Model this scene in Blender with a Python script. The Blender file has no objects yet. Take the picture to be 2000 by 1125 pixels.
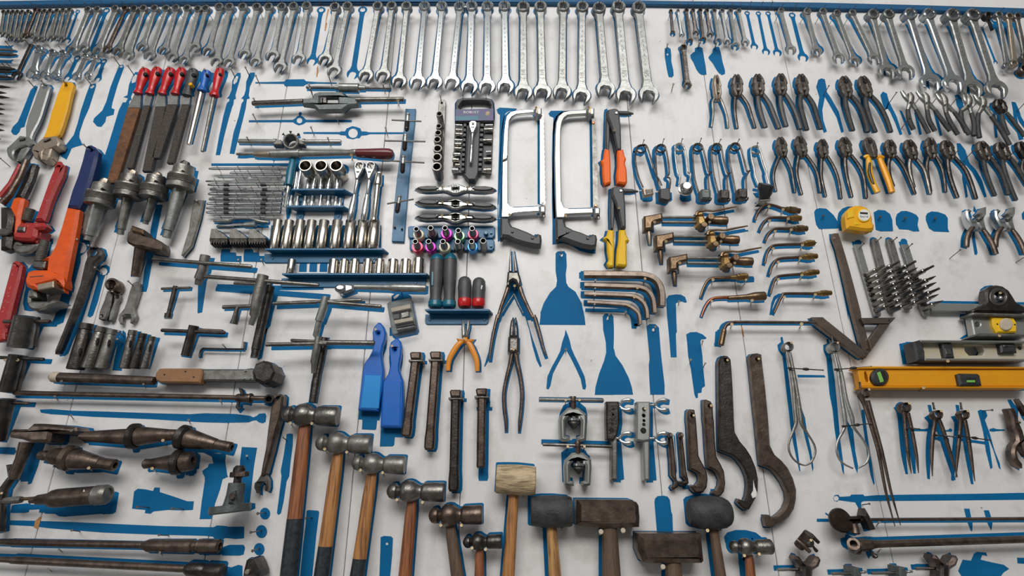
import bpy, bmesh, math, random
from mathutils import Vector
from mathutils.geometry import tessellate_polygon
random.seed(11)
scene = bpy.context.scene
COL = scene.collection
# ---------------------------------------------------------------- camera model
FPX = 1037.0; TH = math.atan(0.355); CT, ST = math.cos(TH), math.sin(TH)
D = 1.2; ZC = 1.5
CAM = Vector((0, -D, ZC))
def W(x, y, d=0.0):
    cx = (x - 1000) / FPX; cy = (562.5 - y) / FPX
    r = Vector((cx, CT - cy * ST, ST + cy * CT))
    return CAM + r * ((D - d) / r.y)
def S(x, y, d=0.0):
    cy = (562.5 - y) / FPX
    return (D - d) / (CT - cy * ST) / FPX
def Q(c, r, s):
    x0 = 400 * c; y0 = (0, 200, 400, 600, 800, 975)[r]
    v = [float(t) for t in s.replace(',', ' ').split()]
    return [(x0 + v[i] / 5, y0 + v[i + 1] / 5) for i in range(0, len(v), 2)]
ORD = ['', 'first', 'second', 'third', 'fourth', 'fifth', 'sixth', 'seventh', 'eighth', 'ninth', 'tenth', 'eleventh', 'twelfth',
       'thirteenth', 'fourteenth', 'fifteenth', 'sixteenth', 'seventeenth', 'eighteenth', 'nineteenth', 'twentieth']
TENS = {2: 'twenty', 3: 'thirty', 4: 'forty', 5: 'fifty'}
def ordw(n):
    if n <= 20: return ORD[n]
    t, o = divmod(n, 10)
    if o == 0: return {3: 'thirtieth', 4: 'fortieth', 5: 'fiftieth'}[t]
    return TENS[t] + '-' + ORD[o]
# ---------------------------------------------------------------- materials
def mat(name, col, metal=0.0, rough=0.5, col2=None, sc=60.0, amt=0.5, bump=0.0, rvar=0.08, bsc=None, stretch=None, spec=0.5, thr=(0.35, 0.65)):
    m = bpy.data.materials.new(name); m.use_nodes = True
    nt = m.node_tree; N = nt.nodes; L = nt.links
    b = N['Principled BSDF']
    b.inputs['Metallic'].default_value = metal
    b.inputs['Roughness'].default_value = rough
    b.inputs['Specular IOR Level'].default_value = spec
    tc = N.new('ShaderNodeTexCoord'); mp = N.new('ShaderNodeMapping')
    if stretch: mp.inputs['Scale'].default_value = stretch
    L.new(tc.outputs['Object'], mp.inputs['Vector'])
    nz = N.new('ShaderNodeTexNoise'); nz.inputs['Scale'].default_value = sc; nz.inputs['Detail'].default_value = 5; nz.inputs['Roughness'].default_value = 0.6
    L.new(mp.outputs[0], nz.inputs['Vector'])
    cr = N.new('ShaderNodeValToRGB')
    c2 = col2 if col2 else tuple(c * 0.75 for c in col)
    cr.color_ramp.elements[0].position = thr[0]; cr.color_ramp.elements[1].position = thr[1]
    cr.color_ramp.elements[0].color = (*col, 1)
    cr.color_ramp.elements[1].color = (*[col[i] * (1 - amt) + c2[i] * amt for i in range(3)], 1)
    L.new(nz.outputs['Fac'], cr.inputs[0]); L.new(cr.outputs[0], b.inputs['Base Color'])
    mr = N.new('ShaderNodeMapRange'); mr.inputs['To Min'].default_value = max(0.02, rough - rvar); mr.inputs['To Max'].default_value = rough + rvar
    L.new(nz.outputs['Fac'], mr.inputs['Value']); L.new(mr.outputs[0], b.inputs['Roughness'])
    if bump:
        n2 = N.new('ShaderNodeTexNoise'); n2.inputs['Scale'].default_value = bsc or sc * 4; n2.inputs['Detail'].default_value = 4
        L.new(mp.outputs[0], n2.inputs['Vector'])
        bp = N.new('ShaderNodeBump'); bp.inputs['Strength'].default_value = bump; bp.inputs['Distance'].default_value = 0.002
        L.new(n2.outputs['Fac'], bp.inputs['Height']); L.new(bp.outputs[0], b.inputs['Normal'])
    return m
chrome = mat('chrome', (.55, .57, .57), .86, .22, (.38, .39, .385), 40, .6)
satin = mat('satin_steel', (.38, .385, .37), .72, .36, (.2, .195, .18), 70, .7, .15)
dull = mat('dull_steel', (.27, .265, .245), .72, .42, (.12, .11, .09), 60, .8, .2)
bright = mat('polished_steel', (.72, .74, .73), 1, .24, (.5, .52, .5), 50, .5)
bitm = mat('bit_steel', (.3, .27, .24), .95, .34, (.14, .12, .1), 60, .8)
nickel = mat('nickel', (.55, .51, .45), 1, .24, (.42, .37, .31), 50, .5)
steel = mat('grey_steel', (.235, .225, .205), .92, .38, (.1, .088, .076), 50, .8, .3)
dark = mat('dark_steel', (.1, .09, .082), .85, .38, (.03, .026, .024), 50, .8, .3)
brown = mat('brown_patina_steel', (.2, .15, .12), .88, .4, (.07, .05, .042), 45, .9, .22)
rusty = mat('rusty_steel', (.2, .085, .035), .2, .75, (.07, .035, .02), 60, .85, .6)
filem = mat('file_cut_steel', (.11, .095, .08), .4, .6, (.05, .04, .035), 220, .9, 1.0, bsc=900)
plierm = mat('pliers_steel', (.175, .15, .13), .85, .42, (.075, .062, .053), 60, .85, .4)
gun = mat('grey_cast_steel', (.14, .16, .155), .55, .45, (.08, .09, .085), 60, .7, .3)
blackp = mat('black_plastic', (.022, .022, .024), 0, .42, (.05, .05, .05), 90, .6, .2)
greyp = mat('dark_grey_plastic', (.05, .05, .052), 0, .5, (.075, .075, .075), 90, .6, .15)
rubber = mat('black_rubber', (.018, .018, .019), 0, .62, (.06, .06, .06), 70, .7, .5)
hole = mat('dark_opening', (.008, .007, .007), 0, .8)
redp = mat('red_plastic', (.55, .012, .015), 0, .3, (.36, .01, .012), 60, .5)
redpaint = mat('chipped_red_paint', (.36, .022, .022), 0, .42, (.6, .3, .27), 160, .8, .3, thr=(.62, .7))
orange = mat('orange_paint', (.74, .1, .008), 0, .38, (.5, .055, .006), 60, .5, .15)
orangep = mat('orange_plastic', (.85, .13, .005), 0, .6, (.8, .14, .008), 40, .4)
ochre = mat('ochre_plastic', (.68, .24, .012), 0, .38, (.55, .18, .01), 40, .4)
yellow = mat('yellow_plastic', (.8, .4, .01), 0, .35, (.7, .32, .01), 40, .4)
yellow2 = mat('bright_yellow_paint', (.78, .47, .008), 0, .6, (.72, .42, .01), 40, .4)
levely = mat('level_yellow_paint', (.74, .32, .008), .1, .42, (.66, .27, .008), 30, .5)
jawtan = mat('tan_forged_steel', (.42, .35, .27), .7, .4, (.28, .23, .18), 60, .6, .2)
bluep = mat('blue_plastic', (.008, .12, .48), 0, .35, (.006, .1, .4), 30, .4)
navy = mat('navy_paint', (.02, .035, .12), 0, .32, (.012, .02, .07), 60, .5)
teal = mat('teal_plastic', (.008, .13, .2), 0, .32, (.006, .09, .14), 40, .4)
shelfb = mat('blue_painted_metal', (.010, .125, .26), .0, .42, (.008, .085, .18), 40, .6, .15)
paint = mat('blue_silhouette_paint', (.0008, .108, .27), 0, .65, (.002, .128, .305), 12, .9, .12, bsc=160, spec=.18)
railm = mat('blue_rail_paint', (.006, .09, .21), 0, .5, (.006, .075, .18), 12, .9, .1)
brass = mat('brass', (.47, .31, .12), .9, .32, (.25, .14, .05), 70, .8, .15)
bronze = mat('brown_bronze', (.23, .15, .085), .8, .36, (.1, .065, .042), 60, .8, .2)
tipm = mat('heat_browned_tube', (.15, .095, .068), .75, .34, (.07, .045, .035), 60, .8)
hexm = mat('oily_hexagon_steel', (.21, .17, .14), .85, .38, (.13, .1, .08), 60, .8)
copper = mat('copper', (.5, .17, .08), .9, .3, (.22, .08, .045), 40, .8)
burg = mat('burgundy_varnish', (.13, .022, .025), 0, .25, (.08, .015, .018), 30, .5)
leather = mat('tan_leather', (.28, .14, .06), 0, .6, (.18, .09, .04), 30, .6, .4)
cream = mat('cream_enamel', (.78, .72, .5), 0, .3)
white = mat('white_label', (.75, .74, .7), 0, .5)
magenta = mat('magenta_anodised', (.6, .015, .42), .3, .3)
pinkm = mat('pink_anodised', (.75, .07, .16), .3, .3)
mint = mat('pale_green_anodised', (.33, .7, .35), .3, .3)
sky = mat('sky_blue_anodised', (.03, .28, .7), .3, .3)
vial = mat('green_vial', (.2, .5, .1), 0, .15)
beige = mat('beige_tape', (.5, .42, .32), 0, .6)
woodr = mat('red_brown_wood', (.3, .11, .042), 0, .45, (.11, .035, .016), 24, .9, .3, stretch=(8, 8, .5), thr=(.42, .62))
woodo = mat('oiled_ash_wood', (.42, .19, .062), 0, .48, (.11, .042, .016), 20, .92, .35, stretch=(8, 8, .5), thr=(.45, .64))
woody = mat('yellow_worn_wood', (.48, .26, .09), 0, .5, (.16, .07, .03), 26, .8, .3, stretch=(7, 7, .7), thr=(.45, .62))
woodd = mat('dirty_dark_wood', (.14, .085, .05), 0, .6, (.05, .035, .025), 30, .8, .4, stretch=(7, 7, .7))
mallet = mat('battered_pale_wood', (.5, .38, .23), 0, .6, (.17, .11, .055), 30, .8, .9, thr=(.45, .65), stretch=(1, 5, 5), bsc=60)
tapeb = mat('black_grip_tape', (.014, .016, .02), 0, .38, (.05, .06, .06), 120, .5, .2)
pale = mat('worn_pale_yellow_paint', (.5, .41, .22), 0, .5, (.42, .4, .36), 25, .9, .1)
alu = mat('aluminium', (.42, .43, .41), .8, .42, (.38, .37, .34), 40, .6, .1)
nailb = mat('brass_nail', (.6, .47, .28), .8, .35)
nails_ = mat('steel_nail', (.16, .14, .12), .7, .45)
purple = mat('purple_print', (.12, .06, .2), 0, .5, (.06, .12, .16), 60, .9)
def glassmat():
    m = mat('clear_plastic', (.8, .84, .88), 0, .08)
    b = m.node_tree.nodes['Principled BSDF']
    b.inputs['Transmission Weight'].default_value = 0.9; b.inputs['Alpha'].default_value = 0.38; b.inputs['IOR'].default_value = 1.2
    return m
clear = glassmat()
# ---------------------------------------------------------------- mesh builder
class M:
    def __init__(s): s.v = []; s.f = []; s.sm = True
    def add(s, vs, fs):
        o = len(s.v); s.v += [Vector(p) for p in vs]; s.f += [tuple(i + o for i in f) for f in fs]
        return s
CUR = None           # paint list of the thing being built
def paintpoly(pts, holes=()):
    if CUR is not None: CUR.append((pts, list(holes)))
def offs(pts, k):
    n = len(pts)
    if n < 3: return list(pts)
    ar = sum(pts[i][0] * pts[(i + 1) % n][1] - pts[(i + 1) % n][0] * pts[i][1] for i in range(n))
    sg = 1 if ar > 0 else -1
    out = []
    for i in range(n):
        p0, p1, p2 = pts[i - 1], pts[i], pts[(i + 1) % n]
        e1 = Vector((p1[0] - p0[0], p1[1] - p0[1])); e2 = Vector((p2[0] - p1[0], p2[1] - p1[1]))
        if e1.length < 1e-9: e1 = e2
        if e2.length < 1e-9: e2 = e1
        if e1.length < 1e-9: out.append(p1); continue
        e1.normalize(); e2.normalize()
        n1 = Vector((-e1.y, e1.x)) * sg; n2 = Vector((-e2.y, e2.x)) * sg
        b = n1 + n2
        if b.length < 1e-6: b = n1.copy()
        b.normalize(); c = max(.45, b.dot(n1))
        out.append((p1[0] + b.x * k / c, p1[1] + b.y * k / c))
    return out
class Frame:
    def __init__(s, o, u, v, n): s.o = o; s.u = u; s.v = v; s.n = n
    def p(s, a, b, c=0.0): return s.o + s.u * a + s.v * b + s.n * c
WF = Frame(Vector((0, 0, 0)), Vector((1, 0, 0)), Vector((0, 0, 1)), Vector((0, -1, 0)))
def frame(ax, ay, da, bx, by, db):
    A = W(ax, ay, da); B = W(bx, by, db)
    u = (B - A); L = u.length; u.normalize()
    v = Vector((0, -1, 0)).cross(u).normalized(); n = u.cross(v).normalized()
    F = Frame(A, u, v, n); F.L = L; return F
def prism(m, F, pts, c0, c1, bev=0.0, holes=(), pt=True, ph=True):
    """extrude outline pts (with holes) from c0 (back) to c1 (front) of frame F, chamfered at the front"""
    loops = [list(pts)] + [list(h) for h in holes]
    if pt:
        pp = [(lambda q: (q.x, q.z))(F.p(a, b, 0)) for a, b in loops[0]]
        hh = [[(lambda q: (q.x, q.z))(F.p(a, b, 0)) for a, b in h] for h in loops[1:]] if ph else []
        paintpoly(offs(pp, -.0016), [offs(h, .0008) for h in hh])
    rings = []
    if bev > 0:
        ins = [offs(loops[0], bev)] + [offs(h, -bev) for h in loops[1:]]
        lv = [(loops, c0), (loops, c1 - bev), (ins, c1)]
    else:
        lv = [(loops, c0), (loops, c1)]
    vs = []; idx = []
    for lp, c in lv:
        row = []
        for l in lp:
            st_ = len(vs); vs += [F.p(a, b, c) for a, b in l]; row.append((st_, len(l)))
        idx.append(row)
    fs = []
    for k in range(len(lv) - 1):
        for j in range(len(loops)):
            s0, n = idx[k][j]; s1, _ = idx[k + 1][j]
            for i in range(n):
                i2 = (i + 1) % n
                fs.append((s0 + i, s0 + i2, s1 + i2, s1 + i))
    tri = tessellate_polygon([[Vector((a, b, 0)) for a, b in l] for l in loops])
    flat = []
    for s0, n in idx[-1]: flat += list(range(s0, s0 + n))
    flat0 = []
    for s0, n in idx[0]: flat0 += list(range(s0, s0 + n))
    for t in tri:
        fs.append(tuple(flat[i] for i in t)); fs.append(tuple(flat0[i] for i in reversed(t)))
    m.add(vs, fs)
def p2w(pts, d): return [(lambda q: (q.x, q.z))(W(x, y, d)) for x, y in pts]
def px(m, pts, c0, c1, bev=0.001, holes=(), pt=True, ph=True):
    """outline traced at depth c1 on the photograph, standing on the wall between c0 and c1"""
    prism(m, WF, p2w(pts, c1), c0, c1, bev, [p2w(h, c1) for h in holes], pt, ph)
def circ(cx, cy, r, n=20, a0=0.0, ry=None):
    return [(cx + r * math.cos(a0 + 2 * math.pi * i / n), cy + (ry or r) * math.sin(a0 + 2 * math.pi * i / n)) for i in range(n)]
def pol(P, Ctr=None):
    pass
def smooth(P, k=4):
    if k <= 1 or len(P) < 3: return P
    out = []; n = len(P)
    for i in range(n - 1):
        p0 = P[max(i - 1, 0)]; p1 = P[i]; p2 = P[i + 1]; p3 = P[min(i + 2, n - 1)]
        for j in range(k):
            t = j / k
            out.append(tuple(.5 * (2 * b + (c - a) * t + (2 * a - 5 * b + 4 * c - d) * t * t + (-a + 3 * b - 3 * c + d) * t ** 3) for a, b, c, d in zip(p0, p1, p2, p3)))
    out.append(tuple(P[-1])); return out
def tube(m, P, R, seg=10, flat=1.0, pt=True, cap=True, pm=.0016):
    n = len(P); P = [Vector(p) for p in P]
    dirs = []
    for i in range(n):
        d = P[min(i + 1, n - 1)] - P[max(i - 1, 0)]
        if d.length < 1e-9: d = dirs[-1] if dirs else Vector((0, 0, 1))
        dirs.append(d.normalized())
    N0 = Vector((0, -1, 0))
    vs = []; fs = []
    prev = None
    for i in range(n):
        s = N0.cross(dirs[i])
        if s.length < .08: s = prev if prev is not None else Vector((1, 0, 0)).cross(dirs[i])
        s = (s - dirs[i] * s.dot(dirs[i])).normalized()
        if prev is not None and s.dot(prev) < 0: s = -s
        prev = s
        t = dirs[i].cross(s).normalized()
        for k in range(seg):
            a = 2 * math.pi * k / seg
            vs.append(P[i] + s * (R[i] * math.cos(a)) + t * (R[i] * flat * math.sin(a)))
    for i in range(n - 1):
        for k in range(seg):
            k2 = (k + 1) % seg
            fs.append((i * seg + k, i * seg + k2, (i + 1) * seg + k2, (i + 1) * seg + k))
    if cap:
        fs.append(tuple(range(seg))[::-1]); fs.append(tuple((n - 1) * seg + k for k in range(seg)))
    m.add(vs, fs)
    if pt and CUR is not None:
        for i in range(n - 1):
            a = Vector((P[i].x, P[i].z)); b = Vector((P[i + 1].x, P[i + 1].z)); e = b - a
            if e.length < 1e-5: continue
            e.normalize(); q = Vector((-e.y, e.x)); r0 = R[i] + pm; r1 = R[i + 1] + pm
            a2 = a - e * min(.001, r0 * .3); b2 = b + e * min(.001, r1 * .3)
            paintpoly([tuple(a2 + q * r0), tuple(a2 - q * r0), tuple(b2 - q * r1), tuple(b2 + q * r1)])
def tpx(m, P, seg=10, flat=1.0, sm=1, pt=True, cap=True):
    """tube through pixel stations (x, y, depth, radius px)"""
    P = smooth([tuple(map(float, p)) for p in P], sm)
    tube(m, [W(x, y, d) for x, y, d, r in P], [max(r, .05) * S(x, y, d) for x, y, d, r in P], seg, flat, pt, cap)
def lathe(m, A, B, prof, seg=20, pt=True):
    A = Vector(A); B = Vector(B); ax = (B - A); L = ax.length; ax.normalize()
    s = Vector((0, -1, 0)).cross(ax)
    if s.length < .05: s = Vector((1, 0, 0)).cross(ax)
    s.normalize(); t = ax.cross(s).normalized()
    vs = []; fs = []; n = len(prof)
    for (q, r) in prof:
        for k in range(seg):
            a = 2 * math.pi * (k + .5) / seg
            vs.append(A + ax * (q * L) + s * (r * math.cos(a)) + t * (r * math.sin(a)))
    for i in range(n - 1):
        for k in range(seg):
            k2 = (k + 1) % seg
            fs.append((i * seg + k, i * seg + k2, (i + 1) * seg + k2, (i + 1) * seg + k))
    fs.append(tuple(range(seg))[::-1]); fs.append(tuple((n - 1) * seg + k for k in range(seg)))
    m.add(vs, fs)
    if pt and CUR is not None:
        for i in range(n - 1):
            if abs(prof[i][0] - prof[i + 1][0]) * L < 1e-4: continue
            pa = A + ax * (prof[i][0] * L); pb = A + ax * (prof[i + 1][0] * L)
            a = Vector((pa.x, pa.z)); b = Vector((pb.x, pb.z)); e = b - a
            if e.length < 1e-4: continue
            e.normalize(); w = Vector((-e.y, e.x)); r0 = prof[i][1] + .0016; r1 = prof[i + 1][1] + .0016
            paintpoly([tuple(a + w * r0), tuple(a - w * r0), tuple(b - w * r1), tuple(b + w * r1)])
def lpx(m, A, B, prof, seg=20, pt=True):
    """lathe between pixel stations A and B = (x, y, depth), profile radii in px"""
    k = S((A[0] + B[0]) / 2, (A[1] + B[1]) / 2, (A[2] + B[2]) / 2)
    lathe(m, W(*A), W(*B), [(q, r * k) for q, r in prof], seg, pt)
def ball(m, c, r, seg=14, sy=1.0, sz=1.0, sx=1.0):
    vs = []; fs = []; rg = seg // 2
    for i in range(rg + 1):
        a = math.pi * i / rg
        for k in range(seg):
            b = 2 * math.pi * k / seg
            vs.append(c + Vector((sx * r * math.sin(a) * math.cos(b), sy * r * math.sin(a) * math.sin(b), sz * r * math.cos(a))))
    for i in range(rg):
        for k in range(seg):
            k2 = (k + 1) % seg
            fs.append((i * seg + k, i * seg + k2, (i + 1) * seg + k2, (i + 1) * seg + k))
    m.add(vs, fs)
def bpx(m, x, y, d, r, **k): ball(m, W(x, y, d), r * S(x, y, d), **k)
def disc(m, x, y, d0, d1, r, seg=18, pt=True, rt=None, hr=0):
    """short round boss standing out from the wall, centre given by its front face"""
    c = W(x, y, d1); k = S(x, y, d1); b = min(.0012, (r * k) * .2)
    pf = [(0, r * k), (1 - b / abs(d1 - d0), r * k), (1, r * k - b)]
    if hr: pf += [(1, hr * k), (.35, hr * k), (.35, .00005)]
    lathe(m, (c.x, -d0, c.z), (c.x, -d1, c.z), pf, seg, False)
    if pt: paintpoly(circ(c.x, c.z, r * k + .0016, 16))
def box(m, F, a0, a1, b0, b1, c0, c1, bev=0.0, pt=True):
    prism(m, F, [(a0, b0), (a1, b0), (a1, b1), (a0, b1)], c0, c1, bev, pt=pt)
def text(m, s, F, a, b, c, h, seg=1, ext=.0004, up=1):
    """lettering lying on plane c of frame F: reads along F.u, starts at (a,b), height h"""
    cu = bpy.data.curves.new('t', 'FONT'); cu.body = s; cu.size = 1.0; cu.extrude = 0; cu.resolution_u = 2
    o = bpy.data.objects.new('t', cu); COL.objects.link(o)
    dg = bpy.context.evaluated_depsgraph_get(); me = bpy.data.meshes.new_from_object(o.evaluated_get(dg))
    vs = [F.p(a + v.co.x * h, b + v.co.y * h * up, c + ext) for v in me.vertices]
    fs = [tuple(p.vertices) for p in me.polygons]
    m.add(vs, fs)
    w = max((v.co.x for v in me.vertices), default=0) * h
    bpy.data.objects.remove(o); bpy.data.curves.remove(cu); bpy.data.meshes.remove(me)
    return w
def build(name, m, material, off, fixn=True):
    me = bpy.data.meshes.new(name)
    me.from_pydata([tuple(v - off) for v in m.v], [], m.f); me.update()
    bm = bmesh.new(); bm.from_mesh(me)
    bmesh.ops.remove_doubles(bm, verts=bm.verts, dist=1e-6)
    if fixn: bmesh.ops.recalc_face_normals(bm, faces=bm.faces)
    for f in bm.faces: f.smooth = True
    bm.to_mesh(me); bm.free()
    try: me.set_sharp_from_angle(angle=math.radians(32))
    except Exception: pass
    me.materials.append(material)
    o = bpy.data.objects.new(name, me); COL.objects.link(o)
    return o
PAINTS = []; LABELS = {}
class Thing:
    def __init__(s, name, label, cat, group=None, shift=(0, 0)):
        global CUR
        s.name = name; s.label = label; s.cat = cat; s.group = group; s.parts = []; s.shift = shift
        CUR = []
    def add(s, name, m, material, parent=None, label=None):
        s.parts.append((name, m, material, parent, label)); return len(s.parts) - 1
    def end(s, painted=True):
        global CUR
        if painted and CUR:
            ys = [-v.y for p in s.parts for v in p[1].v]; dm = sum(ys) / max(1, len(ys)); k = .8 * dm / (D - dm)
            sx, sz = [q * (.4 if abs(q) <= .016 else .8) for q in s.shift]
            tr = lambda p: (p[0] * (1 + k) + sx, ZC + (p[1] - ZC) * (1 + k) + sz)
            PAINTS.append(([([tr(p) for p in P], [[tr(p) for p in h] for h in H]) for P, H in CUR], (0, 0)))
        CUR = None
        LABELS.setdefault(s.label, []).append(s.name)
        V = [v for p in s.parts for v in p[1].v]
        x0 = min(v.x for v in V); x1 = max(v.x for v in V); y1 = max(v.y for v in V); z0 = min(v.z for v in V); 
        off = Vector(((x0 + x1) / 2, y1, z0))
        if len(s.parts) == 1:
            o = build(s.name, s.parts[0][1], s.parts[0][2], off); o.location = off; root = o
        else:
            root = bpy.data.objects.new(s.name, None); COL.objects.link(root); root.location = off; root.empty_display_size = .02
            obs = []
            for name, m, material, parent, lab in s.parts:
                o = build(name, m, material, off); o.parent = root if parent is None else obs[parent]
                if lab: o['label'] = lab
                obs.append(o)
        root['label'] = s.label; root['category'] = s.cat
        if s.group: root['group'] = s.group
        return root
def solo(name, m, material, label, cat, group=None): pass
NAILS = []
def pin(x, y, out=.04, kind='s', r=2.2, drop=.006):
    """nail whose head shows at pixel x, y"""
    h = W(x, y, out); p = W(x, y, 0); q = .48 if kind == 's' else .8
    NAILS.append((h, Vector((h.x + (p.x - h.x) * q, 0.001, h.z + (p.z - h.z) * q - drop)), kind, r * S(x, y, out)))
def pinw(xw, yw, out=.045, kind='s', r=1.7, rise=.006, dx=0.0):
    """nail entering the wall at pixel xw, yw"""
    out *= .62; w = W(xw, yw, 0); NAILS.append((Vector((w.x + dx, -out, w.z + rise)), Vector((w.x, .001, w.z)), kind, r * S(xw, yw, 0)))
SILS = []
def sil(pts, label, holes=()):
    SILS.append((p2w(pts, 0), [p2w(h, 0) for h in holes], label))
# ---------------------------------------------------------------- wrenches
def wr_geo(F, R, Re, w):
    L = F.L
    shaft = [(R * .75, -w * 1.15), (R * 1.8, -w * .9), (L - Re * 1.5, -w), (L - Re * .7, -w * 1.5), (L - Re * .7, w * 1.5), (L - Re * 1.5, w), (R * 1.8, w * .9), (R * .75, w * 1.15)]
    star = []
    for i in range(24):
        r = R * (.70 if i % 2 == 0 else .62); a = 2 * math.pi * i / 24
        star.append((r * math.cos(a), r * math.sin(a)))
    return shaft, circ(0, 0, R, 24), star
def jaw_geo(L, Re, ang):
    ang = -ang; sl = Re * .52; f0 = math.asin(.52); pts = []
    for i in range(19):
        a = f0 + (2 * math.pi - 2 * f0) * i / 18
        k = 1.0 + .22 * max(0, math.cos(a))
        pts.append((Re * k * math.cos(a), Re * math.sin(a) * (1 - .06 * max(0, math.cos(a)))))
    pts += [(Re * .95, -sl), (-Re * .02, -sl), (-Re * .3, -sl * .5), (-Re * .3, sl * .5), (-Re * .02, sl), (Re * .95, sl)]
    ca, sa = math.cos(ang), math.sin(ang)
    return [(L + x * ca - y * sa, x * sa + y * ca) for x, y in pts]
def wrench(ax, ay, bx, by, rw, ew, sw, m1, label, group, da=.04, db=.024, ang=14, mark=None, name='combination_wrench', nail=True, ring2=False, shift=None, parts=True):
    F = frame(ax, ay, da, bx, by, db)
    R = rw / 2 * S(ax, ay, da); Re = ew / 2 * S(bx, by, db); w = sw / 2 * S(ax, ay, da)
    if shift is None: shift = (random.uniform(-.004, .004), random.uniform(-.006, .003))
    T = Thing(name, label, 'wrench', group, shift)
    sh, ro, st_ = wr_geo(F, R, Re, w)
    a = M(); th = max(.0022, min(w * .55, .0045)); prism(a, F, sh, -th, th * .8, th * .5)
    T.add('shaft', a, m1)
    b = M(); prism(b, F, ro, -R * .78, R * .5, R * .14, [st_]); T.add('box_end', b, m1)
    c = M()
    if ring2:
        r2 = circ(F.L, 0, Re, 22); s2 = circ(F.L, 0, Re * .64, 12); prism(c, F, r2, -Re * .9, Re * .2, Re * .12, [s2])
        T.add('box_end', c, m1)
    else:
        prism(c, F, jaw_geo(F.L, Re, math.radians(ang)), -th * 1.3, th * 1.1, th * .5); T.add('open_end', c, m1)
    if mark:
        k = M(); a0 = F.L * .42
        G = Frame(F.p(F.L * .86, w * .5, th * .8), -F.u, -F.v, F.n)
        if isinstance(mark, str):
            text(k, mark, G, 0, 0, 0, w * 1.5)
        for q in range(9):
            aa = F.L * (.22 + .055 * q) ; prism(k, F, [(aa, -w * .12), (aa + w * .6, -w * .12), (aa + w * .6, w * .12), (aa, w * .12)], th * .8, th * .8 + .0003, 0, pt=False)
        T.add('marking', k, dull, parent=0)
    T.end()
    if nail:
        c = F.p(-R * .3, 0, 0)
        NAILS.append((Vector((c.x, -(da + .02), c.z + .004)), Vector((c.x, .001, c.z - .006)), 's', .0016))
def silwrench(ax, ay, bx, by, rw, ew, sw, label, ang=14):
    F = frame(ax, ay, 0, bx, by, 0)
    R = rw / 2 * S(ax, ay); Re = ew / 2 * S(bx, by); w = sw / 2 * S(ax, ay)
    c = [(F.p(a, b).x, F.p(a, b).z) for a, b in circ(0, 0, R, 20)]
    h = [(F.p(a, b).x, F.p(a, b).z) for a, b in circ(0, 0, R * .55, 14)]
    j = [(F.p(a, b).x, F.p(a, b).z) for a, b in jaw_geo(F.L, Re, math.radians(ang))]
    s = [(F.p(a, b).x, F.p(a, b).z) for a, b in wr_geo(F, R, Re, w)[0]]
    SILS.append(([c, s, j], [[h], [], []], label))
    c2 = F.p(-R * .3, 0); NAILS.append((Vector((c2.x, -.034, c2.z + .006)), Vector((c2.x, .001, c2.z)), 's', .0016))
# ================================================================ top row of wrenches, left part
GT = 'combination wrenches hung along the top of the wall'
rows = []
def addrow(c, s, rw, ew, sw, m):
    v = [float(t) for t in s.replace(',', ' ').split()]
    for i in range(0, len(v), 4):
        (a, b) = Q(c, 0, '%f,%f' % (v[i], v[i + 1]))[0]; (e, g) = Q(c, 0, '%f,%f' % (v[i + 2], v[i + 3]))[0]
        rows.append((a, b, e, g, rw, ew, sw, m))
addrow(0, '38,118,5,330 85,118,50,335 130,118,85,345 175,118,125,375 222,118,165,385 280,115,205,380', 8.5, 12, 5.5, dull)
addrow(0, '350,98,250,345', 9, 12, 6.5, brown)
addrow(0, '392,108,318,345 440,112,355,375 495,108,412,380 560,108,500,365 620,103,560,370 683,98,605,375', 9.5, 13, 6.5, dull)
addrow(0, '865,100,712,487 955,98,820,470', 14, 20, 9.5, satin)
addrow(0, '1130,92,962,497', 15, 21, 10.5, satin)
addrow(0, '1225,85,1050,480', 12, 17, 7, brown)
addrow(0, '1315,92,1160,500', 15, 21, 10, dull)
addrow(0, '1405,90,1255,540 1515,90,1395,462 1625,90,1468,540 1722,85,1607,492 1833,88,1690,555 1937,95,1805,585 2012,90,1907,465', 15.5, 21, 8.8, satin)
addrow(1, '145,75,40,500 245,75,118,600 375,75,240,610 512,75,395,530 628,75,502,605', 17.5, 23, 9.5, satin)
addrow(1, '757,75,668,545 870,70,740,660 1000,65,922,575', 18.5, 26, 9.8, satin)
addrow(1, '1275,78,1182,585 1397,70,1268,695', 20, 28, 10.5, satin)
addrow(1, '1692,70,1577,740 1827,68,1745,740 1972,70,1902,800', 20.5, 30, 11.5, satin)
addrow(2, '148,72,82,808 316,72,247,808 490,72,415,808', 22, 32, 12, chrome)
addrow(2, '606,72,585,850 762,72,757,850 927,72,937,850', 23.5, 34, 13.5, chrome)
addrow(2, '1110,78,1112,905 1278,75,1297,905 1500,75,1488,900 1686,78,1680,940', 24.5, 36.5, 14.5, satin)
addrow(2, '1850,90,1915,875', 26, 38, 15, satin)
addrow(3, '38,78,112,930 235,85,335,925', 27, 40, 16.5, satin)
rows.sort(key=lambda r: r[0])
LOOK = {dull: 'small dull grey', brown: 'brown', satin: 'satin steel', chrome: 'polished chrome'}
marks = {}
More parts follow.
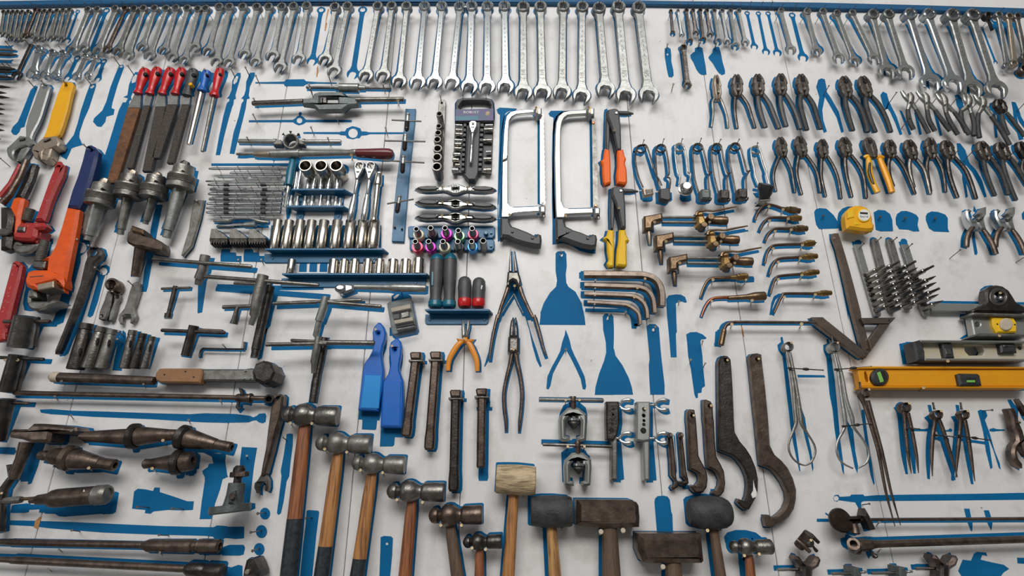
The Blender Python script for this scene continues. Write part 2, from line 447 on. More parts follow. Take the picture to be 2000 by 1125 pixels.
for i, (a, b, e, g, rw, ew, sw, m) in enumerate(rows):
    n = i + 1
    mk = None
    if 795 <= a <= 1110: mk = {5: '15/16'}.get(i, '1')
    if m is chrome: mk = '15/16' if a < 910 else '1 1/16' if a < 930 else '1 1/8' if a < 970 else '1 1/8'
    elif a > 1015 and a < 1200: mk = '1 1/4'
    elif a > 1200: mk = '1 5/8'
    elif a > 580: mk = True
    where = 'from the left end of the top row' if n <= 25 else 'from the right end of the large top-row run'
    k = n if n <= 25 else len(rows) - n + 1
    lb = '%s combination wrench hanging %s %s' % (LOOK[m], ordw(k), where)
    wrench(a, b, e, g, rw, ew, sw, m, lb, GT, mark=mk, da=.032 if rw < 12 else .038, db=.022 + .005 * (n % 2))
for k, (s, rw, ew, sw) in enumerate([('760,115,660,395', 9, 14, 5), ('1040,105,885,510', 14, 19, 8)]):
    q = Q(0, 0, s); silwrench(*q[0], *q[1], rw, ew, sw, 'blue painted outline of a small missing wrench in the top row, %s' % ['left', 'right'][k])
q = Q(1, 0, '1137,100,1050,595'); silwrench(*q[0], *q[1], 17, 22, 9, 'blue painted outline of a missing wrench above the thin tap wrench')
q = Q(1, 0, '1542,98,1448,720'); silwrench(*q[0], *q[1], 18, 25, 10, 'blue painted outline of a missing wrench left of the large chrome run')
# ---------------------------------------------------------------- top row, right part
rows = []
addrow(3, '550,108,570,315', 7, 9, 4.5, plierm)
addrow(3, '620,108,655,345', 7, 9, 4.5, satin)
addrow(3, '703,103,740,395 765,105,795,320 837,103,868,380 902,105,934,340', 8.5, 11.5, 5.8, plierm)
addrow(3, '972,108,1020,395 1050,108,1102,408 1132,108,1187,435 1213,108,1280,420', 10, 14.5, 6.5, satin)
addrow(3, '1625,105,1725,485', 12, 20, 7.5, satin)
addrow(3, '1880,118,1975,505', 15, 21, 9, satin)
addrow(4, '33,118,190,565 170,135,345,600 322,130,535,575', 15, 22, 9.5, satin)
addrow(4, '520,148,665,700 672,148,845,700', 22, 33, 11.5, satin)
addrow(4, '880,148,1088,805 1065,148,1310,815', 25, 40, 13, chrome)
addrow(4, '1292,158,1490,865 1492,158,1730,870', 28, 42, 14.5, satin)
for i, (a, b, e, g, rw, ew, sw, m) in enumerate(rows):
    n = i + 1
    look = {plierm: 'tarnished', satin: 'satin steel', chrome: 'shiny chrome'}[m]
    size = 'tiny' if n <= 6 else 'small' if n <= 10 else 'mid-sized' if n <= 15 else 'large'
    wrench(a, b, e, g, rw, ew, sw, m, '%s %s combination wrench, %s from the left in the right-hand top row' % (size, look, ordw(n)), 'combination wrenches in the right-hand top row', mark=(n >= 16) or None, da=.03 if n < 11 else .04, db=.019 + .013 * (n % 2))
for k, s in enumerate(['1295,130,1365,455', '1405,133,1480,505', '1500,133,1590,515']):
    q = Q(3, 0, s); silwrench(*q[0], *q[1], 10.5, 15 + k, 6, '%s of three blue outlines of missing small wrenches, right of centre' % ['left', 'middle', 'right'][k])
q = Q(3, 0, '1735,150,1840,560'); silwrench(*q[0], *q[1], 13, 21, 8, 'blue outline of a missing wrench beside an orange paint chip')
# ring spanners at the far right end
for k, (s, rw, ew, sw, m) in enumerate([('1750,150,1835,640', 15, 13, 8, satin), ('1852,165,1908,620', 15, 15, 9, jawtan), ('1930,165,2015,560', 15, 16, 9, dull)]):
    q = Q(4, 0, s); wrench(*q[0], *q[1], rw, ew, sw, m, ['slim satin ring spanner hanging right of the largest right-hand wrench', 'yellowish grey ring spanner, second from the right corner of the top row', 'dull ring spanner at the right edge of the photo, top row'][k], 'double ring spanners at the right end', name='ring_spanner', ring2=True)
T = Thing('ring_spanner', 'short black ring spanner end hanging behind the nail near the right corner', 'wrench', 'double ring spanners at the right end')
F = frame(1928, 32, .035, 1938, 60, .02); R = 8.5 * S(1928, 32, .035)
a = M(); prism(a, F, circ(0, 0, R, 20), -R * .6, R * .5, R * .15, [circ(0, 0, R * .6, 12)]); T.add('box_end', a, dark)
a = M(); prism(a, F, [(R * .8, -R * .35), (F.L, -R * .3), (F.L, R * .3), (R * .8, R * .35)], -.002, .002, .001); T.add('shaft', a, dark); T.end()
silwrench(1918, 55, 1944, 122, 6, 8, 4, 'thin blue outline of a missing ring spanner right of the large wrench')
wrench(*Q(4, 0, '2000,690')[0], 2030, 30, 20, 20, 11, brown, 'brown hooked wrench jaw poking in at the right edge below the ring spanners', None, name='open_wrench', nail=False, da=.075, db=.075)
# wrench below the small right row
q = Q(3, 0, '675,465,715,830'); wrench(*q[0], *q[1], 13, 16, 9, plierm, 'tarnished stubby combination wrench alone between two blue outlines', None, da=.025, db=.02, shift=(-.008, 0))
sil(Q(3, 0, '490,475 520,462 548,478 555,540 555,600 575,690 578,740 560,757 530,752 520,720 505,640 492,560'), 'narrow blue wavy outline left of the lone stubby wrench', [Q(3, 0, '510,525 520,520 528,532 520,545 510,540')])
sil(Q(3, 0, '785,470 830,455 860,470 875,560 890,640 900,730 850,733 825,715 800,680 770,610 745,570 740,540 765,515 785,505'), 'blue notched wedge outline right of the lone stubby wrench')
sil(Q(3, 0, '960,480 985,458 1022,458 1040,520 1055,600 1080,690 1080,722 1050,735 1020,715 1000,690 960,620 918,570 920,555 955,515'), 'blue notched wedge outline above the first pliers')
pin(*Q(3, 0, '520,428')[0], .035); pin(*Q(3, 0, '672,428')[0], .035); pin(*Q(3, 0, '833,408')[0], .035); pin(*Q(3, 0, '1000,410')[0], .035); pin(*Q(3, 0, '578,818')[0], .04)
# ================================================================ second row, upper left
q = Q(0, 0, '300,445,165,735')
F = frame(*q[0], .022, *q[1], .02); T = Thing('open_end_wrench', 'thin dark green-black open-end wrench alone at the upper left', 'wrench')
sw = 3.6 * S(50, 110, .02); Re = 9.5 * S(33, 147, .02)
a = M(); prism(a, F, [(-sw, -sw), (F.L - Re * .6, -sw), (F.L - Re * .6, sw), (-sw, sw)], -.002, .002, .001); T.add('shaft', a, dark)
a = M(); prism(a, F, jaw_geo(F.L, Re, .05), -.003, .003, .001); T.add('open_end', a, dark); T.end(); pin(47, 76, .045)
for k, (s, rw, ew, sw) in enumerate([('385,485,322,725', 17, 21, 13), ('515,515,445,735', 14, 16, 9), ('620,525,545,745', 15, 18, 10), ('838,555,748,755', 13, 16, 9), ('928,570,868,740', 12, 14, 8)]):
    q = Q(0, 0, s); wrench(*q[0], *q[1], rw, ew, sw, chrome, 'stubby shiny chrome combination wrench, %s of five below the top row' % ['first', 'second', 'third', 'fourth', 'fifth'][k], 'stubby chrome wrenches', da=.035, db=.02, shift=(.006, 0))
for k, s in enumerate(['755,570,665,760', '1015,600,960,770']):
    q = Q(0, 0, s); silwrench(*q[0], *q[1], 12, 14, 8, '%s blue outline among the stubby chrome wrenches' % ['left', 'right'][k])
# tools entering from the left edge
for k, (y, L, r, m, nm) in enumerate([(97, 31, 2.4, dull, 'thin grey'), (106, 32, 4.2, plierm, 'thick brown'), (134, 29, 4.6, dark, 'blackish'), (140, 25, 3.0, dark, 'thin black'), (150, 22, 3.4, dark, 'short black')]):
    T = Thing('punch', '%s punch tip entering from the left edge, %s from the top' % (nm, ordw(k + 1)), 'punch', 'punches at the left edge')
    a = M(); lpx(a, (-22, y - 1, .03), (L, y + 1, .03), [(0, r), (.72, r), (1, r * .35)], 10); T.add('shank', a, m); T.end()
    pinw(L - 3, y + 3, .05)
for k, (y, L) in enumerate([(170, 21), (181, 13), (190, 19), (203, 9), (213, 10), (222, 8), (243, 8), (254, 9), (271, 2)]):
    T = Thing('drill_bit', 'dark pointed bit tip at the left edge, %s from the top of nine' % ordw(k + 1), 'drill bit', 'pointed bits at the left edge')
    a = M(); lpx(a, (-20, y - 2, .035), (L, y + 1, .035), [(0, 3.2), (.6, 3.2), (1, .5)], 8); T.add('shank', a, dark); T.end(painted=False)
for y in (92, 120):
    sil([(-5, y - 3), (20, y - 2), (27, y - 4), (22, y + 2), (26, y + 4), (-5, y + 3)], 'blue strip at the left edge beside the %s punches' % ('upper' if y < 100 else 'lower'))
# adjustable wrenches (traced)
T = Thing('adjustable_wrench', 'grey chrome adjustable wrench hanging left of the yellow one', 'adjustable wrench', None, (.012, 0))
a = M(); px(a, Q(0, 0, '385,810 430,815 470,825 488,850 470,900 440,1000 400,1130 370,1200 320,1290 305,1330 300,1390 250,1400 240,1395 245,1340 245,1230 270,1130 320,1010 350,920 375,860'), .012, .022, .003, [circ(*Q(0, 0, '432,838')[0], 4, 12)]); T.add('handle', a, alu)
a = M(); px(a, Q(0, 1, '190,320 280,335 320,400 270,430 245,420 170,440 135,470 125,500 130,550 150,570 110,560 70,520 55,470 60,440 110,400'), .006, .026, .003); T.add('fixed_jaw', a, satin)
a = M(); px(a, Q(0, 1, '250,430 300,420 260,480 220,540 190,568 150,568 165,510 200,450'), .006, .022, .003); T.add('sliding_jaw', a, satin)
a = M(); lpx(a, (*Q(0, 1, '195,372')[0], .026), (*Q(0, 1, '250,360')[0], .026), [(0, 2.5), (.1, 3.4), (.2, 2.6), (.35, 3.4), (.5, 2.6), (.65, 3.4), (.8, 2.6), (1, 3)], 10); T.add('worm_screw', a, dark); T.end(); pin(79, 156, .045)
T = Thing('adjustable_wrench', 'yellow-handled adjustable wrench with tan steel jaws', 'adjustable wrench', None, (.01, 0))
a = M(); px(a, Q(0, 0, '612,790 700,800 712,830 690,900 650,1080 600,1240 570,1310 545,1330 530,1345 410,1350 440,1290 470,1190 490,1110 520,1020 560,900'), .012, .024, .003, [circ(*Q(0, 0, '635,828')[0], 3.4, 12)]); T.add('handle', a, yellow)
a = M(); px(a, Q(0, 1, '405,350 520,322 545,325 578,390 560,425 470,450 500,445 480,520 440,565 400,568 385,540 365,490 370,560 330,540 300,470 310,430 350,400'), .004, .03, .003); T.add('fixed_jaw', a, jawtan)
a = M(); px(a, Q(0, 1, '385,455 430,440 440,450 410,480 405,540 395,560 385,530 370,490'), .02, .033, .002, pt=False); T.add('sliding_jaw', a, jawtan)
a = M(); lpx(a, (*Q(0, 1, '430,382')[0], .031), (*Q(0, 1, '495,358')[0], .031), [(0, 2), (.1, 3), (.2, 2.2), (.35, 3), (.5, 2.2), (.65, 3), (.8, 2.2), (1, 2.5)], 10, pt=False); T.add('worm_screw', a, dark); T.end(); pin(122, 156, .05)
sil(Q(0, 0, '345,835 372,850 330,960 290,1080 250,1200 240,1240 205,1250 190,1290 160,1320 130,1315 108,1285 125,1240 175,1190 210,1110 250,1010 300,880'), 'blue adjustable wrench outline left of the grey adjustable wrench'); pin(55, 157, .05)
sil(Q(0, 0, '880,825 935,815 940,840 905,950 870,1060 820,1170 780,1290 775,1340 800,1400 815,1415 740,1435 700,1450 680,1500 650,1560 600,1530 580,1490 590,1450 650,1410 720,1320 760,1200 790,1080 840,930'), 'large blue adjustable wrench outline right of the yellow wrench', [Q(0, 0, '882,850 905,830 925,838 905,862 885,865')]); pin(166, 150, .05)
sil(Q(0, 0, '1165,640 1205,632 1212,660 1150,830 1100,1000 1090,1055 1120,1070 1110,1120 1040,1140 1030,1190 990,1240 950,1235 910,1190 920,1155 1000,1080 1040,990 1080,850 1130,720'), 'blue adjustable wrench outline left of the red-handled files', [Q(0, 0, '1165,648 1200,640 1195,658 1175,662')]); pin(221, 110, .05)
# ================================================================ files
GF = 'files and a rasp with moulded handles'
def hfile(ht, hb, bt, bb, hw, lab, hm, bm_, cap=None, oval=True, name='file', tip=.9):
    """ht/hb handle top and bottom pixel centre, bt/bb blade top and bottom as (xl,xr,y)"""
    T = Thing(name, lab, 'file', GF, (.012, 0))
    dx = hb[0] - ht[0]; dy = hb[1] - ht[1]; d = .04
    a = M(); P = []
    for t, k in [(0, .45), (.04, .8), (.14, 1), (.35, 1.02), (.55, .85), (.72, .66), (.88, .62), (.95, .85), (1, .85)]:
        P.append((ht[0] + dx * t, ht[1] + dy * t, d - .006 * t, hw / 2 * k))
    tpx(a, P, 14, .72); T.add('handle', a, hm)
    a = M(); disc(a, ht[0] + dx * .2 + .8, ht[1] + dy * .2, d + .002, d + .0095, hw * .2, 14, False); T.add('hanging_hole', a, hole, 0)
    if cap: a = M(); disc(a, ht[0] + dx * .55, ht[1] + dy * .55, d, d + .012, hw * .17, 14, False); T.add('badge', a, cap, 0)
    a = M(); dk = M()
    px(a, [(hb[0] - hw * .25, hb[1] - 2), (hb[0] + hw * .3, hb[1] - 2), (bt[1], bt[2]), (bt[0], bt[2])], .026, .032, .0005)
    px(dk, [(bt[0], bt[2]), (bt[1], bt[2]), (bb[1], bb[2]), (bb[0], bb[2])], .024, .034, .0012)
    T.add('tang', a, satin); T.add('blade', dk, bm_); T.end()
    pin(ht[0] - 6, ht[1] - 3, .06)
hfile((285, 134), (269, 183), (249, 273, 210), (207, 227, 357), 21, 'widest rusty flat file with a red handle, leftmost of the files', redp, rusty)
hfile((309, 132), (292, 184), (279, 292, 206), (247, 258, 328), 20, 'narrow file with a red handle, second from the left', redp, filem)
hfile((335, 133), (316, 184), (303, 323, 208), (277, 294, 334), 20, 'flat file with a red handle, third from the left', redp, filem)
hfile((356, 133), (342, 184), (326, 346, 204), (296, 311, 308), 19, 'flat file with a cracked red handle left of the black-handled file', redp, filem)
hfile((379, 135), (365, 187), (354, 369, 204), (325, 338, 318), 22, 'flat file with a black and yellow handle', greyp, filem, cap=yellow)
for (ht, hb, e, hm, lab, r1, rm, nm) in [((405, 138), (394, 178), (369, 282), bluep, 'round rasp with a blue handle', 5.5, nickel, 'round_file'), ((431, 134), (418, 188), (395, 296), redp, 'slim screwdriver-like round file with a red handle, rightmost of the row', 4.0, dull, 'round_file')]:
    T = Thing(nm, lab, 'file', GF, (.012, 0)); a = M()
    dx = hb[0] - ht[0]; dy = hb[1] - ht[1]
    tpx(a, [(ht[0] + dx * t, ht[1] + dy * t, .04 - .006 * t, 9.5 * k) for t, k in [(0, .45), (.05, .85), (.2, 1), (.45, .9), (.7, .65), (.86, .7), (.93, 1), (1, .95)]], 14, .8); T.add('handle', a, hm)
    a = M(); disc(a, ht[0] + dx * .18, ht[1] + dy * .18, .042, .0505, 2.6, 14, False); T.add('hanging_hole', a, hole, 0)
    a = M(); tpx(a, [(hb[0], hb[1], .03, r1), (e[0], e[1], .03, r1 * .75)], 12); T.add('blade', a, rm); T.end(); pin(ht[0] - 6, ht[1] - 3, .06)
sil(Q(0, 0, '1320,705 1355,705 1355,760 1330,850 1300,900 1280,945 1285,975 1265,985 1260,1040 1250,1075') + Q(0, 1, '1250,60 1220,160 1150,450 1100,600 1090,760 1160,790 950,790 990,620 1050,440 1100,280 1160,80 1200,0') + Q(0, 0, '1230,1000 1250,960 1205,950 1245,930 1260,830 1290,760'), 'wide blue file outline left of the rusty file', [Q(0, 0, '1325,725 1340,735 1325,800 1290,815 1285,790 1300,750')])
sil(Q(1, 0, '320,712 350,712 352,750 325,840 300,930 305,965 285,975 280,1020') + Q(1, 1, '270,40 240,140 190,330 150,515 107,515 140,330 180,140 215,10') + Q(1, 0, '240,985 240,965 215,965 240,935 262,880 270,790 295,740'), 'blue file outline with a looped handle right of the last red handle', [Q(1, 0, '312,740 328,750 315,800 290,825 278,815 285,775')])
sil(Q(1, 0, '440,712 490,708 490,740 440,850 430,930 440,962 412,970 405,1020') + Q(1, 1, '400,60 350,260 290,505 243,500 280,300 330,140 360,10') + Q(1, 0, '380,985 375,965 355,965 385,930 400,880 405,800'), 'second blue file outline with a solid handle')
pin(249, 128, .05); pin(450, 133, .05); pin(479, 131, .05)
# ================================================================ tap wrenches and die stocks
def rod(x0, y0, x1, y1, d, r, m, name='bar', T=None, seg=12, ch=.3, d1=None):
    a = M(); lpx(a, (x0, y0, d), (x1, y1, d if d1 is None else d1), [(0, r * (1 - ch)), (.012, r), (.988, r), (1, r * (1 - ch))], seg); T.add(name, a, m)
sil(Q(1, 0, '495,803 560,803 700,800 780,798 795,778 970,775 990,795 1100,803 1290,808 1290,820 1100,818 990,825 965,843 785,843 770,820 560,818 495,815'), 'blue outline of a missing thin tap wrench, topmost of the horizontal ones'); pin(499, 147, .05); pin(642, 149, .05)
T = Thing('tap_wrench', 'slim steel tap wrench with a round middle, above the large tap wrench', 'tap wrench', 'tap wrenches', (.002, -.004))
rod(598, 170.5, 660, 171, .03, 3, dull, 'handle', T); rod(700, 171, 763, 172, .03, 3, dull, 'handle', T)
a = M(); lpx(a, (655, 171, .03), (714, 172, .03), [(0, 4.5), (.12, 4.8), (.14, 8.5), (.78, 8.7), (.8, 4.8), (1, 4.5)], 18); T.add('body', a, satin); T.end()
for x in (603, 748): pin(x, 164, .05)
T = Thing('tap_wrench', 'large grey tap wrench with a boxy window body', 'tap wrench', 'tap wrenches', (.01, -.002))
a = M(); lpx(a, (493, 202, .035), (592, 198, .035), [(0, 4), (.02, 5), (1, 5)], 16); T.add('handle', a, steel)
a = M(); lpx(a, (695, 195, .035), (789, 194, .035), [(0, 4.6), (.98, 4.6), (1, 3.6)], 16); T.add('handle', a, steel)
a = M(); px(a, Q(1, 0, '945,955 1050,950 1065,905 1110,890 1340,890 1385,940 1490,945 1500,1020 1400,1030 1340,1075 1110,1078 1060,1030 950,1015'), .024, .038, .004, [Q(1, 0, '1122,945 1298,942 1298,1005 1122,1010')]); T.add('body', a, gun)
a = M(); px(a, Q(1, 0, '1125,948 1190,946 1190,1006 1125,1008'), .025, .035, .002, pt=False); T.add('die_block', a, steel, 1)
a = M(); px(a, Q(1, 0, '1140,955 1155,955 1155,1000 1140,1000'), .035, .0356, 0, pt=False); T.add('slot', a, hole, 1); T.end()
for x, y in ((495, 192), (605, 172), ): pin(x, y, .055)
pin(777, 195, .05, 'b', 3)
sil(Q(1, 1, '430,175 860,170 885,155 905,135 920,130 915,110 925,95 945,95 948,110 940,130 960,140 990,170 1435,172 1435,195 990,195 960,215 920,225 890,215 860,195 430,195'), 'blue outline of a missing small die stock left of its twin outline', [circ(*Q(1, 1, '925,178')[0], 5.4, 16)])
sil(Q(1, 1, '960,292 1000,290 1320,290 1330,283 1370,283 1385,255 1440,232 1480,240 1520,255 1530,283 1580,285 1600,292 1950,292 1950,310 1610,312 1580,322 1530,325 1510,352 1480,350 1450,362 1390,350 1375,325 1325,320 1310,312 965,308'), 'blue outline of a missing die stock with a toothed ring', [circ(*Q(1, 1, '1448,302')[0], 9.2, 18)])
for x, y in ((494, 223), (656, 225), (607, 248), (753, 249)): pin(x, y, .05)
T = Thing('die_stock', 'steel die stock with an open ring and thumbscrews', 'die stock', None, (.002, -.003))
a = M(); lpx(a, (466, 276, .025), (540, 277, .025), [(0, 4), (.04, 4.8), (.93, 4.8), (.93, 6), (1, 6)], 14); T.add('handle', a, satin)
a = M(); lpx(a, (592, 277, .025), (666, 277, .025), [(0, 6), (.06, 6), (.07, 4.4), (.97, 4.4), (1, 3.6)], 14); T.add('handle', a, satin)
a = M(); c = circ(567, 275, 15.5, 26, ry=15.5); px(a, c, .008, .036, .002, [circ(567, 274.5, 11.5, 26)])
px(a, Q(1, 1, '665,365 740,360 755,390 750,410 665,410'), .012, .03, .002); px(a, Q(1, 1, '885,360 970,360 970,408 890,405'), .012, .03, .002); T.add('ring', a, dull)
for x, y in ((552, 261), (567.5, 256), (584, 262)):
    a = M(); kx = 567 + (x - 567) * .75; ky = 275 + (y - 275) * .75
    lpx(a, (kx, ky, .026), (x, y, .03), [(0, 1.3), (.6, 1.3), (.6, 2.8), (1, 2.6)], 8); T.add('thumbscrew', a, dark)
T.end(); pin(482, 268, .05); pin(640, 269, .05)
T = Thing('push_screwdriver', 'long push screwdriver with a burgundy wooden handle', 'screwdriver', None, (.004, -.01))
a = M(); lpx(a, (695, 299, .04), (769, 301, .04), [(0, 6), (.03, 8.2), (.3, 9.2), (.7, 11), (.88, 10.8), (.97, 8), (1, 3)], 20); T.add('handle', a, burg)
a = M(); lpx(a, (531, 301, .04), (696, 298, .04), [(0, 8), (.31, 8), (.31, 9.2), (.33, 9.2), (.33, 6.5), (.94, 6), (.95, 7), (1, 7)], 20); T.add('shaft', a, satin)
a = M(); lpx(a, (496, 301, .04), (533, 301, .04), [(0, 4.5), (.1, 5), (.15, 6), (.8, 6.8), (1, 7.5)], 16); T.add('chuck', a, jawtan)
a = M(); lpx(a, (462, 301, .04), (497, 300.5, .04), [(0, 2.2), (.2, 3), (.5, 3), (.7, 2), (1, 2)], 12); T.add('bit', a, dull)
a = M(); bpx(a, 524, 300, .052, 2.6); T.add('ratchet_button', a, nickel); T.end(); pin(686, 302.5, .05, 'b', 3)
# ================================================================ chrome rods, extensions and bits
sil([(413, 319.5), (565, 319), (565, 324), (413, 324)], 'thin blue strip above the chrome rods'); 
GR = 'thin chrome rods hung in horizontal rows'
R_ = [(408, 329.5, 563, 329, 2.6, 0), (449, 338, 548, 337, 2.5, 0), (425, 346, 484, 346, 2.4, 0), (492, 346, 551, 346, 2.4, 0), (402, 354, 562, 355, 2.2, 0), (406, 361, 555, 360, 2.8, 1),
      (410, 370, 480, 369.5, 2.9, 2), (482, 370, 557, 370, 2.9, 3), (407, 379, 552, 378.5, 3.1, 1), (408, 389, 474, 388.5, 2.9, 2), (475, 389, 551, 389, 2.8, 3), (404, 398, 550, 398, 2.8, 1), (403, 406.5, 549, 407, 2.8, 1), (403, 415, 548, 415, 2.8, 1), (418, 423, 519, 423.5, 2.0, 0)]
for i, (x0, y0, x1, y1, r, k) in enumerate(R_):
    T = Thing('extension_bar', 'chrome rod %s down the stack of rods above the chuck jaws%s' % (ordw(i + 1), '' if k == 0 else ', with a dark band' if k != 1 else ', with two dark bands'), 'extension bar', GR)
    a = M(); r *= 1.12; pf = [(0, r * .5), (.015, r * .8), (.03, r * .8), (.05, r), (.9, r), (.93, r * 1.15), (1, r * 1.1)]
    lpx(a, (x0, y0, .02), (x1, y1, .02), pf, 12); T.add('shaft', a, bright if i % 3 else chrome)
    for bx in {0: [], 1: [443, 515], 2: [443], 3: [518]}[k]:
        b = M(); lpx(b, (bx - 5, y0, .02), (bx + 5, y0, .02), [(0, r * 1.12), (1, r * 1.12)], 12, False); T.add('grip_band', b, blackp)
    T.end(False)
    for q in ([.15, .85] if x1 - x0 < 90 else [.12, .38, .65, .88]):
        xx = x0 + (x1 - x0) * q; pin(xx - 3, y0 - 5, .045, 's', 1.2); 
T = Thing('brace', 'bent nickel speeder bar below the chrome rods', 'hand brace', None, (.004, -.004))
a = M(); tpx(a, [(418, 431.5, .02, 3), (440, 431, .02, 4.5), (448, 431, .02, 4.2), (455, 427, .022, 3), (475, 426, .022, 3), (492, 427, .022, 3.2), (505, 432, .022, 3.6), (525, 434, .02, 1.6)], 12, sm=3); T.add('shaft', a, satin); T.end()
sil([(425, 432), (527, 431), (527, 435), (430, 436)], 'blue strip behind the bent speeder bar')
T = Thing('socket_extension', 'short chrome extension with a wide socket end above the chuck jaws', 'extension bar', GR)
a = M(); lpx(a, (423, 442, .02), (500, 438, .024), [(0, 1.5), (.04, 3.2), (.7, 3.2), (.72, 5), (.8, 5.6), (1, 6)], 14); T.add('shaft', a, chrome)
a = M(); lpx(a, (458, 440.5, .021), (466, 440.3, .021), [(0, 3.6), (1, 3.6)], 12, False); T.add('grip_band', a, blackp); T.end()
sil([(448, 440), (525, 440), (525, 445), (448, 445)], 'blue strip behind the wide-ended extension')
# lathe chuck jaws
for i, x in enumerate((409, 447, 484)):
    T = Thing('chuck_jaw', 'stepped lathe chuck jaw with a toothed base, %s of three' % ['left', 'middle', 'right'][i], 'chuck jaw', 'lathe chuck jaws', (.006, -.002))
    a = M(); px(a, [(x + 3, 446.5), (x + 14, 446.5), (x + 18, 451), (x + 23, 454), (x + 29, 458), (x + 35, 463), (x + 35, 466), (x, 466)], .006, .03, .001); T.add('step_block', a, dull)
    b = M(); pts = [(x, 466), (x + 35, 466), (x + 36, 470)]
    for j in range(7):
        pts += [(x + 34 - 5 * j, 477.5), (x + 32 - 5 * j, 477.5), (x + 31 - 5 * j, 471)]
    pts.append((x, 471)); px(b, pts, .006, .028, .0006); T.add('scroll_teeth', b, dark); T.end()
    pin(x + 9, 472, .04, 'b', 1.8); pin(x + 27, 472, .04, 'b', 1.8)
for i, x in enumerate((431, 476)):
    sil([(x + 2, 487), (x + 18, 487), (x + 19, 493), (x + 30, 493.5), (x + 31, 500), (x + 41, 500), (x + 41, 512), (x, 511), (x, 500)], 'blue stepped outline of a missing chuck jaw, %s of two' % ['left', 'right'][i]); pin(x + 34, 507, .03)
# teal nut driver
T = Thing('nut_driver', 'teal-handled nut driver standing left of the socket shelves', 'screwdriver', None, (.006, 0))
a = M(); tpx(a, [(572, 309, .03, 5), (572, 316, .03, 6.5), (568, 335, .03, 8), (566, 350, .03, 8), (564, 362, .03, 7)], 12, sm=2); T.add('handle', a, teal)
a = M(); lpx(a, (564, 362, .028), (557, 405, .02), [(0, 3), (.1, 4), (.4, 3.6), (1, 3.6)], 12); T.add('shaft', a, chrome); T.end()
sil([(566, 310), (584, 312), (588, 330), (578, 366), (566, 425), (560, 432), (558, 400)], 'blue outline behind the teal nut driver')
# three short sockets facing out
for i, (x, y) in enumerate(((596, 323), (626.5, 323), (656.5, 323))):
    T = Thing('impact_socket', 'large hexagon socket facing outward, %s of three above the top shelf' % ['left', 'middle', 'right'][i], 'socket', 'three large sockets facing out', (.0, .0))
    c = W(x, y, .062); k = S(x, y, .062); R = 13 * k
    a = M(); lathe(a, (c.x, -.008, c.z), (c.x, -.062, c.z), [(0, R * .85), (.35, R * .85), (.4, R), (.96, R), (1, R * .95), (1, R * .8), (.45, R * .74), (.45, R * .3)], 24, False); paintpoly(circ(c.x, c.z, R, 14))
    T.add('body', a, nickel)
    a = M(); prism(a, WF, circ(c.x, c.z, R * .78, 6, .5), .034, .0345, 0, pt=False); T.add('hexagon_recess', a, dark)
    T.end(False); paint_c = None
sil(circ(671, 332, 11, 16), 'round blue patch right of the three large sockets')
# ------------------------------------------------------------ shelves with sockets
def shelf(x0, y0, x1, y1, h, depth, lab, brackets=(), taper=8):
    """angle shelf: a ledge standing out from the wall over a flange; y0 ledge front edge"""
    T = Thing('socket_rail', lab, 'shelf', 'blue socket rails')
    A = W(x0, y0, depth); B = W(x1, y1, depth); z = (A.z + B.z) / 2
    a = M(); t = .004
    vs = [(A.x, -depth, z), (B.x, -depth, z), (B.x + taper * .001, -.0, z), (A.x + taper * .001, -.0, z)]
    a.add([Vector(v) for v in vs] + [Vector(v) - Vector((0, 0, t)) for v in vs], [(0, 1, 2, 3), (7, 6, 5, 4), (0, 4, 5, 1), (1, 5, 6, 2), (2, 6, 7, 3), (3, 7, 4, 0)])
    T.add('ledge', a, shelfb)
    k = S(x0, y0); H = h
    r = H * .25
    for bx in (brackets or ((x0 + 2, x1),)):
        b = M(); pa = W(bx[0], y0, 0).x; pb = W(bx[1], y0, 0).x
        prism(b, WF, [(pa, z - t), (pa, z - t - H + r), (pa + r * .4, z - t - H + r * .3), (pa + r, z - t - H), (pb - r, z - t - H), (pb - r * .4, z - t - H + r * .3), (pb, z - t - H + r), (pb, z - t)], .0, .004, .001, pt=False)
        T.add('flange', b, shelfb); n = len(T.parts) - 1
        for q in (((bx[0] + bx[1]) / 2,) if bx[1] - bx[0] < 40 else (bx[0] * .93 + bx[1] * .07, bx[0] * .07 + bx[1] * .93)):
            s = M(); c = W(q, y0, .004); prism(s, WF, circ(c.x, z - t - H * .55, .0028, 10), .004, .0062, .0008, pt=False); T.add('screw', s, teal, n)
    T.end(False); return z
def sockets(z, xs, yt, d, rp, m, label, group, cat='socket', neck=.55, steps=True):
    """upright sockets standing on a ledge at height z; xs pixel centres measured at the top"""
    n = len(xs)
    for i, x in enumerate(xs):
        xx, yy, r = (x if isinstance(x, tuple) else (x, yt, rp))
        top = W(xx, yy, d + 0); R = r * S(xx, yy, d); H = top.z - z
        T = Thing('socket', label % (ordw(i + 1) if n > 2 else ['left', 'right'][i]), cat, group)
        a = M(); pf = [(0, R * .93), (.03, R), (neck, R), (neck + .02, R * .95), (.985, R * .95), (1, R * .91), (1, R * .6), (.8, R * .5)]
        if not steps: pf = [(0, R * .93), (.03, R), (.97, R), (1, R * .93), (1, R * .62), (.6, R * .55)]
        lathe(a, (top.x, -d, z), (top.x, -d, top.z), pf, 20, False)
        b = M(); lathe(b, (top.x, -d, z + H * .13), (top.x, -d, z + H * .16), [(0, R * 1.01), (1, R * 1.01)], 20, False)
        T.add('body', a, m); T.add('groove', b, steel, 0); T.end(False)
z1 = shelf(570, 368, 671, 369, .036, .028, 'upper blue rail holding tall thin sockets', [(583, 600), (656, 675)], 18)
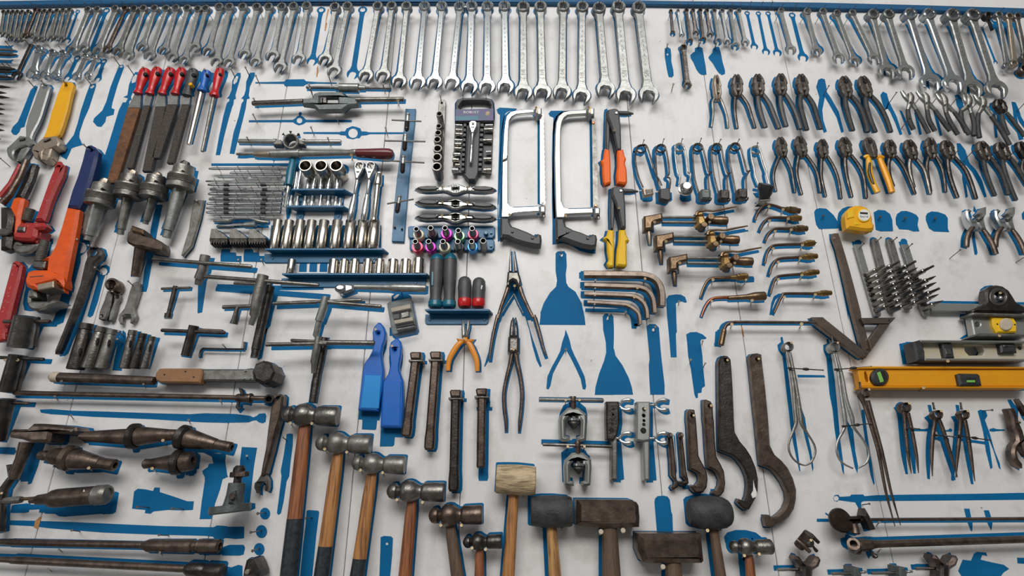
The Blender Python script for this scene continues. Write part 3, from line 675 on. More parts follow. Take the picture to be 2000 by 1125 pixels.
sockets(z1, [(580, 337, 4), (587.5, 333.5, 4), (603, 352, 4.5), (617, 332, 5.5), (631, 332, 5), (646, 332, 6), (663, 332, 6.5)], 332, .016, 5, chrome, 'slender chrome socket, %s from the left on the upper small rail', 'sockets on the upper small rail', steps=False)
z2 = shelf(561, 401, 670, 402, .024, .028, 'lower blue rail holding short chrome sockets', [(583, 597), (656, 671)], 16)
sockets(z2, [(570, 383, 4.5), (582, 384, 3.8), (597, 384, 4.5), (611, 384, 5.5), (627.5, 382, 4), (642.5, 384, 5.5), (657, 385, 4.5), (665, 388, 3.5)], 384, .016, 5, bright, 'short bright socket, %s from the left on the lower small rail', 'sockets on the lower small rail')
z3 = shelf(518, 484, 748, 486, .024, .027, 'long blue rail under nine deep sockets')
sockets(z3, [(544, 431, 9.5), (566, 432, 9.8), (588, 431.5, 10), (610, 432, 10), (634, 432, 10.5), (660, 432, 10.8), (686, 432, 11), (710, 432, 11), (732.5, 433, 11.5)], 431, .0155, 10, nickel, 'tall deep nickel socket, %s from the left on the long rail', 'deep sockets on the long rail', neck=.72)
z4 = shelf(551, 533, 833, 534, .023, .027, 'blue rail under the row of short sockets, below the deep sockets')
sockets(z4, [(571, 508, 8), (653, 508, 9.5), (673.5, 508, 9), (694, 508, 9.5), (719.5, 508, 9.8), (742.5, 508, 9.8), (768.5, 508, 10.5), (793, 508, 10.5), (818, 506, 11.5)], 508, .0155, 10, nickel, 'short nickel socket, %s from the left on the second long rail', 'short sockets on the second long rail', neck=.5)
for i, x in enumerate((592, 612, 632)):
    sil([(x - 7, 517), (x - 4, 512), (x + 8, 511), (x + 7, 531), (x - 8, 531)], 'blue outline of a missing short socket, %s of three' % ['left', 'middle', 'right'][i])
sil([(530, 440), (745, 440), (745, 484), (525, 484)], 'blue patches behind the deep sockets')
# ratchets and extension
for i, (hx, hy, bx, by) in enumerate(((703, 326, 683, 431), (725, 326, 710, 431))):
    T = Thing('ratchet_wrench', 'chrome ratchet handle hanging %s above the deep sockets' % ['left of its twin', 'right of its twin'][i], 'ratchet', 'two chrome ratchets', (.006, 0))
    F = frame(hx, hy, .03, bx, by, .03); k = S(hx, hy, .03); L = F.L
    a = M(); prism(a, F, [(-9.5 * k, -4 * k), (-5 * k, -9 * k), (3 * k, -10.5 * k), (12 * k, -8.5 * k), (22 * k, -5 * k), (30 * k, -3.2 * k), (30 * k, 3.2 * k), (22 * k, 5 * k), (12 * k, 8.5 * k), (3 * k, 10.5 * k), (-5 * k, 9 * k), (-9.5 * k, 4 * k)], -.012, .008, .003, [circ(0, 0, 6 * k, 16)]); T.add('head', a, chrome)
    a = M(); prism(a, F, circ(0, 0, 6 * k, 16), -.01, .002, 0, pt=False); T.add('drive', a, steel, 0)
    a = M(); prism(a, F, [(14 * k, -3 * k), (16 * k, -3 * k), (16 * k, 3 * k), (14 * k, 3 * k)], .008, .0105, .0005, pt=False); T.add('direction_lever', a, steel, 0)
    a = M(); lathe(a, F.p(26 * k, 0), F.p(L, 0), [(0, 3.2 * k), (.35, 3 * k), (.38, 4.2 * k), (.41, 3.2 * k), (.5, 4.8 * k), (.75, 6.3 * k), (.93, 6 * k), (1, 3.5 * k)], 16); T.add('handle', a, chrome); T.end()
    pin(hx - 3, hy - 6, .05)
T = Thing('extension_bar', 'chrome extension bar hanging right of the two ratchets', 'extension bar', None, (.006, 0))
a = M(); lpx(a, (740, 340, .03), (730, 431, .03), [(0, 5.5), (.02, 6.5), (.18, 7.6), (.24, 7.6), (.26, 5), (.93, 5), (.95, 6), (1, 6)], 18); T.add('shaft', a, nickel)
a = M(); lpx(a, (740.5, 337, .03), (740, 343, .03), [(0, 3.2), (1, 3.2)], 4, False); T.add('square_drive', a, chrome); T.end()
# breaker ratchet horizontal
T = Thing('ratchet_wrench', 'long horizontal chrome ratchet with a round head above the plastic case', 'ratchet', None, (.012, -.006))
a = M(); c = W(664, 561, .05); k = S(664, 561, .05)
prism(a, WF, circ(c.x, c.z, 12 * k, 20, ry=9 * k), .02, .05, .006); px(a, [(672, 553), (690, 556), (690, 566), (672, 572)], .024, .046, .004); T.add('head', a, chrome)
a = M(); lathe(a, (W(668, 566, .04).x, -.035, W(668, 566, .04).z), (W(667, 577, .04).x, -.035, W(667, 577, .04).z), [(0, 9 * k), (.2, 9 * k), (.4, 6.5 * k), (.5, 4 * k), (1, 3.6 * k)], 18); T.add('drive', a, chrome)
a = M(); lpx(a, (686, 560, .036), (832, 563, .036), [(0, 5), (.5, 6), (.53, 7), (.56, 8), (.97, 8), (1, 6.5)], 18); T.add('handle', a, satin); T.end(); pin(784, 567, .04, 'b', 2.5)
# ================================================================ plastic case
T = Thing('plastic_case', 'clear plastic case of small bits hanging from a brass-headed nail', 'case', None, (.0, -.008))
a = M(); o = Q(1, 2, '1775,960 1795,945 1990,905 2015,912 2025,940 2075,1200 2060,1225 1850,1270 1825,1255'); px(a, o, .006, .034, .004)
T.add('shell', a, clear)
a = M(); px(a, offs(o, 1.2), .004, .008, .001, pt=False); T.add('tray', a, gun)
for q, (p, mm) in enumerate([('1815,1010 2005,970 2010,1010 1825,1050', beige), ('1845,1130 2030,1095 2035,1130 1855,1165', beige), ('1835,1070 1900,1060 1905,1110 1845,1120', blackp), ('1915,1055 1990,1040 1995,1090 1925,1105', steel), ('1865,1190 2045,1155 2048,1165 1868,1200', dark), ('1870,1212 2048,1178 2050,1190 1873,1225', dull)]):
    a = M(); px(a, Q(1, 2, p), .009, .022, .001, pt=False); T.add('insert' if q < 4 else 'bit_row', a, mm, 1)
T.end(); 
sil([(765, 578), (775, 571), (790, 571), (803, 578), (805, 590), (765, 592)], 'blue hanger loop outline above the plastic case', [[(768, 580), (775, 575), (781, 574), (776, 581), (770, 585)]])
sil([(761, 640), (803, 636), (804, 655), (761, 656)], 'blue patch below the plastic case')
# ================================================================ T handled tools
GTH = 'T-handle socket wrenches'
def thandle(lab, bars, body, d=.06, m=steel, bm_=dull, cap=None, name='t_handle_wrench', seg=18, group=GTH, shift=(0, 0), df=None):
    T = Thing(name, lab, 'T-handle wrench', group, shift)
    for b in bars: rod(b[0], b[1], b[2], b[3], d, b[4], m, 'handle', T)
    for (st, mm) in body:
        a = M(); P = []
        tpx(a, [(x, y, dd, r) for x, y, dd, r in st], seg); T.add('shaft' if mm is not hole else 'recess', a, mm)
    T.end()
thandle('largest T-handle wrench with a long grey bar above the crossing ones', [(298, 506, 492, 521, 4)],
        [([(401, 499, .055, 9), (395, 530, .05, 9.5), (389, 545, .045, 9.5), (389, 545.5, .045, 7), (387, 556, .04, 6.5)], dull)], d=.062, shift=(.01, -.004))
thandle('long T-handle wrench whose bar starts left of the chuck key holes', [(398, 540, 623, 557, 4.2)],
        [([(514, 538, .068, 10.5), (507, 565, .066, 10.5), (502, 585, .064, 10.5), (497, 615, .062, 9.5), (496, 620, .062, 6), (490, 635, .06, 5)], dull)], d=.07, shift=(.03, -.03))
thandle('thick black tube wrench behind the long T-handle wrench', [(457, 553, 530, 556, 3.5)],
        [([(527, 560, .03, 9), (500, 683, .025, 9), (500, 683.5, .025, 7.5), (497, 698, .025, 7.5)], dark)], d=.03)
thandle('crossing T-handle wrench with twin bars and a stepped grey shaft', [(533, 593, 620, 590, 3.5), (570, 591, 707, 586, 3.3), (640, 590, 745, 599, 3.8)],
        [([(636, 580, .062, 7.5), (632, 600, .06, 8), (623, 627, .055, 8), (623, 628, .055, 5.5), (617, 655, .05, 6), (614, 658, .05, 4)], satin)], d=.062, shift=(.01, -.008))
thandle('lowest crossing T-handle wrench with a long ribbed black shaft', [(519, 673, 640, 671, 4), (568, 664.5, 693, 671, 3.2), (640, 669, 732, 670, 5)],
        [([(622, 657, .06, 6), (618, 680, .058, 7), (613, 706, .055, 6.5), (613, 712, .052, 5), (612, 729, .05, 4)], dull), ([(634, 660, .03, 8), (628, 690, .03, 8), (618, 740, .03, 7.5), (617, 746, .03, 8), (611, 786, .03, 7.5)], dark)], d=.06, shift=(.012, -.006))
thandle('smallest T-handle wrench, black, below the wedge drift', [(315, 564, 372, 562, 2.7)], [([(343, 559, .035, 4.5), (330, 612, .03, 4.2), (329, 613, .03, 6.5), (327, 621, .03, 6)], dark)], d=.035)
thandle('short T-handle wrench with a tapered neck left of the black tube wrench', [(435, 600, 492, 598, 4)], [([(466, 597, .04, 3.5), (463, 603, .04, 4), (457, 632, .03, 7)], steel)], d=.04)
thandle('T-handle box wrench above the hexagon key', [(315, 645, 440, 650, 3.6)], [([(379, 636, .045, 9), (363, 695, .035, 9)], dark)], d=.045, m=dark, shift=(.004, -.006))
thandle('wide drum-shaped T-handle wrench at the left, upper one', [(7, 628, 98, 628, 3.8)], [([(50, 618, .06, 17.5), (38, 677, .04, 20)], steel), ([(64, 620, .03, 12), (56, 676, .02, 13)], dark)], d=.05, m=brown, shift=(.012, -.004))
thandle('dark T-handle tube wrench at the left, middle one', [(-5, 698, 86, 702, 3.4)], [([(32, 693, .055, 12), (12, 765, .04, 13)], dark), ([(40, 695, .03, 12), (26, 763, .02, 11)], dark)], d=.05, m=dark, shift=(.012, -.004))
thandle('dark T-handle tube wrench at the left edge, lowest one', [(-5, 786, 57, 788, 3.2)], [([(12, 779, .055, 15), (-8, 860, .04, 16)], dark)], d=.05, m=brown, shift=(.015, -.004))
for x, y in ((54, 632), (34, 703), (10, 703), (8, 788)): pin(x, y, .06, 'b', 2.8)
T = Thing('hexagon_key', 'thin double-bent hexagon key below the T-handle box wrench', 'hexagon key', None, (.004, -.003))
a = M(); tpx(a, [(390, 697, .015, 2), (391, 688, .015, 2), (396, 681, .015, 2), (405, 681, .015, 2), (470, 682, .015, 2), (476, 680, .015, 2), (478, 668, .015, 2.6)], 8, sm=2); T.add('shaft', a, dark); T.end(); pin(435, 673, .04)
T = Thing('round_punch', 'brown round bar lying left of the small black T-handle neck', 'bar', None, (.002, -.003))
a = M(); lpx(a, (380, 643.5, .02), (435, 646, .02), [(0, 2.6), (.95, 2.6), (1, 1.5)], 8); T.add('shaft', a, brown); T.end()
sil([(424, 555), (500, 557), (632, 559), (632, 566), (560, 567), (424, 562)], 'blue strip under the second long T-handle bar')
sil([(525, 560), (538, 560), (512, 700), (503, 703), (505, 690)], 'blue strip right of the black tube wrench')
sil([(388, 520), (408, 522), (395, 610), (386, 612)], 'blue shaft outline below the largest T-handle wrench')
# ================================================================ drill chucks
def chuck(lab, top, a, b, c, r, sr, knurl, cone, extra=()):
    """top jaws tip, a body top, b body bottom, c shank end (pixels)"""
    T = Thing('drill_chuck', lab, 'drill chuck', 'drill chucks with taper shanks', (.012, -.006)); d = .055
    m = M(); lpx(m, (*a, d), (*b, d - .008), [(0, r * .66), (.02, r * .74), (.38, r * .78), (.4, r * .95), (.45, r), (.74, r), (.76, r * .95), (.78, r), (.98, r), (1, r * .93)], 28); T.add('body', m, steel if not knurl else dull)
    m = M(); lpx(m, (a[0] * .55 + b[0] * .45, a[1] * .55 + b[1] * .45, d - .003), (a[0] * .27 + b[0] * .73, a[1] * .27 + b[1] * .73, d - .006), [(0, r * 1.02)] + [(i / 16, r * (1.03 if i % 2 else 1.0)) for i in range(1, 16)] + [(1, r * 1.02)], 28, False); T.add('knurled_sleeve', m, dull)
    m = M(); lpx(m, (*a, d + .002), (*top, d + .006), [(0, r * .42), (.6, r * .36), (1, r * .22)], 6); T.add('jaw', m, jawtan if cone else dark)
    m = M(); disc(m, a[0] * .8 + b[0] * .2 - r * .1, a[1] * .8 + b[1] * .2, d, d + r * .0009, r * .12, 10, False); T.add('key_hole', m, hole, 0)
    m = M(); lpx(m, (*b, d - .012), (*c, d - .03), [(0, sr), (.86, sr * .86), (.87, sr * .68), (1, sr * .66)], 20); T.add('shank', m, satin if knurl else dull); T.end()
    return T
chuck('largest drill chuck with a broad shank, leftmost of four', Q(0, 1, '1045,745')[0], Q(0, 1, '1015,800')[0], Q(0, 1, '965,1010')[0], (174, 470), 24, 13.5, True, True)
chuck('drill chuck with a thin shank, second from the left', Q(0, 1, '1320,665')[0], Q(0, 1, '1290,715')[0], Q(0, 1, '1245,935')[0], (235, 458), 24, 9, False, True)
chuck('drill chuck with the shortest shank, third from the left', Q(0, 1, '1560,690')[0], Q(0, 1, '1535,725')[0], Q(0, 1, '1488,940')[0], (284, 438), 23, 7.5, False, True)
chuck('drill chuck hung highest, with a slotted thick shank', Q(0, 1, '1825,575')[0], Q(0, 1, '1800,625')[0], Q(0, 1, '1755,850')[0], (326, 464), 24, 12.5, True, False)
T = Thing('chuck_arbor', 'flat grey slotted arbor tucked behind the largest chuck shank', 'arbor', None, (0, 0))
a = M(); px(a, Q(0, 1, '850,1000 890,1010 870,1100 840,1200 825,1300 810,1300 800,1290 770,1290 775,1250 800,1240 785,1200 775,1190 790,1120 810,1080'), .01, .026, .003); T.add('body', a, dull); T.end(False); pin(172, 369, .05)
T = Thing('drift_key', 'flat dark wedge drift key hanging right of the drill chucks', 'drift key', None, (.008, -.002))
a = M(); px(a, Q(0, 1, '1890,950 1985,952 1950,1130 1870,1400 1800,1480 1785,1500 1765,1490 1790,1400 1840,1240 1855,1130'), .008, .016, .002); T.add('blade', a, dull); T.end(); pin(384, 391, .03)
T = Thing('offset_tool_holder', 'brown offset cutter holder on a round shank between the chucks', 'tool holder', None, (.012, -.01))
a = M(); px(a, Q(0, 2, '1240,265 1260,245 1280,195 1395,235 1400,290 1500,320 1560,350 1575,390 1570,430 1560,450 1440,430 1380,410 1300,400 1240,370 1228,340'), .02, .055, .004); T.add('block', a, brown)
a = M(); px(a, Q(0, 2, '1282,200 1392,235 1396,285 1280,258'), .055, .062, .003, pt=False); T.add('cap', a, bronze, 0)
a = M(); lpx(a, (*Q(0, 2, '1378,390')[0], .035), (*Q(0, 2, '1325,700')[0], .02), [(0, 11), (.02, 10.5), (.9, 8.5), (.98, 8), (1, 7)], 18); T.add('shank', a, brown); T.end()
sil(Q(0, 2, '1530,0 1590,0 1570,90 1530,300 1510,440 1480,600 1445,800 1430,850 1390,850 1390,800 1410,640 1460,440 1470,250 1500,100'), 'long blue shank outline right of the brown offset holder')
# ================================================================ pipe wrenches
T = Thing('pipe_wrench', 'large pipe wrench with an orange head and navy handle', 'pipe wrench', None, (.012, -.004))
a = M(); px(a, Q(0, 1, '825,420 880,408 915,425 950,470 935,560 880,760 820,920 760,1030 640,1020 690,850 740,720 790,560'), .028, .046, .006, [circ(*Q(0, 1, '880,455')[0], 3.2, 12)]); T.add('handle', a, navy)
a = M(); px(a, Q(0, 2, '640,20 765,40 740,200 690,440 640,700 610,850 600,800 540,780 520,690 450,690 440,640 450,540 390,535 480,480 530,380 590,200'), .03, .048, .006); T.add('frame', a, orange)
a = M(); px(a, Q(0, 2, '250,650 300,630 450,630 600,700 610,760 600,800 520,750 360,790 355,820 290,815 240,790 225,730'), .026, .056, .007); T.add('jaw_housing', a, orange, None)
a = M(); F = frame(*Q(0, 2, '442,350')[0], .03, *Q(0, 2, '385,560')[0], .03); k = S(80, 490, .03); n = 26
pf = []
for i in range(n + 1): pf.append((i / n, (8.8 if i % 2 else 7.4) * k * (1 if i > 0 else .7)))
lathe(a, F.p(0, 0), F.p(F.L, 0), pf, 16); T.add('worm_screw', a, dull)
a = M(); px(a, Q(0, 2, '315,555 340,545 440,548 425,610 400,625 305,610'), .016, .052, .003); T.add('adjusting_nut', a, steel)
a = M(); px(a, Q(0, 2, '360,775 520,740 520,805 360,835'), .02, .06, .002); T.add('heel_jaw', a, jawtan)
a = M(); px(a, Q(0, 2, '270,830 340,810 350,900 290,910 290,940 480,940 500,920 590,940 540,970 480,985 440,1010 370,1030 310,1025 270,1000 250,940 255,880'), .012, .044, .004); T.add('hook_jaw', a, dull)
a = M(); px(a, Q(0, 2, '290,700 420,690 420,698 290,708'), .056, .0565, 0, pt=False); T.add('embossed_line', a, brown, 2); T.end(); pin(163, 282, .06)
sil(Q(0, 2, '460,330 520,330 520,380 470,400 340,560 260,640 250,830 240,860 225,960 240,1030 290,1040 380,1035 300,900'), 'blue outline peeking out around the orange pipe wrench jaws')
T = Thing('pipe_wrench', 'chipped red pipe wrench with a grey hook jaw', 'pipe wrench', None, (.012, -.004))
a = M(); px(a, Q(0, 1, '545,600 590,588 622,605 600,700 540,830 480,970 440,1100 420,1150 320,1150 350,1080 400,940 460,770 510,650'), .024, .04, .006, [circ(*Q(0, 1, '577,612')[0], 3, 12)]); T.add('handle', a, redpaint)
a = M(); px(a, Q(0, 2, '180,170 330,165 410,165 440,205 410,230 350,240 340,310 300,345 200,340 120,330 115,290 150,230'), .026, .05, .006); px(a, Q(0, 2, '340,230 400,240 380,300 350,370 280,350 300,280'), .008, .04, .004); T.add('jaw_housing', a, redpaint)
a = M(); n = 16; lpx(a, (*Q(0, 2, '300,40')[0], .034), (*Q(0, 2, '255,160')[0], .03), [(i / n, 9 if i % 2 else 7.6) for i in range(n + 1)], 16); T.add('worm_screw', a, dull)
a = M(); px(a, Q(0, 2, '165,205 240,210 230,258 150,255'), .05, .056, .003, pt=False); T.add('adjusting_nut', a, steel, 1)
a = M(); px(a, Q(0, 2, '135,350 200,345 205,380 360,370 370,400 330,440 280,470 200,480 140,465 105,430 115,390'), .02, .038, .005); T.add('hook_jaw', a, dull); T.end(); pin(102, 309, .06)
T = Thing('pipe_wrench', 'black and orange pipe wrench half cut by the left edge', 'pipe wrench', None, (.012, -.002))
a = M(); px(a, Q(0, 1, '290,590 340,600 300,740 240,870 210,930 130,920 180,820 240,680'), .02, .036, .005); T.add('handle', a, dark)
a = M(); px(a, Q(0, 1, '115,930 160,915 225,930 190,1090 185,1130 180,1200 150,1320 110,1320 130,1130 80,1030'), .026, .044, .006); T.add('frame', a, orange)
a = M(); px(a, Q(0, 1, '-20,1010 60,1010 90,1030 108,1080 108,1150 80,1260 100,1300 80,1420 20,1440 -20,1430'), .026, .05, .008); T.add('jaw_housing', a, dark)
a = M(); px(a, Q(0, 2, '-20,230 80,220 110,260 60,290 -20,300'), .05, .056, .003, pt=False); T.add('heel_jaw', a, steel); T.end()
T = Thing('pipe_wrench', 'slim wrench with a brown and red round handle beside the cut-off orange one', 'pipe wrench', None)
a = M(); tpx(a, [(52, 314, .05, 6), (40, 345, .05, 5.5), (20, 380, .05, 5.5), (3, 398, .05, 7)], 12); T.add('handle', a, brown)
a = M(); tpx(a, [(40, 322, .035, 4), (22, 358, .035, 5), (0, 385, .035, 5)], 10); T.add('grip', a, redpaint); T.end(); pinw(20, 326, .05)
sil([(-5, 450), (20, 448), (22, 458), (15, 466), (-5, 468)], 'blue patch under the cut-off pipe wrench')
sil([(58, 318), (70, 322), (62, 360), (42, 400), (38, 385)], 'blue patch right of the black pipe wrench handle')
T = Thing('pipe_wrench', 'red channel-handled wrench running out of the left edge below the red pipe wrench', 'pipe wrench', None, (.014, 0))
a = M(); px(a, [(22, 511), (32, 509), (41, 518), (36, 545), (24, 590), (12, 640), (6, 665), (-20, 665), (-8, 620), (8, 560)], .024, .04, .005, [circ(31, 517, 3, 12)]); T.add('handle', a, redpaint)
a = M(); px(a, [(-5, 650), (8, 648), (8, 662), (-5, 668)], .04, .048, .003, pt=False); T.add('jaw_housing', a, redpaint); T.end()
# ================================================================ dark spanners
T = Thing('ring_wrench', 'long dark ring wrench slanting right of the orange pipe wrench', 'wrench', None, (.016, -.004))
a = M(); px(a, Q(0, 2, '870,415 930,400 975,420 990,470 970,520 920,560 880,660 800,900 700,1130 590,1400 560,1450 525,1455 525,1420 600,1240 690,1010 770,780 820,560 850,480'), .02, .034, .004, [Q(0, 2, '885,425 930,420 935,460 910,495 870,500 865,460')]); T.add('shaft', a, dark); T.end(); pin(172, 479, .05)
sil(Q(0, 2, '760,350 820,335 870,350 885,390 865,430 830,470 790,500 790,560 740,740 680,940 620,1150 570,1170 500,1170 540,1080 600,880 660,700 720,500 705,440 720,380'), 'long blue ring wrench outline left of the dark ring wrench', [circ(*Q(0, 2, '795,420')[0], 10.5, 18)])
sil(Q(0, 2, '990,440 1000,490 930,640 880,900 800,1150 720,1320 670,1450 630,1480 620,1450 700,1180 780,1000 900,620'), 'blue strip right of the long dark ring wrench')
sil(Q(0, 2, '990,600 1040,585 1075,610 1070,660 1030,690 1010,740 960,940 910,1080 880,1100 855,1085 870,1030 920,860 960,720 950,680 970,630'), 'small blue pin-spanner outline with a round eye', [circ(*Q(0, 2, '1012,650')[0], 7.5, 16)])
pin(150, 467, .04); pin(185, 522, .05)
T = Thing('ring_wrench', 'short brown ring wrench with a flat handle and round eye', 'wrench', None, (.004, 0))
a = M(); px(a, circ(*Q(0, 2, '1085,775')[0], 14, 24, ry=13), .008, .03, .003, [circ(*Q(0, 2, '1085,778')[0], 6.8, 18)]); T.add('ring', a, brown)
a = M(); px(a, Q(0, 2, '1040,840 1095,835 1080,960 1050,1080 1030,1125 990,1130 955,1110 965,1040 1010,930'), .008, .018, .003, [circ(*Q(0, 2, '990,1085')[0], 1.4, 8)]); T.add('shaft', a, steel); T.end(False)
T = Thing('ring_wrench', 'tiny flat ring wrench hanging beside the short brown one', 'wrench')
a = M(); px(a, Q(0, 2, '1120,875 1150,865 1175,880 1170,915 1145,950 1130,1020 1100,1120 1090,1135 1055,1130 1070,1050 1110,940 1110,900'), .006, .014, .002, [circ(*Q(0, 2, '1142,897')[0], 3.6, 14)]); T.add('shaft', a, dull); T.end(False); pin(219, 569, .045)
T = Thing('open_end_wrench', 'flat dark open-end wrench with jaws down, left of the small T-handle', 'wrench')
a = M(); px(a, Q(0, 2, '1290,765 1330,748 1365,765 1360,830 1330,930 1305,1000 1310,1040 1325,1080 1310,1130 1280,1160 1265,1150 1275,1100 1265,1075 1220,1070 1195,1090 1190,1160 1170,1165 1150,1120 1160,1070 1210,1010 1235,940 1260,850'), .006, .016, .002); T.add('shaft', a, dull); T.end(False); pin(250, 549, .05)
sil(Q(0, 2, '1280,1120 1325,1060 1328,1090 1310,1130'), 'blue sliver at the jaws of the flat open-end wrench')
# ================================================================ tubular sleeves
for i, (x0, y0, x1, y1, r, m) in enumerate([(170, 632, 147, 722, 15, dark), (199, 638, 173, 720, 13.5, steel), (220, 643, 198, 720, 11.5, dull), (260, 645, 243, 720, 9.5, steel), (280, 651, 262, 720, 9, dark), (298, 657, 282, 720, 8, steel)]):
    T = Thing('taper_sleeve', '%s drill taper sleeve from the left, dark grey with a %s slot' % (ordw(i + 1), 'low' if i in (0,) else 'high'), 'taper sleeve', 'taper sleeves in a row', (.008, 0))
    a = M(); lpx(a, (x0, y0, .04), (x1, y1, .03), [(0, r * .62), (.0, r * .78), (.13, r * .82), (.14, r * .72), (.17, r * .78), (.98, r), (1, r * .9)], 22)
    T.add('body', a, m)
    q = .6 if i == 0 else .35
    cx_ = x0 + (x1 - x0) * q; cy_ = y0 + (y1 - y0) * q; dd = .037 + r * .0009 
    b = M(); F = frame(cx_ + 1.2, cy_ - 6, dd, cx_ - 1.2, cy_ + 6, dd); w = r * .14 * S(cx_, cy_, dd); prism(b, F, circ(F.L / 2, 0, F.L * .55, 12, ry=w * 1.2), -.003, .0012, 0, pt=False); T.add('slot', b, hole, 0); T.end()
sil([(241, 645), (246, 650), (247, 660), (238, 724), (220, 723), (231, 665)], 'blue outline of a missing taper sleeve in the middle of the row'); pin(231, 647, .04); pin(229, 662, .04)
# horizontal tube and strap wrench
T = Thing('steel_tube', 'brown metal tube with a band of beige tape at its left end', 'tube', None, (.01, -.006))
a = M(); lpx(a, (97, 736, .035), (302, 744, .035), [(0, 4), (.02, 8), (.1, 9.5), (.95, 8.5), (1, 8)], 20); T.add('shaft', a, brown)
a = M(); lpx(a, (103, 736, .035), (117, 737, .035), [(0, 9.5), (.1, 10.3), (.9, 10.3), (1, 9.8)], 20, False); T.add('tape_band', a, beige); T.end(); pin(120, 744, .045, 'b'); pin(280, 750, .045, 'b')
T = Thing('filter_wrench', 'strap wrench with a tan leather grip and a black knurled drum head', 'strap wrench', None, (.008, -.004))
a = M(); px(a, Q(0, 3, '1515,640 1550,600 1600,595 1965,597 1975,640 1950,740 1560,735 1520,715 1510,680'), .014, .038, .003); T.add('leather_grip', a, leather)
a = M(); px(a, Q(0, 3, '1960,605 2000,605 2380,605 2440,595 2480,600 2490,720 2450,722 2370,718 1955,716'), .016, .03, .003); T.add('shaft', a, dull)
a = M(); cx_, cy_ = Q(0, 3, '2570,630')[0]; px(a, [(cx_ + r_ * math.cos(t), cy_ + r_ * math.sin(t)) for t, r_ in [(2 * math.pi * i / 16, 20.5 if i % 2 else 22.5) for i in range(16)]], .02, .075, .004); T.add('drum', a, dark)
a = M(); px(a, circ(cx_ + 3, cy_ + 2, 23.5, 22), .012, .045, .003); T.add('strap', a, blackp)
a = M()
for p in ('2390,617', '2378,692', '2438,690'): disc(a, *Q(0, 3, p)[0], .028, .034, 2.2, 10, False)
T.add('rivet', a, bright, 1)
a = M()
for p in ('1603,658', '1810,628', '1890,682'): disc(a, *Q(0, 3, p)[0], .037, .0385, 1.7, 10, False)
T.add('hole', a, hole, 0); T.end()
T = Thing('boring_bar', 'long dark rod with a ring end and winged collar', 'bar', None, (.004, -.008))
a = M(); lpx(a, (27, 767.5, .03), (522, 778, .03), [(0, 3.4), (.01, 5), (.99, 4.6), (1, 4.4)], 16); T.add('shaft', a, brown)
a = M(); lpx(a, (462, 777, .03), (491, 778, .03), [(0, 7), (.1, 8), (.85, 8.5), (.9, 10), (1, 9.5)], 18); T.add('collar', a, brown)
a = M(); lathe(a, W(525, 779, .012), W(525, 779, .046), [(0, .010), (1, .0095), (1, .006), (.3, .006)], 20); T.add('ring', a, dark)
a = M(); px(a, [(465, 757), (470, 758), (477, 772), (470, 774)], .03, .04, .002); tpx(a, [(466, 785, .035, 3), (464, 795, .035, 3.5), (468, 799, .035, 4)], 10); T.add('wing_screw', a, dark); T.end(); pin(107, 774, .045, 'b'); pin(430, 782, .045, 'b')
sil(Q(0, 3, '390,1000 500,995 700,1010 1000,1018 1500,1035 1850,1045') + Q(1, 3, '0,1035 300,1042 440,1060 475,1075 510,1060 530,1040 590,1035 602,1060 595,1120 565,1135 530,1125 505,1105 470,1108 430,1125 200,1130') + Q(0, 3, '2000,1125 1900,1120 1500,1095 900,1070 500,1045 400,1030'), 'long blue outline of a missing rod with a knobbed right end')
pin(138, 811, .04, 'b'); pin(368, 820, .04, 'b')
T = Thing('combination_wrench', 'long dark spanner hanging left of the largest hammer, jaws down', 'wrench', None, (.016, -.004))
a = M(); F = frame(541, 776, .04, 513, 905, .03); k = S(530, 850, .035)
px(a, Q(1, 4, '690,-145 740,-155 765,-130 755,-20 735,80 700,190 650,400 590,620 560,650 540,640 565,500 590,380 610,200 640,0 660,-100'), .012, .034, .004, [circ(*Q(1, 4, '700,-120')[0], 3, 12)]); T.add('shaft', a, brown)
a = M(); px(a, Q(1, 4, '540,640 590,640 615,690 615,760 600,800 580,790 590,740 570,715 530,720 510,750 515,820 500,815 475,760 480,720 510,690'), .012, .028, .003); T.add('open_end', a, steel); T.end()
sil(Q(1, 4, '690,200 725,180 640,640 660,700 640,780 620,790 630,740 610,680'), 'blue sliver right of the long dark spanner')
# ================================================================ tap handles on their blue board
T = Thing('tool_board', 'tall narrow blue board carrying four small T tap wrenches', 'board', None)
a = M(); px(a, [(792, 212), (812, 212), (810, 240), (804, 300), (798, 360), (794, 410), (789, 472), (765, 471), (769, 410), (775, 350), (783, 290), (789, 250)], 0, .008, .001, pt=False); T.add('panel', a, shelfb)
a = M()
for x, y in ((770, 442), (784, 445)): disc(a, x, y, .008, .016, 2, 8, False)
T.add('peg', a, dark); T.end(False)
for i, (x, y, bx0, by0, bx1, by1, x2, y2) in enumerate([(797, 222, 765, 234.5, 823, 237, 794, 256), (792, 263, 752, 275, 831, 276.5, 790, 294), (788, 305, 746, 313, 829, 318, 786, 338), (781, 382, 756, 398, 808, 389, 775, 416)]):
    T = Thing('t_tap_wrench', 'small T tap wrench with a sliding bar, %s on the tall blue board' % ['top', 'second', 'third', 'bottom one'][i], 'tap wrench', 'T tap wrenches on the blue board')
    a = M(); ym = y + (y2 - y) * .45; xm = x + (x2 - x) * .45
    lpx(a, (x, y, .05), (xm, ym, .047), [(0, 3.5), (.05, 4.3), (.25, 4.3), (.3, 3.8), (1, 4.5)], 14); T.add('body', a, satin)
    a = M(); pf = [(0, 4.6)] + [(.05 + .06 * j, 5 if j % 2 else 4.5) for j in range(12)] + [(.85, 4.5), (1, 2.6)]
    lpx(a, (xm, ym, .047), (x2, y2, .044), pf, 14); T.add('knurled_chuck', a, dark)
    a = M(); lpx(a, (bx0, by0, .05), (bx1, by1, .05), [(0, 1.7), (1, 1.7)], 10, False); T.add('handle', a, dull); T.end(False)
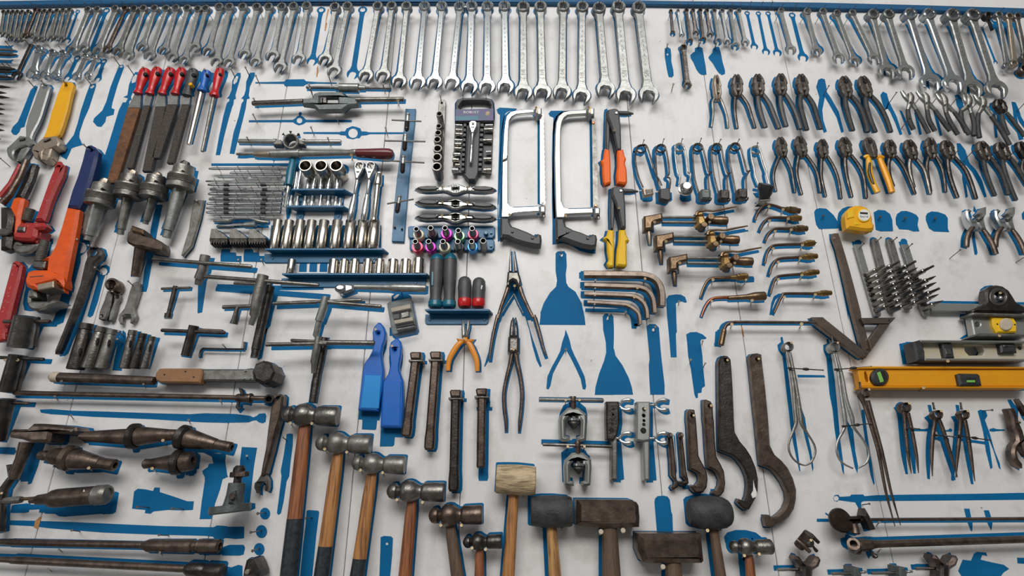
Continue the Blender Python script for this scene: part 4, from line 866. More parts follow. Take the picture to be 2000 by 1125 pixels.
# ---------------------------------------------------------------- strip of black sockets facing out
T = Thing('socket_strip', 'grey metal strip hanging from a nail and holding black sockets', 'socket strip', None, (0, 0))
a = M(); px(a, [(857, 197), (861, 194), (868, 194), (871, 198), (869, 240), (867, 300), (864, 342), (848, 342), (852, 300), (855, 240)], .006, .012, .001, [circ(863, 201, 1.8, 10)]); T.add('rail', a, dull); T.end(False); pin(860, 186, .05)
for i, (x, y, r) in enumerate([(858, 222, 6.3), (857, 246, 5.8), (855.5, 259, 6.8), (854, 272, 7.6), (854.5, 289.5, 9), (853.5, 306.5, 9.6), (853, 325, 10)]):
    T = Thing('impact_socket', 'black impact socket facing out, %s of seven down the strip' % ['topmost', 'second', 'third', 'fourth', 'fifth', 'sixth', 'lowest'][i], 'socket', 'black sockets down the metal strip')
    c = W(x, y, .066); k = S(x, y, .066); R = r * k
    a = M(); lathe(a, (c.x, -.012, c.z), (c.x, -.066, c.z), [(0, R * .9), (.95, R), (1, R * .94), (1, R * .72), (.4, R * .66)], 22, False); T.add('body', a, dull if i < 6 else steel)
    a = M(); lathe(a, (c.x, -.036, c.z), (c.x, -.037, c.z), [(0, R * .7), (1, R * .7)], 18, False); T.add('bore', a, hole, 0); T.end(False)
# ---------------------------------------------------------------- carded socket set
T = Thing('socket_set_holder', 'black plastic socket set holder with a carry handle and printed card', 'socket set', None, (0, 0))
a = M(); px(a, Q(2, 0, '445,1140 445,1000 470,965 520,950 750,950 800,965 822,1000 825,1060 828,1140') + Q(2, 1, '822,190 445,190'), .004, .02, .003, [Q(2, 0, '500,1010 520,990 560,982 720,982 770,995 792,1025 780,1055 500,1062 482,1045')]); T.add('frame', a, blackp)
a = M(); px(a, Q(2, 1, '448,68 820,60 818,176 446,180'), .02, .0212, .0003, pt=False); T.add('printed_card', a, purple)
a = M(); F = Frame(W(*Q(2, 1, '525,108')[0], .0216), Vector((1, 0, 0)), Vector((0, 0, 1)), Vector((0, -1, 0))); text(a, 'ROBUST', F, 0, 0, 0, .011); T.add('lettering', a, white, 1)
a = M(); s_ = []
cx_, cy_ = Q(2, 1, '762,108')[0]
for i in range(16):
    r_ = 5.5 if i % 2 else 3.2; s_.append((cx_ + r_ * math.cos(i * math.pi / 8), cy_ + r_ * math.sin(i * math.pi / 8)))
px(a, s_, .0212, .0216, 0, pt=False); T.add('starburst', a, mallet, 1)
a = M(); px(a, Q(2, 1, '450,135 668,130 668,172 450,176'), .0212, .0215, 0, pt=False); T.add('colour_block', a, teal, 1)
a = M(); px(a, Q(2, 1, '578,190 690,190 668,690 640,750 575,750 560,735 520,690 545,690'), .004, .026, .002); T.add('backbone', a, greyp)
a = M(); px(a, Q(2, 1, '445,190 820,190 800,690 420,690'), .003, .008, .001, pt=False); T.add('back_plate', a, blackp)
a = M()
for j in range(10):
    y = 241 + j * 9.6
    px(a, [(905 - j * .45, y), (911 - j * .45, y), (911 - j * .5, y + 6), (905 - j * .5, y + 6)], .008, .024, .001, pt=False)
    px(a, [(938 - j * .45, y), (945 - j * .45, y), (945 - j * .5, y + 6), (938 - j * .5, y + 6)], .008, .024, .001, pt=False)
T.add('clip', a, greyp)
T.end(); NAILS.append((W(904, 186, .05), Vector((W(904, 190, .01).x, 0, W(904, 190, .01).z)), 's', .0016)); NAILS.append((W(949, 186, .05), Vector((W(949, 190, .01).x, 0, W(949, 190, .01).z)), 's', .0016))
for side, items in (('left', [(890, 903, 245, 3), (890, 903, 254, 3.2), (889, 903, 262.5, 4), (888, 903, 274, 3.2), (887.5, 901, 282, 4.4), (887, 901, 290, 3.2), (885, 899, 302, 4.6), (884, 896, 313, 5.2), (888, 898, 322, 3), (883, 895, 333, 6)]),
                    ('right', [(948, 963, 245, 3), (946, 963, 253, 3.6), (944, 961, 274.5, 4), (949, 960, 297, 3.2), (945, 960, 311, 4.2), (945, 960, 333, 6)])):
    for i, (x0, x1, y, r) in enumerate(items):
        T = Thing('small_socket', 'small polished socket lying sideways, %s down the %s side of the black holder' % (ordw(i + 1), side), 'socket', 'sockets clipped in the black holder')
        a = M(); A, B = ((x0, y, .018), (x1, y, .018)) if side == 'left' else ((x1, y, .018), (x0, y, .018))
        lpx(a, A, B, [(0, r * .9), (.06, r), (.6, r), (.66, r * .86), (1, r * .86)], 14, False); T.add('body', a, nickel if i % 3 else chrome)
        a = M(); hx = A[0]; sx = 1 if side == 'left' else -1
        lpx(a, (hx - .3 * sx, y, .018), (hx + .6 * sx, y, .018), [(0, r * .62), (1, r * .62)], 10, False); T.add('bore', a, hole, 0); T.end(False)
T = Thing('ratchet_wrench', 'small shiny ratchet clipped down the middle of the black socket holder', 'ratchet')
F = frame(924, 244, .036, 919, 319, .036); k = S(922, 280, .036)
a = M(); prism(a, F, [(-7 * k, -4 * k), (-3 * k, -8 * k), (5 * k, -7.8 * k), (14 * k, -5 * k), (21 * k, -2.6 * k), (21 * k, 2.6 * k), (14 * k, 5 * k), (5 * k, 7.8 * k), (-3 * k, 8 * k), (-7 * k, 4 * k)], -.008, .006, .002, pt=False); T.add('head', a, bright)
a = M(); prism(a, F, circ(0, 0, 2.6 * k, 12), .006, .009, .0005, pt=False); prism(a, F, [(8 * k, -3 * k), (9.5 * k, -3.4 * k), (9.5 * k, 3.4 * k), (8 * k, 3 * k)], .006, .0075, 0, pt=False); T.add('selector', a, steel, 0)
a = M(); lathe(a, F.p(19 * k, 0), F.p(F.L, 0), [(0, 2.6 * k), (.4, 2.2 * k), (.42, 2.9 * k), (.46, 2.2 * k), (.5, 2.9 * k), (.98, 2.9 * k), (1, 2.2 * k)], 14, False); T.add('handle', a, bright); T.end(False)
# ---------------------------------------------------------------- winged die stocks
for i, (cy, y0, y1) in enumerate(((370, 370, 371), (401, 396, 404), (426, 425, 427))):
    T = Thing('die_stock', 'winged chrome die stock with black grips, %s of three' % ['top', 'middle, slightly tilted', 'bottom'][i], 'die stock', 'winged die stocks', (.0, -.005 if i == 1 else 0))
    F = frame(811, y0, .03, 969, y1, .03); k = S(890, cy, .03); L = F.L; c = L / 2
    w = [(0, 0), (.05 * L, 5 * k), (.14 * L, 7.3 * k), (.26 * L, 6.6 * k), (.35 * L, 4.5 * k), (.4 * L, 7 * k), (.47 * L, 11.5 * k), (.53 * L, 11.5 * k), (.6 * L, 7 * k), (.65 * L, 4.5 * k), (.74 * L, 6.6 * k), (.86 * L, 7.3 * k), (.95 * L, 5 * k), (L, 0)]
    pts = w + [(x, -y) for x, y in reversed(w[1:-1])]
    a = M(); prism(a, F, pts, -.009, .006, .0035, [circ(c, 0, 5.6 * k, 18)]); T.add('body', a, satin)
    for s in (0, 1):
        g = [(.03 * L, 0), (.07 * L, 3.6 * k), (.15 * L, 5 * k), (.25 * L, 4.2 * k), (.3 * L, 0), (.25 * L, -4.2 * k), (.15 * L, -5 * k), (.07 * L, -3.6 * k)]
        if s: g = [(L - x, y) for x, y in g]
        a = M(); prism(a, F, g, .004, .009, .002, pt=False); T.add('grip', a, blackp)
    a = M(); prism(a, F, circ(c, 0, 5.6 * k, 18), -.006, -.002, 0, [circ(c, 0, 2.6 * k, 8)], pt=False); T.add('die', a, steel)
    T.end(); pin(864 - (i == 2), cy - 6 if i else 365, .055, 'b', 2.6); pin(913 - (i == 2) * 3, cy - 5 if i else 366, .055, 'b', 2.6)
# ---------------------------------------------------------------- coloured socket adaptors
for i, (x0, x1, y0, y1) in enumerate(((797, 967, 441, 465), (800, 966, 467, 489))):
    T = Thing('socket_board', '%s blue strip carrying colourful ringed sockets' % ['upper', 'lower'][i], 'board', 'blue strips with coloured sockets')
    a = M(); px(a, [(x0, y0 + 2), (x0 + 3, y0), (x1 - 4, y0), (x1, y0 + 4), (x1, y1 - 5), (x1 - 5, y1), (x0 + 3, y1), (x0, y1 - 3)], 0, .01, .002, pt=False); T.add('panel', a, shelfb)
    a = M(); disc(a, 959, y0 + 13, .01, .014, 2.5, 10, False)
    if i == 0: disc(a, 949, 454, .01, .02, 4.5, 8, False)
    T.add('peg', a, teal); T.end(False)
cs = [(813, 447, cream, 'cream', 11.5, 0), (841, 445, blackp, 'black', 10.5, 0), (869, 445, magenta, 'magenta', 12, 0), (895, 450, mint, 'pale green', 11.5, 0), (922, 446, pinkm, 'pink', 11.5, 0), (811, 471.5, pinkm, 'pink', 12, 1), (837, 471.5, magenta, 'magenta', 11.5, 1), (865, 471.5, cream, 'cream', 12, 1), (894, 471.5, blackp, 'black', 10.5, 1), (921, 471.5, sky, 'sky blue', 11, 1)]
for x, y, m, nm, r, row in cs:
    T = Thing('ringed_socket', 'small socket facing out of a %s ring on the %s blue strip' % (nm, ['upper', 'lower'][row]), 'socket', 'colour-ringed sockets')
    c = W(x, y, .062); k = S(x, y, .062)
    a = M(); lathe(a, (c.x, -.012, c.z), (c.x, -.032, c.z), [(0, r * k * .9), (.2, r * k), (.7, r * k), (1, r * k * .88)], 26, False); T.add('colour_ring', a, m)
    a = M(); lathe(a, (c.x, -.03, c.z), (c.x, -.062, c.z), [(0, 7 * k), (.3, 7 * k), (.4, 5.6 * k), (.95, 5.6 * k), (1, 5.2 * k), (1, 4.3 * k), (.4, 4 * k)], 20, False); T.add('body', a, satin)
    a = M(); lathe(a, (c.x, -.05, c.z), (c.x, -.051, c.z), [(0, 4.4 * k), (1, 4.4 * k)], 14, False); T.add('bore', a, hole, 1); T.end(False)
T = Thing('small_socket', 'plain ringless socket at the right end of the lower blue strip', 'socket')
c = W(943.5, 470, .06); k = S(943, 470, .06)
a = M(); lathe(a, (c.x, -.01, c.z), (c.x, -.06, c.z), [(0, 7 * k), (.95, 6.6 * k), (1, 6.2 * k), (1, 4.8 * k), (.4, 4.6 * k)], 20, False); T.add('body', a, dull)
a = M(); lathe(a, (c.x, -.045, c.z), (c.x, -.046, c.z), [(0, 4.9 * k), (1, 4.9 * k)], 14, False); T.add('bore', a, hole, 0); T.end(False)
# ================================================================ hacksaws
for i in range(2):
    dx = 0
    T = Thing('hacksaw', ['hacksaw with a shiny silver frame hanging left of its twin', 'hacksaw with a duller silver frame hanging right of its twin, blade end rusty'][i], 'hacksaw', 'two hacksaws', (-.012, .003))
    if i == 0:
        fr = Q(2, 1, '1215,65 1215,98 1110,108 1045,115 1000,140 975,175 968,240 962,400 958,700 960,980 985,1012 1020,1022 1265,1012 1268,1062 1090,1072 1010,1082 975,1110 975,1120 895,1120 900,1000 902,780 905,540 918,300 930,190 945,130 985,90 1040,75 1110,68')
        hnd = Q(2, 2, '885,122 975,122 980,170 1000,205 1060,225 1150,260 1230,300 1250,275 1285,290 1292,340 1285,398 1230,395 1130,375 1030,345 960,310 920,305 900,330 885,335 883,260'); bl = [(1054.5, 222), (1054, 300), (1055, 398), (1064, 400), (1062, 300), (1061, 222)]
        b0, b1 = (1050, 213), (1057.5, 404)
    else:
        fr = Q(2, 1, '1730,68 1730,110 1600,118 1545,125 1510,150 1490,190 1478,260 1475,420 1478,700 1484,960 1510,1020 1560,1035 1790,1030 1795,1080 1600,1088 1520,1092 1512,1125 1432,1125 1425,1000 1420,760 1415,540 1420,300 1430,190 1455,130 1500,92 1560,78')
        hnd = Q(2, 2, '1425,130 1510,130 1518,170 1530,205 1600,240 1680,265 1760,300 1790,280 1825,290 1835,330 1825,400 1780,412 1690,395 1600,365 1520,335 1470,325 1440,350 1430,350'); bl = [(1156, 228), (1157, 300), (1158.5, 404), (1168, 404), (1166, 300), (1162, 228)]
        b0, b1 = (1153, 213), (1164, 407)
    a = M(); px(a, fr, .014, .024, .002); T.add('frame', a, bright if i == 0 else alu)
    a = M(); px(a, hnd, .013, .032, .005); T.add('handle', a, greyp)
    a = M()
    for p in (('1003,258', '1200,320') if i == 0 else ('1542,262', '1740,322')): disc(a, *Q(2, 2, p)[0], .032, .035, 2.8, 12, False)
    T.add('screw', a, blackp, 1)
    a = M(); e = []
    (xa, ya), (xb, yb) = (bl[5], bl[3]); n = 36
    for j in range(n + 1):
        t = j / n; x = xa + (xb - xa) * t; y = ya + (yb - ya) * t; e.append((x + (1.4 if j % 2 else 0), y))
    px(a, [bl[0], bl[2]] + list(reversed(e)), .018, .0205, 0); T.add('blade', a, nickel if i == 0 else dull)
    a = M(); disc(a, bl[0][0] + 3, bl[0][1] + 3 + 8 * i, .0205, .0225, 3.3 if i else 2, 12, False); disc(a, bl[2][0] + 5, bl[2][1] - 3, .0205, .0225, 2.6, 12, False); T.add('pin', a, copper if i else steel, 3)
    a = M(); px(a, [(b0[0] - 6, b0[1] - 2), (b0[0] + 8, b0[1] - 3), (b0[0] + 8, b0[1] + 11), (b0[0] - 2, b0[1] + 11), (b0[0] - 6, b0[1] + 5)], .008, .032, .003); T.add('blade_clamp', a, alu); a = M(); px(a, [(b1[0] - 3, b1[1] - 2), (b1[0] + 8, b1[1] - 2), (b1[0] + 8, b1[1] + 11), (b1[0] - 3, b1[1] + 11)], .008, .032, .003); T.add('blade_clamp', a, alu)
    a = M(); lpx(a, (b1[0] + 3, b1[1] + 9, .02), (b1[0] + 5, b1[1] + 21, .02), [(0, 2.2), (.5, 2.2), (.5, 3.4), (1, 3)], 8); T.add('wing_nut', a, dull)
    a = M(); px(a, [(b0[0] - 1, b0[1] - 5), (b0[0] + 1, b0[1] - 5), (b0[0] + 1, b0[1] + 8), (b0[0] - 1, b0[1] + 8)], .032, .034, .0005, pt=False); T.add('clamp_rib', a, brass, 5)
    if i == 0:
        a = M(); px(a, Q(2, 1, '905,545 950,510 960,530 950,550 905,568'), .024, .03, .002, pt=False); T.add('frame_lock', a, alu)
    T.end()
    pin(b0[0] - 3, b0[1] - 3, .05, 'b', 2.4); pin(*(Q(2, 2, '975,95')[0] if i == 0 else Q(2, 2, '1525,105')[0]), .04, 'b', 3)
sil(Q(2, 1, '850,70 880,52 960,55 1050,62 1040,75 960,90 935,110 920,180 900,330 890,560 880,800 870,1000') + Q(2, 2, '865,0 870,180 885,290 860,285 858,150 860,0') + Q(2, 1, '858,1000 865,700 875,400 880,200 882,125 860,105'), 'blue hacksaw outline left of the shinier hacksaw')
sil(Q(2, 1, '1355,110 1380,82 1480,82 1560,85 1450,130 1425,200 1410,330 1408,600 1412,900') + Q(2, 2, '1420,0 1425,130 1430,340 1500,350 1600,370 1700,395 1820,400 1815,478 1750,475 1660,450 1580,400 1500,375 1430,385 1395,390 1395,200 1390,0') + Q(2, 1, '1390,800 1400,500 1400,250 1405,150 1370,135'), 'blue hacksaw outline around the duller hacksaw')
# ================================================================ pop riveters
for i, (gm, nm) in enumerate(((orangep, 'orange'), (yellow2, 'yellow'))):
    ox, oy = ((0, 0), (9, 152))[i]
    T = Thing('pop_riveter', 'pop riveter with %s grips and a black body' % nm, 'riveter', 'two pop riveters', (-.012, -.002))
    a = M(); px(a, [(x + ox, y + oy) for x, y in [(1187, 213), (1200, 210), (1207, 212), (1210, 218), (1213, 250), (1214, 292), (1205, 292), (1199, 262), (1192, 240), (1186, 226)]], .014, .044, .004); T.add('body', a, greyp)
    a = M(); px(a, [(x + ox, y + oy) for x, y in [(1184, 218), (1188, 216), (1191, 240), (1191, 270), (1189, 296), (1184, 294), (1183, 260)]], .018, .032, .002); T.add('lever', a, blackp)
    a = M(); lpx(a, (1208 + ox, 221 + oy, .034), (1233 + ox, 222 + oy, .034), [(0, 4.5), (.75, 4.5), (.8, 3.5), (1, 2.6)], 14); T.add('nose_barrel', a, greyp)
    a = M(); lpx(a, (1232 + ox, 222 + oy, .034), (1237 + ox, 222.2 + oy, .034), [(0, 2.6), (1, 1.8)], 10); T.add('nosepiece', a, bronze)
    a = M(); disc(a, 1204 + ox, 220 + oy, .044, .047, 2.6, 12, False); T.add('pivot', a, bright); a = M(); disc(a, 1200 + ox, 254 + oy, .044, .049, 2.6, 12, False); T.add('pivot', a, bright)
    if i == 0:
        l = Q(2, 1, '1908,445 1955,460 1965,600 1968,780 1915,800 1895,775 1885,680 1885,600 1868,568 1895,545 1900,490'); r = Q(3, 1, '30,460 88,452 100,510 118,545 105,590 122,650 128,770 110,795 30,782 22,700 35,600'); 
    else:
        l = Q(2, 2, '1940,240 1995,245 2000,420 1995,600 1950,605 1925,570 1950,530 1935,450 1930,345 1890,325 1905,310 1925,300'); r = Q(3, 2, '50,240 110,240 120,290 148,345 120,360 125,420 122,480 128,580 110,598 25,590 20,560 25,480 30,430 45,350')
    a = M(); px(a, l, .024, .04, .0035); T.add('grip', a, gm)
    a = M(); px(a, r, .024, .042, .004); T.add('grip', a, gm); T.end(); pin(1200 + ox, 254 + oy, .052, 'b', 2.6)
sil([(1180, 215), (1186, 212), (1183, 290), (1181, 357), (1174, 360)], 'thin blue sliver left of the orange riveter'); sil([(1193, 385), (1197, 378), (1196, 470), (1192, 515), (1184, 512), (1190, 440)], 'thin blue sliver left of the yellow riveter')
# ================================================================ screwdrivers on a shelf
z5 = shelf(830, 603, 955, 604, .024, .034, 'short blue rail holding four stubby screwdrivers')
for i, (x, yt, xb, r, capm, body, collar, H0) in enumerate([(854, 497, 850, 13.5, teal, greyp, teal, 0), (880, 496, 877, 13, teal, greyp, teal, 0), (908, 541, 907, 12.5, None, greyp, redp, 0), (936, 543, 934, 12.3, None, greyp, redp, 0)]):
    T = Thing('screwdriver', ['tall black and teal screwdriver handle, left of the pair', 'tall black and teal screwdriver handle, right of the pair', 'stubby black handle with a red collar, left of two', 'stubby black handle with a red collar and a pale chip'][i], 'screwdriver', 'screwdrivers on the short rail', (0, 0))
    d = .018; yb = 601
    a = M(); P = []
    prof = [(0, .35), (.03, .7), (.08, .92), (.15, 1), (.4, 1.02), (.62, .9), (.8, .82), (.9, .95)] if capm else [(0, .4), (.04, .75), (.12, 1), (.35, 1.08), (.6, 1), (.72, 1.02)]
    for t, k in prof: P.append((x + (xb - x) * t, yt + (yb - yt) * t, d, r * k))
    tpx(a, P, 18, 1, pt=False); T.add('handle', a, body)
    if capm:
        a = M(); tpx(a, [(x + (xb - x) * t, yt + (yb - yt) * t, d + .0003, r * k * 1.01) for t, k in [(-.005, .36), (.03, .72), (.08, .94), (.12, .98)]], 18, pt=False); T.add('end_cap', a, capm)
        a = M(); tpx(a, [(x + (xb - x) * t, yt + (yb - yt) * t, d, r * k) for t, k in [(.875, .9), (.89, 1.02), (.97, 1.05), (1, .9)]], 18, pt=False); T.add('collar', a, collar)
        if i == 0: a = M(); px(a, [(843, 530), (847, 530), (846, 558), (842, 558)], d + .012, d + .0155, .001, pt=False); T.add('inlay', a, teal, 0)
    else:
        a = M(); tpx(a, [(x + (xb - x) * t, yt + (yb - yt) * t, d, r * k) for t, k in [(.7, .95), (.74, 1.06), (.9, 1.06), (.98, .9)]], 18, pt=False); T.add('collar', a, collar)
        if i == 3: a = M(); px(a, [(934, 556), (943, 557), (941, 565), (935, 565)], d + .011, d + .0145, .001, pt=False); T.add('pale_chip', a, white, 0)
    T.end(False)
# ================================================================ pliers in the centre
def leg(m, P, flat=.7, seg=10, sm=3): tpx(m, P, seg, flat, sm)
T = Thing('circlip_pliers', 'small pliers with orange handles and shiny split jaws', 'pliers', None, (.006, -.002))
a = M(); px(a, Q(2, 3, '510,125 530,120 545,215 548,250 545,285 508,285 505,200'), .02, .032, .003); px(a, Q(2, 3, '560,120 590,125 585,200 570,255 568,288 545,288 550,220'), .018, .03, .003); T.add('jaw', a, satin)
a = M(); leg(a, [*[(x, y, .026, r) for (x, y), r in zip(Q(2, 3, '525,330 480,360 430,430 385,520 375,620'), (4, 5.5, 5.8, 5.2, 4.2))]]); T.add('grip', a, ochre)
a = M(); leg(a, [*[(x, y, .026, r) for (x, y), r in zip(Q(2, 3, '560,330 590,370 620,430 655,520 662,625'), (4, 5.5, 5.8, 5.2, 4.2))]]); T.add('grip', a, ochre)
a = M(); px(a, Q(2, 3, '455,300 510,312 525,290 560,290 570,310 630,310 610,340 560,345 500,345 470,330'), .018, .03, .003); T.add('guard', a, ochre); T.end(); pin(*Q(2, 3, '531,304')[0], .05, 'b', 2.6)
T = Thing('long_reach_pliers', 'long-legged circlip pliers with two straight prongs, upper one', 'pliers', 'long circlip pliers', (.004, -.012))
a = M(); leg(a, [(*p, .03, r) for p, r in zip(Q(2, 2, '988,430 985,520 985,600 985,650'), (.8, 2, 3, 3.6))], 1); leg(a, [(*p, .03, r) for p, r in zip(Q(2, 2, '1015,430 1025,520 1035,600 1040,650'), (.8, 2, 3, 3.6))], 1); T.add('prong', a, steel)
a = M(); px(a, Q(2, 2, '958,650 1065,650 1088,735 1080,790 1060,800 1035,740 1010,730 985,745 965,800 948,790 950,730'), .018, .04, .004); T.add('joint', a, steel)
a = M(); leg(a, [(*p, .03, r) for p, r in zip(Q(2, 2, '965,790 940,870 900,980 860,1110') + Q(2, 3, '860,80 820,250 790,430 783,510'), (4, 4, 3.6, 3.4, 3.6, 3.2, 2.8, 2))], 1); T.add('handle', a, brown)
a = M(); leg(a, [(*p, .03, r) for p, r in zip(Q(2, 2, '1072,790 1100,880 1145,980 1205,1100') + Q(2, 3, '1215,80 1260,230 1300,380 1332,475'), (4, 4, 3.6, 3.4, 3.6, 3.2, 2.6, 2))], 1); T.add('handle', a, brown)
a = M(); leg(a, [(*p, .026, 1.2) for p in Q(2, 2, '1020,870 960,960 900,1060')], 1); leg(a, [(*p, .026, 1.2) for p in Q(2, 2, '1020,870 1060,960 1110,1060')], 1); T.add('spring', a, steel); T.end(); pin(1005, 558, .055, 'b', 2.8)
sil(Q(2, 2, '1000,740 1030,760 1060,830 1110,920 1160,1060 1190,1125') + Q(2, 3, '1150,130 1200,300 1245,430 1290,575 1275,588 1240,520 1200,380 1170,230 1130,100 1070,0') + Q(2, 2, '1060,960 1020,870 960,960 900,1060') + Q(2, 3, '880,120 810,420 780,510 735,585 728,575 770,440 800,250 860,60') + Q(2, 2, '900,1000 950,850'), 'blue leg outlines behind the upper long circlip pliers')
T = Thing('long_reach_pliers', 'long-legged circlip pliers with short stout prongs, lower one', 'pliers', 'long circlip pliers', (.002, -.004))
a = M(); px(a, Q(2, 3, '990,130 1010,92 1018,110 1015,285 975,285 980,200'), .02, .034, .003); px(a, Q(2, 3, '1025,110 1035,92 1045,130 1055,200 1058,285 1022,285'), .02, .034, .003); T.add('prong', a, steel)
a = M(); px(a, Q(2, 3, '965,285 1070,285 1068,430 1045,450 1025,430 1000,440 985,450 960,430'), .014, .04, .005); T.add('joint', a, steel)
a = M(); leg(a, [(*p, .028, r) for p, r in zip(Q(2, 3, '1000,440 985,540 950,680 922,830 925,980 940,1100 943,1215'), (4.5, 4, 3.6, 3.4, 3.4, 3.2, 2))], 1); T.add('handle', a, brown)
a = M(); leg(a, [(*p, .028, r) for p, r in zip(Q(2, 3, '1035,440 1050,540 1080,680 1098,830 1092,980 1078,1110 1070,1220'), (4.5, 4, 3.6, 3.4, 3.4, 3.2, 1.5))], 1); T.add('handle', a, brown); T.end(); pin(1003, 682, .055, 'b', 3)
sil(Q(2, 3, '1522,218 1545,270 1565,330 1580,400 1610,470 1660,570 1710,680 1725,770 1715,805 1690,800 1670,700 1620,590 1570,490 1528,420 1490,480 1440,570 1400,650 1375,770 1355,805 1335,795 1345,680 1390,580 1440,490 1470,430 1490,340 1515,270'), 'blue outline of a missing pair of pointed pliers'); pin(*Q(2, 3, '1527,410')[0], .035, 'b', 2.4)
# ---------------------------------------------------------------- spatula silhouettes
sil(Q(2, 2, '1425,475 1445,455 1510,452 1530,480 1535,600 1525,680 1530,760 1550,800 1620,850 1680,960 1710,1100') + Q(2, 3, '1718,175 1268,172 1280,60') + Q(2, 2, '1275,1060 1310,960 1370,860 1430,800 1440,740 1425,640'), 'large blue spatula outline above its smaller twin', [Q(2, 2, '1465,478 1480,490 1495,478 1495,500 1480,508 1468,500')]); pin(*Q(2, 2, '1478,450')[0], .035)
sil(Q(2, 3, '1885,90 1910,62 1965,62 1990,90 1995,200 1995,300 1992,400') + Q(3, 3, '0,420 10,470 80,570 140,690 170,780 182,855 0,855') + Q(2, 3, '1990,857 1808,857 1815,780 1850,650 1900,520 1920,440 1915,340 1890,220'), 'blue spatula outline with its handle up, below the hexagon keys', [Q(2, 3, '1930,95 1945,85 1945,120 1920,125')]); pin(*Q(2, 3, '1950,70')[0], .035, 'b', 2.2)
sil(Q(3, 3, '312,190 340,165 400,165 435,200 450,400 462,520 490,760 490,855 350,855 340,700 335,560 348,480 330,330'), 'blue straight scraper outline right of the smaller spatula outline', [circ(*Q(3, 3, '382,222')[0], 3, 10)]); pin(*Q(3, 3, '400,190')[0], .035, 'b', 2.2)
sil(Q(3, 2, '505,920 530,885 600,875 650,878 690,900 708,950 690,958 660,945 625,950 600,965 605,1125') + Q(3, 3, '610,240 600,260 608,490 550,490 530,250 515,100 508,0'), 'tall blue caliper-shaped outline left of its twin'); pin(*Q(3, 2, '632,941')[0], .03, 'b', 2.2)
sil(Q(3, 3, '700,265 740,245 800,242 860,265 900,300 890,312 850,315 840,330 860,480 865,580 878,700 885,770 855,790 850,835 815,840 815,885 795,888 780,850 765,740 745,600 720,480 710,350'), 'ragged blue caliper-shaped outline above the hook spanners'); pin(*Q(3, 3, '745,512')[0], .03, 'b', 2.2); pin(*Q(3, 3, '890,545')[0], .03); pin(*Q(3, 3, '862,330')[0], .03, 'b', 2)
# ================================================================ blue plastic scrapers (brush covers)
for i, s in enumerate(['1690,148 1715,150 1745,185 1765,245 1758,320 1735,380 1725,450 1735,540 1745,610 1740,750 1690,1015 1495,1005 1520,800 1540,620 1555,550 1600,490 1635,420 1645,350 1635,250 1650,190', '1875,295 1910,330 1922,390 1915,470 1898,560 1900,620 1935,720 1938,900 1925,1180 1712,1175 1725,900 1745,720 1790,650 1810,560 1800,460 1797,400 1815,340']):
    T = Thing('plastic_paddle', 'bright blue plastic paddle with a pointed handle, %s' % ['upper left of the pair, partly see-through', 'lower right of the pair'][i], 'paddle', 'bright blue plastic paddles', (.004, -.022))
    o = Q(1, 3, s); a = M(); px(a, o, .008, .024, .003, [circ(*Q(1, 3, ['1692,250', '1855,412'][i])[0], 3, 12)]); T.add('body', a, bluep)
    a = M(); px(a, Q(1, 3, ['1560,660 1725,665 1700,990 1520,985', '1745,730 1915,730 1905,1160 1730,1155'][i]), .024, .0255, .001, pt=False); T.add('raised_panel', a, sky if i == 0 else bluep, 0)
    T.end(); pin(*Q(1, 3, ['1667,215', '1826,377'][i])[0], .045, 'b', 2.6)
sil(Q(1, 4, '1545,10 1695,10 1675,190 1660,198 1535,192'), 'blue patch under the upper bright blue paddle')
sil(Q(1, 4, '1720,180 1865,180 1850,345 1835,358 1710,360'), 'blue patch under the lower bright blue paddle')
# ================================================================ drifts with collars
for i, (x0, y0, x1, y1, r, m, tail) in enumerate([(812, 688, 793, 853, 8.2, brown, 0), (851, 687, 838, 879, 8.2, brown, 1), (890, 762, 886, 960, 8.5, dark, 1), (941, 759, 939, 914, 8, brown, 2)]):
    T = Thing('cold_chisel', 'long brown chisel hung from a collar, %s of four%s' % (['first', 'second', 'third', 'fourth'][i], ', with a squared end' if i == 3 else ''), 'chisel', 'collared chisels', (.014, -.004 if i < 3 else -.03))
    F = frame(x0, y0 + 14, .03, x1, y1, .026); k = S(x0, y0, .03); L = F.L; w = r * k
    a = M(); pts = lambda f: f
    ww = [(0, w), (.78 * L, w), (.88 * L, w * (1.15 if tail != 2 else .95)), (.97 * L, w * 1.12 if tail != 2 else w), (L, w * .85)]
    out = [(x, y) for x, y in ww] + [(x, -y) for x, y in reversed(ww)]
    prism(a, F, out, -.009, .007, .004); T.add('shank', a, m)
    a = M(); px(a, [(x0 - 12, y0 + 2), (x0 - 9, y0 - 1), (x0 + 9, y0 - 1), (x0 + 10, y0 + 2), (x0 + 9, y0 + 13), (x0 - 10, y0 + 13)], .012, .045, .003); T.add('head', a, brown)
    a = M(); px(a, [(x0 - 14, y0 + 14), (x0 + 14, y0 + 14), (x0 + 14, y0 + 18), (x0 - 14, y0 + 18)], .006, .04, .001); T.add('collar', a, steel); T.end()
    sil([(x0 + 7, y0), (x0 + 17, y0 + 1), (x0 + 16, y0 + 22), (x0 + 8, y0 + 20)], 'blue square patch behind the head of the %s collared chisel' % ORD[i + 1])
